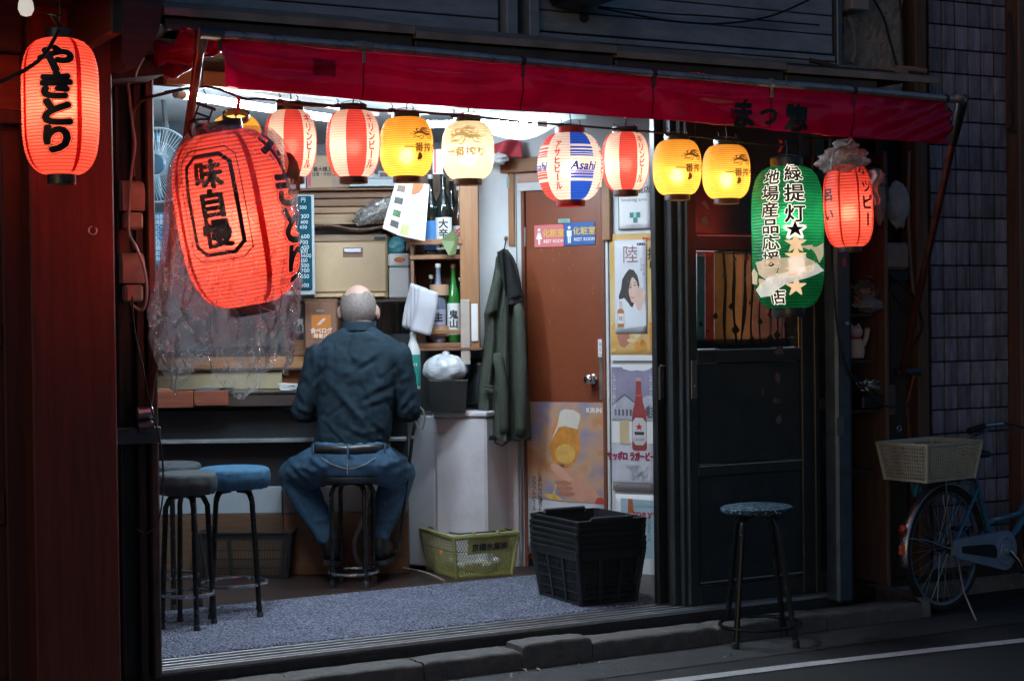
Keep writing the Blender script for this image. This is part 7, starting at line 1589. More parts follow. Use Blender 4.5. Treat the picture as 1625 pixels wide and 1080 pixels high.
MANO = onZ(561, 928, FLOOR)
def P_(px, py, d=MD): return onY(px, py, d) - MANO
skin = mat('skin', (.50, .31, .25), .5, 0, .10, 30, .0006, 120); hairg = mat('grey_stubble', (.21, .175, .165), .8, 0, .4, 90, .0008, 260)
shirtm = mat('shirt_cloth', (.007, .019, .030), .85, 0, .15, 60, .0006, 320, spec=.25)
jean = mat('denim', (.04, .105, .185), .85, 0, .35, 22, .0008, 260, dirt=.35, dirtcol=(.10, .20, .30)); leather = mat('shoe_leather', (.02, .018, .02), .3, 0, .3, 30, .001, 90)
man = ithing('person', 'balding man in dark teal shirt and jeans seated on bar stool', 'person', MANO); _O.pop(man.name)
# body: one continuous surface
k = MB(); HC = P_(568.5, 489, 8.29)
k.ell(HC, (.0865, .104, .112), 28, 20, lambda q: 1 - .10 * max(0, -q.z) * (1 if q.y > 0 else .5) + .02 * (q.y < 0) * max(0, q.z + .2))
k.ell(HC + Vector((0, .062, -.062)), (.055, .052, .062), 18, 12); k.ell(HC + Vector((0, .112, -.022)), (.014, .022, .028), 12, 8)     # jaw, nose
for sx in (-1, 1): k.ell(HC + Vector((sx * .093, .010, -.024)), (.013, .026, .036), 12, 10); k.ell(HC + Vector((sx * .034, .092, .004)), (.022, .016, .012), 10, 8)
capsule(k, P_(570, 540, 8.24), P_(569, 505, 8.275), .072, .060)
loft(k, [(P_(557, 745), .165, .12), (P_(558, 715), .165, .12), (P_(562, 680), .165, .11), (P_(566, 620), .17, .11), (P_(568, 570), .185, .10), (P_(569, 548), .15, .085), (P_(570, 530), .085, .06)])
SHL, ELL, WRL = P_(506, 566), P_(481, 652, 8.24), P_(522, 652, 8.50); SHR, ELR, WRR = P_(632, 564), P_(650, 652, 8.24), P_(606, 650, 8.50)
for a, b_, c, sx in ((SHL, ELL, WRL, 1), (SHR, ELR, WRR, -1)):
    capsule(k, a, b_, .052, .042); capsule(k, b_, c, .042, .030)
    hn = c + Vector((sx * .03, .06, .0)); capsule(k, c, hn, .028, .034)
    for f_ in range(4):
        t0 = hn + Vector((sx * (.022 - .014 * f_) * -1, .015, .01)); L_ = (.055, .066, .062, .048)[f_]; t1 = t0 + Vector((sx * .004, L_ * .6, -.012)); capsule(k, t0, t1, .0095, .0088, 8); capsule(k, t1, t1 + Vector((0, L_ * .35, -.026)), .0088, .0075, 8)
    th = c + Vector((sx * .05, .03, .012)); capsule(k, th, th + Vector((sx * .018, .03, .0)), .011, .0095, 8)
HPL, KNL, ANL = P_(526, 732, 8.2), P_(468, 752, 8.47), P_(515, 845, 8.36); HPR, KNR, ANR = P_(592, 732, 8.2), P_(634, 750, 8.47), P_(604, 842, 8.36)
for a, b_, c in ((HPL, KNL, ANL), (HPR, KNR, ANR)): capsule(k, a, b_, .078, .058); capsule(k, b_, c, .054, .036, mid=.01)
body = remesh(k, 'body', skin, man, .007, 4)
# thinning grey hair: a thin stubbly cap over the back and sides
def hairf(u, v):
    w = pi + pi * 1.25 * (u - .5) * 1.0; t = v      # round the back of the head
    lat = -.62 + (1.30 + .22 * noise.noise(Vector((u * 5, 0, 0)))) * t; lon = w
    q = Vector((sin(lon) * -1 * cos(lat), cos(lon) * cos(lat), sin(lat)))
    s_ = Vector((q.x * .0885, q.y * .1065, q.z * .1135)) * (1 - .10 * max(0, -q.z) * (1 if q.y > 0 else .5) + .02 * (q.y < 0) * max(0, q.z + .2) + .004 * noise.noise(q * 26))
    return HC + s_
k = MB(); k.grid(hairf, 50, 34); k.build('hair', hairg, man, smooth=180)
# shirt
k = MB()
loft(k, [(P_(556, 722), .168, .125), (P_(557, 704), .178, .133), (P_(560, 684), .186, .136), (P_(564, 655), .186, .132), (P_(567, 620), .190, .13), (P_(568, 590), .200, .126), (P_(568, 566), .210, .115), (P_(569, 549), .182, .10), (P_(570, 535), .13, .088), (P_(570, 527), .09, .08)], 40, 2.3)
for a, b_, c in ((SHL, ELL, WRL), (SHR, ELR, WRR)): capsule(k, a, b_, .068, .058); capsule(k, b_, c, .058, .042); capsule(k, a.lerp(b_, .85), b_.lerp(c, .2), .06, .058)
capsule(k, P_(520, 549), P_(556, 532), .045, .05); capsule(k, P_(618, 549), P_(584, 532), .045, .05)
FOLDS = [((522, 530), (508, 560), 5, 4), ((524, 540), (503, 612), 6, 3), ((527, 548), (520, 590), 5, 3), ((521, 594), (503, 612), 5, 3), ((524, 604), (590, 680), 7, 4), ((540, 618), (578, 662), 5, 3), ((572, 628), (624, 602), 6, 3.5), ((580, 640), (625, 626), 5, 3), ((556, 590), (612, 552), 5, 3),
         ((498, 545), (502, 590), 5, 2.5), ((632, 560), (640, 606), 6, 2.5), ((640, 606), (634, 668), 6, 3), ((500, 620), (512, 690), 6, 2.5), ((545, 668), (600, 694), 5, 3), ((590, 660), (620, 690), 5, 2.5), ((515, 660), (545, 690), 4, 2.5), ((474, 620), (490, 640), 5, 4), ((472, 645), (492, 655), 4, 4), ((652, 620), (640, 645), 5, 4), ((656, 640), (640, 660), 4, 4), ((650, 590), (636, 610), 5, 3), ((484, 590), (496, 612), 5, 3), ((530, 640), (515, 668), 4, 2.5), ((560, 690), (600, 640), 5, 2.5), ((535, 560), (600, 575), 8, 2)]
FL = [(P_(*a), P_(*b_), w * .00304, h / 1000) for a, b_, w, h in FOLDS]
YK = P_(570, 529).z
def shirt_disp(p, n):
    q = p.copy(); d = .004 * noise.noise(p * 16) + .0025 * noise.noise(p * 34) - .004 * max(0, .22 - abs(noise.noise(Vector((p.x * 9 + p.z * 5, p.y * 5, p.z * 9 - p.x * 6))))) / .22
    for a, b_, w, h in FL:
        vx, vz = b_.x - a.x, b_.z - a.z; L2 = vx * vx + vz * vz; t = max(0, min(1, ((p.x - a.x) * vx + (p.z - a.z) * vz) / L2))
        dx, dz = p.x - a.x - vx * t, p.z - a.z - vz * t; side = (dx * vz - dz * vx) / sqrt(L2); ds = sqrt(dx * dx + dz * dz) / w
        if ds < 3: d += h * 1.5 * (math.exp(-ds * ds) - .9 * math.exp(-((side / w - 1.5) ** 2)) * math.exp(-max(0, ds - 1.5) ** 2)) * sin(pi * min(1, max(.12, t * .86 + .07)))
    if n.y > .3: d *= .4
    return q + n * d
shirt = remesh(k, 'shirt', shirtm, man, .0065, 7, shirt_disp)
# collar and yoke seam
k = MB()
def colf(u, v):
    w = 2 * pi * u; r = (.0835 - .004 * v, .078 - .004 * v); c = P_(570, 524 - 15 * v, 8.245 + .012 * v)
    return c + Vector((r[0] * cos(w), r[1] * sin(w), .006 * sin(w) - .004 * cos(2 * w)))
k.grid(colf, 40, 6, wrap=True); k.build('collar', shirtm, man, smooth=180, solid=.005)
# trousers
k = MB()
loft(k, [(P_(557, 762), .13, .10), (P_(557, 750), .165, .135), (P_(558, 735), .190, .150), (P_(558, 720), .188, .146), (P_(557, 706), .181, .138), (P_(557, 698), .178, .135)], 40, 2.4)
for a, b_, c, xx in ((HPL, KNL, ANL, -1), (HPR, KNR, ANR, 1)):
    capsule(k, a, b_, .105, .082, mid=.006); capsule(k, b_, c, .080, .052, mid=.012); capsule(k, c, c + (c - b_).normalized() * .02, .052, .054)
TF = [((455, 735), (490, 760), 5, 4), ((450, 750), (482, 775), 5, 4), ((465, 775), (500, 800), 5, 4), ((480, 800), (520, 812), 5, 4), ((500, 745), (470, 740), 5, 4), ((640, 760), (615, 775), 5, 4), ((650, 745), (620, 752), 5, 3), ((625, 790), (605, 800), 5, 4), ((610, 735), (640, 730), 6, 3), ((498, 725), (520, 740), 5, 3), ((560, 725), (556, 750), 4, -3), ((500, 830), (528, 826), 4, 4), ((594, 822), (618, 828), 4, 4)]
TL = [(P_(*a), P_(*b_), w * .00304, h / 1000) for a, b_, w, h in TF]
def tr_disp(p, n):
    d = .0035 * noise.noise(p * 13) + .002 * noise.noise(p * 30)
    for a, b_, w, h in TL:
        vx, vz = b_.x - a.x, b_.z - a.z; L2 = vx * vx + vz * vz; t = max(0, min(1, ((p.x - a.x) * vx + (p.z - a.z) * vz) / L2)); dx, dz = p.x - a.x - vx * t, p.z - a.z - vz * t; ds = sqrt(dx * dx + dz * dz) / w
        if ds < 3: d += h * 1.3 * (math.exp(-ds * ds) - .35 * math.exp(-((ds - 1.6) ** 2)))
    return p + n * d
remesh(k, 'trousers', jean, man, .007, 5, tr_disp)
# belt, loops, pocket stitching, wallet
k = MB(); k.grid(lambda u, v: P_(557, 716 - 13 * v, MD) + Vector((.189 * abs(cos(2 * pi * u)) ** .86 * (1 if cos(2 * pi * u) > 0 else -1), .146 * sin(2 * pi * u), 0)), 48, 2, wrap=True); k.build('belt', leather, man, smooth=180, solid=.004)
stm = mat('stitch', (.42, .36, .28), .7)
def back(px, py, off=.0):      # a point on the back of the trousers
    P = P_(px, py); x = (P.x - P_(557, 720).x) / .192; return Vector((P.x, P_(557, 720).y - .150 * sqrt(max(0, 1 - min(1, abs(x)) ** 2.4)) ** 1.0 - .006 - off, P.z))
for px in (500, 557, 613): k = MB(); k.tube([back(px, 718, .004), back(px, 710, .008), back(px, 701, .002)], .0055, 6); k.build('belt_loop', jean, man)
for pts in ([(514, 722), (530, 731), (545, 736), (556, 739)], [(600, 722), (585, 731), (570, 737), (558, 739)], [(557, 722), (556, 735), (556, 748)]):
    k = MB(); k.tube([back(*p) for p in pts], .0013, 5); k.build('stitching', stm, man)
k = MB(); q = back(493, 738); k.cbox(q + Vector((-.005, .05, 0)), (.03, .014, .055), .004, (.1, .25, .5)); k.build('wallet_edge', leather, man)
# shoes
for (c, toe, hl) in ((ANL, Vector((-.02, .20, 0)), P_(528, 868, 8.34)), (ANR, Vector((.03, .20, 0)), P_(602, 862, 8.34))):
    k = MB(); h = hl.copy(); h.z = P_(560, 874, 8.34).z
    capsule(k, h + Vector((0, -.005, .02)), h + Vector((0, .0, .065)), .044, .042); capsule(k, h, h + toe * .5, .044, .047); capsule(k, h + toe * .5, h + toe, .047, .038); capsule(k, h + Vector((0, .01, .05)), h + toe * .4 + Vector((0, 0, .035)), .04, .035)
    o = remesh(k, 'shoe', leather, man, .006, 5)
    zs = h.z - .042
    for v in o.data.vertices: v.co.z = max(v.co.z, zs)
    k = MB(); k.add([tuple(Vector((x, y, z_))) for z_ in (zs - .020, zs - .001) for x, y in [(h.x + a * (1 if True else 1) + toe.x * t, h.y - .05 + .30 * t) for a, t in ((-.04, .05), (-.046, .3), (-.05, .62), (-.04, .9), (0, 1.0), (.04, .9), (.05, .62), (.046, .3), (.04, .05), (0, -.01))]], [tuple(range(9, -1, -1)), tuple(range(10, 20))] + [(i, (i + 1) % 10, (i + 1) % 10 + 10, i + 10) for i in range(10)]); k.build('sole', rubber, o)
    k = MB(); capsule(k, Vector(c), h + Vector((0, 0, .06)), .04, .040); k.build('sock', mat('sock_dark', (.03, .03, .035), .9), man, smooth=180)
# ================================================================== stools
legm = mat('stool_leg_black', (.014, .015, .017), .25, .3, .2, 20, .0004, dirt=.15, dirtcol=(.05, .05, .05))
ringc = mat('ring_chrome', (.34, .36, .40), .25, .9, .15, 20)
def stool(label, px, py, seat_px_y, z_ref, hw_px, seatm, nleg=4, splay=.06, a0=.6, seat_h=.055, skirt=False, ring_z=.12, rr=.0115, tilt=(0, 0), group='round bar stools', ring_m=None):
    base = onZ(px, py, z_ref); d = base.y; H = onY(px, seat_px_y, d).z - z_ref; R = hw_px * d / 2700
    r = thing('bar_stool', label, 'stool', base, 0, group)
    k = MB(); n = 44
    if skirt:
        def cov(u, v):
            w = 2 * pi * u
            if v < .5: q = v / .5; rad = R * sin(q * pi / 2) ** .8 * .99; z = H - .004 * q - .016 * q ** 6 + .004 * (1 - q) ; 
            else: q = (v - .5) / .5; rad = R * (1.0 + .03 * sin(q * pi)) - .012 * q ** 3; z = H - .016 - (seat_h - .016) * q
            f = max(0, (v - .5) / .5); rad += .004 * f * sin(17 * w + 3 * sin(w * 3)) + .003 * noise.noise(Vector((cos(w) * 6, sin(w) * 6, v * 5))); z += .003 * noise.noise(Vector((cos(w) * 5, sin(w) * 5, 9))) * f
            return (rad * cos(w), rad * sin(w), z)
        k.grid(cov, 72, 22, wrap=True); k.build('seat_cover', seatm, r, smooth=180)
        k = MB(); k.lathe([(0, H - seat_h + .012), (R * .93, H - seat_h + .012), (R * .95, H - .02)], n); k.build('seat', blackm, r)
    else:
        k.lathe([(0, H - seat_h), (R * .94, H - seat_h), (R, H - seat_h * .75), (R, H - seat_h * .3), (R * .95, H - .006), (R * .7, H), (0, H + .002)], n); o = k.build('seat', seatm, r, smooth=50)
    zt = H - seat_h - .004
    for i in range(nleg):
        w = a0 + 2 * pi * i / nleg; top = R * .62; bot = top + splay; cw, sw_ = cos(w), sin(w); pts = []
        pts += [(top * .25 * cw, top * .25 * sw_, zt - .004), (top * .8 * cw, top * .8 * sw_, zt - .006), (top * .97 * cw, top * .97 * sw_, zt - .02), ((top + .012) * cw, (top + .012) * sw_, zt - .05)]
        for j in range(1, 7): t = j / 6; rad = top + .012 + (bot - top - .012) * t; pts.append((rad * cw, rad * sw_, (zt - .05) * (1 - t) + .008 * t))
        k = MB(); k.tube(pts, rr, 10); o = k.build('leg', legm, r); k = MB(); k.lathe([(rr * 1.25, 0), (rr * 1.25, .03), (rr, .034)], 10, (bot * cw, bot * sw_, 0)); k.build('rubber_foot', rubber, o)
    rg = R * .62 + splay * (1 - ring_z / zt) + .004
    k = MB(); k.tube([(rg * cos(2 * pi * i / 44), rg * sin(2 * pi * i / 44), ring_z) for i in range(44)], .0085, 8, True); k.build('foot_ring', ring_m or ringc, r)
    r.rotation_euler = (tilt[0], tilt[1], 0); return r
seat_blue = mat('seat_denim', (.03, .115, .21), .85, 0, .35, 40, .002, 160); seat_grey = mat('seat_grey', (.042, .05, .058), .8, 0, .2, 30, .002, 90); seat_black = mat('seat_black', (.02, .022, .026), .4, 0, .2, 20)
stool('bar stool with grey cover, nearest at the left', 299, 997, 748, FLOOR, 48, seat_grey, 4, .035, .5, .092, True, .15)
stool('bar stool with blue denim cover beside the grey one', 374, 978, 740, FLOOR, 57, seat_blue, 4, .05, .95, .092, True, .15)
stool('bar stool half hidden behind the grey one', 276, 964, 733, FLOOR, 46, seat_grey, 4, .035, .2, .08, True, .15)
stool('bar stool carrying the seated man', 561, 928, 750, FLOOR, 55, seat_black, 4, .012, .62, .04, False, .065)
m, t, p, out = _nodes('speckled_vinyl'); N, L = t.nodes, t.links
tc = N.new('ShaderNodeTexCoord'); vo = N.new('ShaderNodeTexVoronoi'); vo.inputs['Scale'].default_value = 150; L.new(tc.outputs['Object'], vo.inputs['Vector']); cr = N.new('ShaderNodeValToRGB'); cr.color_ramp.interpolation = 'CONSTANT'
e = cr.color_ramp.elements; e[0].color = (.018, .045, .075, 1); e[1].position = .8; e[1].color = (.12, .22, .28, 1); q = e.new(.9); q.color = (.42, .52, .55, 1); sp_ = N.new('ShaderNodeSeparateColor'); L.new(vo.outputs['Color'], sp_.inputs[0]); L.new(sp_.outputs[0], cr.inputs[0])
L.new(cr.outputs[0], p.inputs['Base Color']); p.inputs['Roughness'].default_value = .4
stool('tall stool with speckled blue vinyl seat standing on the street', 1207, 1020, 800, 0.0, 57, m, 4, .085, .82, .032, False, .085, rr=.0125, tilt=(0, radians(-1.2)), ring_m=legm)

# ================================================================== baskets
def shopping_basket(mb_parts, W, Dp, H, taper, nu, nv, bar, th, frame):
    """open lattice walls of a tapered basket: list of (name, MB)"""
    out = []
    b0 = [(-W / 2 + taper, -Dp / 2 + taper), (W / 2 - taper, -Dp / 2 + taper), (W / 2 - taper, Dp / 2 - taper), (-W / 2 + taper, Dp / 2 - taper)]
    t0 = [(-W / 2, -Dp / 2), (W / 2, -Dp / 2), (W / 2, Dp / 2), (-W / 2, Dp / 2)]
    def side(i):
        j = (i + 1) % 4
        def f(u, v): 
            a = (b0[i][0] * (1 - u) + b0[j][0] * u, b0[i][1] * (1 - u) + b0[j][1] * u); c = (t0[i][0] * (1 - u) + t0[j][0] * u, t0[i][1] * (1 - u) + t0[j][1] * u)
            return Vector((a[0] * (1 - v) + c[0] * v, a[1] * (1 - v) + c[1] * v, H * v))
        return f
    return side
def bar_between(k, a, b_, w, nrm):
    ax = (b_ - a).normalized(); s_ = ax.cross(nrm).normalized() * w / 2; n = nrm.normalized() * w * .35
    vs = [a - s_ - n, a + s_ - n, a + s_ + n, a - s_ + n, b_ - s_ - n, b_ + s_ - n, b_ + s_ + n, b_ - s_ + n]
    k.add(vs, [(0, 3, 2, 1), (4, 5, 6, 7), (0, 1, 5, 4), (1, 2, 6, 5), (2, 3, 7, 6), (3, 0, 4, 7)])
def basket(name, label, cat, loc, rz, W, Dp, H, taper, m, style, group=None, band=.18, rim=.011, pitch=.014):
    r = thing(name, label, cat, loc, rz, group); side = shopping_basket(None, W, Dp, H, taper, 0, 0, 0, 0, 0)
    k = MB()
    for i in range(4):
        f = side(i); Ls = W if i % 2 == 0 else Dp; nrm = (f(1, 0) - f(0, 0)).cross(f(0, 1) - f(0, 0)); nu = int(Ls / pitch)
        lo, hi = .05, 1 - band
        # solid band at the top and foot
        for v0, v1 in ((0, lo), (hi, 1)):
            a, b_, c, d = f(0, v0), f(1, v0), f(1, v1), f(0, v1); n = nrm.normalized() * .0025
            k.add([a, b_, c, d, a + n, b_ + n, c + n, d + n], [(0, 1, 2, 3), (7, 6, 5, 4), (0, 4, 5, 1), (1, 5, 6, 2), (2, 6, 7, 3), (3, 7, 4, 0)])
        if style == 'slot':
            for j in range(nu + 1): bar_between(k, f(j / nu, lo), f(j / nu, hi), .0035 if j % (nu // 3 or 1) else .016, nrm)
            for v in (.05, .24, .43, .62, hi): bar_between(k, f(0, v), f(1, v), .006, nrm)
        elif style == 'grid':
            for j in range(nu + 1): bar_between(k, f(j / nu, lo), f(j / nu, hi), .0045, nrm)
            nvv = max(2, int(H * (hi - lo) / pitch)); 
            for j in range(nvv + 1): bar_between(k, f(0, lo + (hi - lo) * j / nvv), f(1, lo + (hi - lo) * j / nvv), .0045, nrm)
        else:
            hh = H * (hi - lo); step = pitch * 1.25
            for sgn in (1, -1):
                x = -hh * .8
                while x < Ls + hh * .8:
                    u0, u1, v0, v1 = x / Ls, (x + sgn * hh * .62) / Ls, lo, hi
                    if u0 != u1:
                        if u0 < 0: v0 = v0 + (hi - lo) * (0 - u0) / (u1 - u0) if u1 > u0 else 9; u0 = 0
                        if u0 > 1: v0 = v0 + (hi - lo) * (1 - x / Ls) / (u1 - x / Ls) if u1 < u0 else 9; u0 = 1
                        if u1 > 1: v1 = lo + (hi - lo) * (1 - x / Ls) / ((x + sgn * hh * .62) / Ls - x / Ls); u1 = 1
                        if u1 < 0: v1 = lo + (hi - lo) * (0 - x / Ls) / ((x + sgn * hh * .62) / Ls - x / Ls); u1 = 0
                        if v0 < v1 - .02 and v0 < 2: bar_between(k, f(u0, v0), f(u1, v1), .003, nrm)
                    x += step
            bar_between(k, f(0, .62), f(1, .62), .004, nrm)
        c0, c1 = f(0, 0), f(0, 1); k.tube([c0, c1], .011 if style != 'grid' else .008, 8)
    k.build('lattice_wall', m, r, smooth=0)
    k = MB(); k.box(-W / 2 + taper, W / 2 - taper, -Dp / 2 + taper, Dp / 2 - taper, 0, .004); k.build('base', m, r)
    k = MB(); q = [Vector((-W / 2, -Dp / 2, H)), Vector((W / 2, -Dp / 2, H)), Vector((W / 2, Dp / 2, H)), Vector((-W / 2, Dp / 2, H))]; pts = []
    for i in range(4):
        a, b_, c = q[i - 1], q[i], q[(i + 1) % 4]; cr_ = .025; p0 = b_ + (a - b_).normalized() * cr_; p1 = b_ + (c - b_).normalized() * cr_
        for t in (0, .5, 1): pts.append((p0 * (1 - t) ** 2 + b_ * 2 * t * (1 - t) + p1 * t * t))
    vs = []; 
    for p_ in pts:
        o_ = Vector((p_.x, p_.y, 0)).normalized() * rim; vs += [p_ + Vector((0, 0, -rim * .6)), p_ + o_ + Vector((0, 0, -rim * .7)), p_ + o_ + Vector((0, 0, rim * .1)), p_ + Vector((0, 0, rim * .25))]
    n = len(pts); k.add(vs, [(i * 4 + a, ((i + 1) % n) * 4 + a, ((i + 1) % n) * 4 + (a + 1) % 4, i * 4 + (a + 1) % 4) for i in range(n) for a in range(4)]); k.build('rim', m, r, smooth=50)
    return r
bkm = mat('basket_black', (.022, .026, .029), .35, 0, .2, 30, .0006, dirt=.25, dirtcol=(.06, .06, .06))
# stack of black shopping baskets on the mat
BP = onZ(922, 966, FLOOR); ang = radians(33)
ca, sa = cos(ang), sin(ang); W_, D_ = .315, .435
ctr = BP + Vector((-sa * (0) , 0, 0)) + (Vector((-ca, -sa, 0)) * 0 + Vector((ca, sa, 0)) * 0)
rzb = radians(28)
ex, ey = Vector((cos(rzb), sin(rzb), 0)), Vector((-sin(rzb), cos(rzb), 0))
b0 = None
STK = ('bottom black basket of the nested stack by the posters', 'second lowest black basket of the nested stack', 'third black basket up in the nested stack', 'fourth black basket up in the nested stack', 'second highest black basket in the nested stack', 'top black basket of the nested stack by the posters')
for i in range(6):
    taper = .032; c = BP + ex * (.345 / 2 - taper) + ey * (.42 / 2 - taper); c.z = FLOOR + .012 + .0265 * i
    if b0 is None: b0 = basket('shopping_basket', STK[0], 'basket', c, rzb, .345, .42, .245, taper, bkm, 'slot', 'nested black shopping baskets', band=.16)
    else: r_ = copy_tree(b0); r_.location = c + ex * random.uniform(-.003, .003); r_['label'] = STK[i]; r_.rotation_euler.z = rzb + random.uniform(-.01, .01)
    last = b0 if i == 0 else r_
for sy in (-1, 1):
    k = MB(); k.tube([(-.11, sy * .205, .238), (-.105, sy * .212, .252), (.105, sy * .212, .252), (.11, sy * .205, .238)], .009, 8); k.build('handle', bkm, last)
BB = onZ(400, 912, FLOOR); q = basket('shopping_basket', 'black basket on the floor under the bar counter', 'basket', BB + Vector((0, .0, .001)), radians(-3), .46, .31, .235, .03, bkm, 'slot', 'nested black shopping baskets', band=.15); q['group'] = 'floor baskets'
yel = mat('basket_yellow', (.37, .37, .13), .5, 0, .15, 14, .0006, dirt=.6, dirtcol=(.09, .08, .04))
YP = onZ(727, 918, FLOOR); rzy = radians(27); ex, ey = Vector((cos(rzy), sin(rzy), 0)), Vector((-sin(rzy), cos(rzy), 0)); tp = .028
yb = basket('yellow_basket', 'olive yellow mesh basket with black lettering by the freezer', 'basket', YP + ex * (.345 / 2 - tp) + ey * (.40 / 2 - tp) + Vector((0, 0, .001)), rzy, .36, .40, .215, tp, yel, 'diamond', None, band=.10, rim=.016, pitch=.013)
k = MB(); 
for x0, x1, z0, z1 in ((-.10, .135, .118, .2),): k.add([(x0, -.2 + .028 * (1 - z0 / .215) - .004, z0), (x1, -.2 + .028 * (1 - z0 / .215) - .004, z0), (x1, -.2 + .028 * (1 - z1 / .215) - .004, z1), (x0, -.2 + .028 * (1 - z1 / .215) - .004, z1)], [(0, 1, 2, 3)])
k.build('name_panel', yel, yb, smooth=0, solid=.002)
lettering('lettering', '京橋氷業㈱', .040, txt, yb, lambda a, b_: Vector((a + .02, -.2 + .028 * (1 - (b_ + .150) / .215) - .0065, b_ + .150)), False, .035)
for x, y in ((-.07, -.205), (.06, -.205), (-.1, .2), (.03, .2)): k = MB(); k.lathe([(.005, .208), (.008, .218), (.007, .228), (0, .232)], 10, (x, y, 0)); k.build('peg', mat('peg_cream', (.5, .45, .3), .5), yb)
for s_ in (-1, 1): k = MB(); k.tube([(-.155, s_ * .1, .222), (-.15, s_ * .192, .224), (.15, s_ * .192, .224), (.155, s_ * .1, .222)], .004, 6); k.build('wire_handle', darksteel, yb)
rr = random.Random(8)
for i in range(14):
    c = yb.location + ex * rr.uniform(-.11, .11) + ey * rr.uniform(-.13, .10) + Vector((0, 0, .032 + .014 * (i % 3))); k = MB(); k.ell((0, 0, 0), (.03, .022, .019), 14, 10, lambda q: 1 + .12 * noise.noise(q * 3 + Vector((i, 0, 0))))
    q = tag(k.build('rolled_towel', mat('towel_white', (.72, .72, .72), .8, 0, .05, 20, .001, 90), loc=c, rz=rr.uniform(0, 3), smooth=180), 'small rolled white towel lying in the yellow mesh basket', 'towel', 'white towels in the yellow basket')

# ================================================================== bicycle
HUB = onD(1497, 868, 5.99); bkA = radians(40); BS = .88
bk = thing('bicycle', 'parked city bicycle with cream basket on its rear rack', 'bicycle', Vector((HUB.x, HUB.y, 0)), bkA); bk.scale = (BS, BS, BS)
tyrem = mat('tyre', (.012, .012, .013), .7, 0, .2, 40); rimm = mat('rim_blue_steel', (.30, .34, .46), .3, .85, .15, 20, dirt=.3); frm = mat('frame_blue', (.04, .20, .34), .3, .2, .15, 14, coat=.4); casem = mat('case_blue', (.24, .32, .46), .4, .1, .12, 9, dirt=.35, dirtcol=(.06, .06, .08)); fend = mat('fender', (.42, .38, .42), .28, .85, .15, 15, dirt=.3)
def wheel(x):
    k = MB(); n = 56; k.tube([(x + .318 * cos(2 * pi * i / n), 0, .335 + .318 * sin(2 * pi * i / n)) for i in range(n)], .0175, 10, True); w = k.build('tyre', tyrem, bk)
    k = MB()
    prof = [(.302, -.013), (.302, .013), (.288, .011), (.284, .006), (.284, -.006), (.288, -.011), (.302, -.013)]
    k.lathe([(r, y) for r, y in prof], 56, (x, 0, .335), 'y', cap=False); k.build('rim', rimm, w)
    k = MB()
    for i in range(32):
        a = 2 * pi * i / 32; s_ = 1 if i % 2 else -1; b_ = a + (.5 if (i // 2) % 2 else -.5); k.tube([(x + .02 * cos(b_), s_ * .028, .335 + .02 * sin(b_)), (x + .286 * cos(a), 0, .335 + .286 * sin(a))], .0013, 4)
    q = k.build('spokes', steel, w); k = MB(); k.lathe([(.01, -.05), (.01, -.034), (.026, -.032), (.026, -.024), (.017, -.022), (.017, .022), (.026, .024), (.026, .032), (.01, .034), (.01, .05)], 18, (x, 0, .335), 'y'); k.build('hub', darksteel, w)
    return w
wheel(0); wheel(1.08)
def fender(x, a0, a1):
    k = MB(); k.grid(lambda u, v: (x + (.352 - .012 * abs(2 * v - 1) ** 2.0) * cos(a0 + (a1 - a0) * u), (v - .5) * .052, .335 + (.352 - .012 * abs(2 * v - 1) ** 2) * sin(a0 + (a1 - a0) * u)), 40, 8); return k.build('mudguard', fend, bk, smooth=180, solid=.0015)
fender(0, radians(10), radians(192)); fender(1.08, radians(0), radians(170))
k = MB(); a = radians(160); c = Vector((.36 * cos(a), 0, .335 + .36 * sin(a))); k.ell(c + Vector((-.012, 0, .005)), (.018, .024, .03), 14, 10); k.build('reflector', mat('reflector_red', (.35, .01, .01), .15, 0, .1, 60, coat=.8), bk)
a = radians(176); c = Vector((.362 * cos(a), 0, .335 + .362 * sin(a))); k = MB(); k.cbox(c, (.004, .03, .05), .001, (0, .1, 0)); k.build('sticker', mat('sticker_red', (.5, .08, .03), .4), bk)
BBk = Vector((.46, 0, .285)); ST = Vector((.30, 0, .66)); HT = Vector((.92, 0, .70)); HB = Vector((.945, 0, .60)); AXr = Vector((0, 0, .335))
k = MB(); k.tube([BBk, ST, Vector((.285, 0, .70))], .015, 10); k.build('seat_tube', frm, bk); k = MB(); k.tube([Vector((.285, 0, .695)), Vector((.262, 0, .80))], .0125, 10); k.build('seat_post', steel, bk)
k = MB(); k.tube([BBk, Vector((.66, 0, .36)), HB], .018, 10); k.build('down_tube', frm, bk); k = MB(); k.tube([BBk + (ST - BBk) * .4, Vector((.70, 0, .46)), HT - Vector((0, 0, .05))], .015, 10); k.build('top_tube', frm, bk)
k = MB(); k.tube([HT + Vector((-.01, 0, .05)), HB], .019, 10); k.build('head_tube', frm, bk)
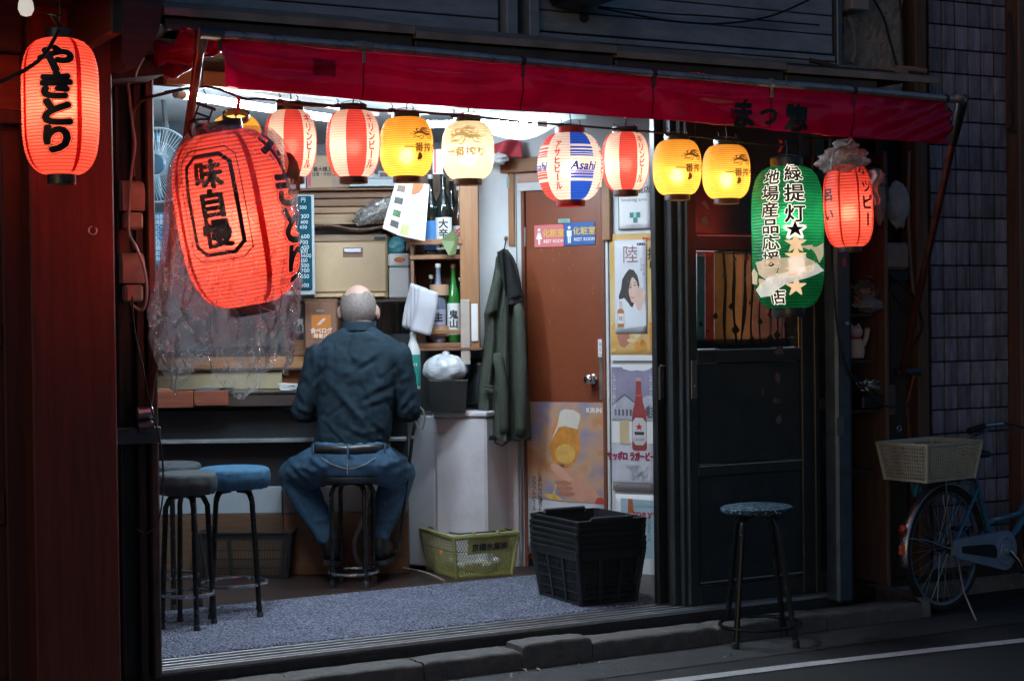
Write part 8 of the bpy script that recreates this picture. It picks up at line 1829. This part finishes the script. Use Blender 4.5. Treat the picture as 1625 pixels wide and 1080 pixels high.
for s_ in (-1, 1):
    k = MB(); k.tube([ST + Vector((0, s_ * .012, -.03)), Vector((.15, s_ * .045, .50)), AXr + Vector((.005, s_ * .055, 0))], .0085, 8); k.build('seat_stay', frm, bk); k = MB(); k.tube([BBk + Vector((0, s_ * .03, 0)), AXr + Vector((0, s_ * .055, 0))], .0085, 8); k.build('chain_stay', frm, bk)
    k = MB(); k.tube([HB + Vector((.005, s_ * .03, -.01)), Vector((.99, s_ * .045, .5)), Vector((1.08, s_ * .05, .335))], .011, 8); k.build('fork_blade', frm, bk)
    k = MB(); k.tube([AXr + Vector((0, s_ * .06, .0)), Vector((-.06, s_ * .07, .55)), Vector((-.075, s_ * .075, .702))], .004, 6); k.tube([ST + Vector((-.01, s_ * .02, -.02)), Vector((.18, s_ * .06, .72)), Vector((-.25, s_ * .07, .702))], .0045, 6); k.build('rack_stay', steel, bk)
    k = MB(); k.tube([AXr + Vector((-.0, s_ * .055, .0)), Vector((-.2, s_ * .035, .40)), Vector((-.34, s_ * .026, .42))], .003, 6); k.build('mudguard_stay', steel, bk)
    # dress guard mesh on each side of the wheel
    k = MB()
    for i in range(9): a = radians(58 + i * 8.5); k.tube([(.05 * cos(a), s_ * .045, .335 + .05 * sin(a)), (.34 * cos(a), s_ * .03, .335 + .34 * sin(a))], .0016, 4)
    k.build('skirt_guard', tyrem, bk)
k = MB(); 
for y in (-.07, -.025, .025, .07): k.tube([(-.27, y, .707), (.17, y, .707)], .004, 6)
k.tube([(-.27, -.07, .707), (-.285, 0, .707), (-.27, .07, .707)], .004, 6); k.build('rear_rack', steel, bk)
# chain case with its slot
k = MB(); out_ = []
def ring_pts(c, r, a0, a1, n): return [(c[0] + r * cos(radians(a0 + (a1 - a0) * i / n)), c[1] + r * sin(radians(a0 + (a1 - a0) * i / n))) for i in range(n + 1)]
o1 = ring_pts((.46, .285), .108, -95, 95, 18) + [(.03, .385), (.0, .375), (-.005, .30), (.03, .285)]
k.prism(o1, -.075, -.05); k.build('chain_case', casem, bk)
k = MB(); k.prism([(.06, .345), (.06, .31), (.30, .265), (.37, .25), (.39, .28), (.36, .325), (.30, .335)], -.0765, -.0752); k.build('case_slot', mat('slot_dark', (.012, .012, .014), .6), bk, smooth=0)
k = MB(); k.tube([(.46 + .075 * cos(2 * pi * i / 30), -.077, .285 + .075 * sin(2 * pi * i / 30)) for i in range(30)], .006, 6, True); k.lathe([(.05, -.076), (.046, -.083), (.02, -.085), (.018, -.1), (0, -.101)], 20, (.46, 0, .285), 'y'); k.build('crank_cover', casem, bk)
k = MB(); k.tube([(.46, -.095, .285), (.54, -.1, .22), (.57, -.1, .17)], [.012, .01, .012], 8); k.build('crank', chrome, bk); k = MB(); k.box(.53, .61, -.19, -.11, .155, .175, .004); k.build('pedal', rubber, bk)
k = MB(); k.tube([(.46, .095, .285), (.38, .1, .35), (.35, .1, .4)], [.012, .01, .012], 8); k.build('crank', chrome, bk); k = MB(); k.box(.31, .39, .11, .19, .385, .405, .004); k.build('pedal', rubber, bk)
# kickstand
K0 = AXr + Vector((.03, -.06, -.02)); kt = onZ(1549, 984, .004) - bk.location; kt.rotate(Euler((0, 0, -bkA))); kt /= BS; k = MB(); k.tube([K0, K0.lerp(kt, .5) + Vector((-.02, 0, -.03)), kt], .006, 8); k.build('kickstand', steel, bk); k = MB(); k.tube([K0 + Vector((0, .03, 0)), K0], .012, 8); k.build('stand_bracket', darksteel, bk)
# saddle
def saddf(u, v):
    w = 2 * pi * u; t = v; x = .16 + .27 * t; wd = .085 * (1 - t) ** .7 + .022; hgt = .03 * sin(pi * min(1, .15 + t * .9)) ** .5
    return (x, wd * cos(w) * (sin(pi * max(.03, min(.97, t))) ** .35), .815 + (hgt if sin(w) > 0 else .022) * sin(w) + .02 * (1 - t) ** 3)
k = MB(); k.grid(saddf, 28, 20, wrap=True); k.build('saddle', mat('saddle_black', (.016, .016, .018), .35, 0, .2, 30), bk, smooth=180)
k = MB()
for s_ in (-1, 1): k.tube([(.2 + .018 * cos(a) * 1, s_ * .04 + .0, .755 + 0 * a) for a in (0,)] + [(.2, s_ * .04, .80)], .012, 8)
k.build('saddle_spring', steel, bk)
# bars
k = MB(); k.tube([HT + Vector((-.012, 0, .05)), HT + Vector((-.03, 0, .19))], .012, 8); k.build('stem', chrome, bk)
k = MB()
for s_ in (-1, 1): k.tube([HT + Vector((-.03, 0, .19)), HT + Vector((.0, s_ * .1, .22)), HT + Vector((-.03, s_ * .22, .245)), HT + Vector((-.14, s_ * .275, .235)), HT + Vector((-.20, s_ * .285, .225))], .011, 8)
k.build('handlebar', chrome, bk)
for s_ in (-1, 1):
    k = MB(); k.tube([HT + Vector((-.14, s_ * .275, .235)), HT + Vector((-.27, s_ * .29, .21))], [.016, .018], 10); k.build('grip', rubber, bk)
    k = MB(); k.tube([HT + Vector((-.08, s_ * .25, .235)), HT + Vector((-.12, s_ * .28, .20)), HT + Vector((-.2, s_ * .30, .18))], .005, 6); k.build('brake_lever', chrome, bk)
# cream lattice basket on the rack
crb = mat('basket_cream', (.50, .50, .40), .5, 0, .1, 14, .0004, dirt=.3, dirtcol=(.2, .2, .14))
cbp = bk.location + Vector((cos(bkA) * -.10, sin(bkA) * -.10, .628))
q = basket('rack_basket', 'cream plastic lattice basket fixed on the bicycle rack', 'basket', cbp, bkA - radians(2), .40, .29, .175, .026, crb, 'grid', None, band=.09, rim=.012, pitch=.0155)
P = onD(1455, 772, 6.02) ; k = MB(); k.grid(lambda u, v: ((u - .5) * .06 * (1 - .3 * v), .02 * sin(u * 7 + v * 3), .04 - .085 * v), 8, 8); tag(k.build('blue_rag', mat('rag_blue', (.03, .22, .42), .5), loc=P, smooth=180, solid=.003), 'blue plastic scrap hanging below the cream rack basket', 'rag')
# street litter
rr = random.Random(12)
for i in range(16):
    x, y = rr.choice([(790, 1068), (820, 1065), (835, 1062), (930, 1055), (1150, 1040), (1300, 1030), (1245, 1032)]); P = onZ(x + rr.uniform(-25, 25), y + rr.uniform(-5, 5), .006); k = MB(); l = rr.uniform(.012, .04)
    k.grid(lambda u, v: ((u - .5) * l, (v - .5) * l * .35 * (1 - abs(2 * u - 1) ** 2 * .8), .006 * sin(u * 3 + i) + .002), 5, 2)
    tag(k.build('dry_leaf', mat('leaf_pale', (.26, .23, .2), .8, 0, .3, 40), loc=P, rz=rr.uniform(0, 6), smooth=180), 'small pale dry leaf scrap lying in the gutter', 'leaf', 'litter along the kerb')
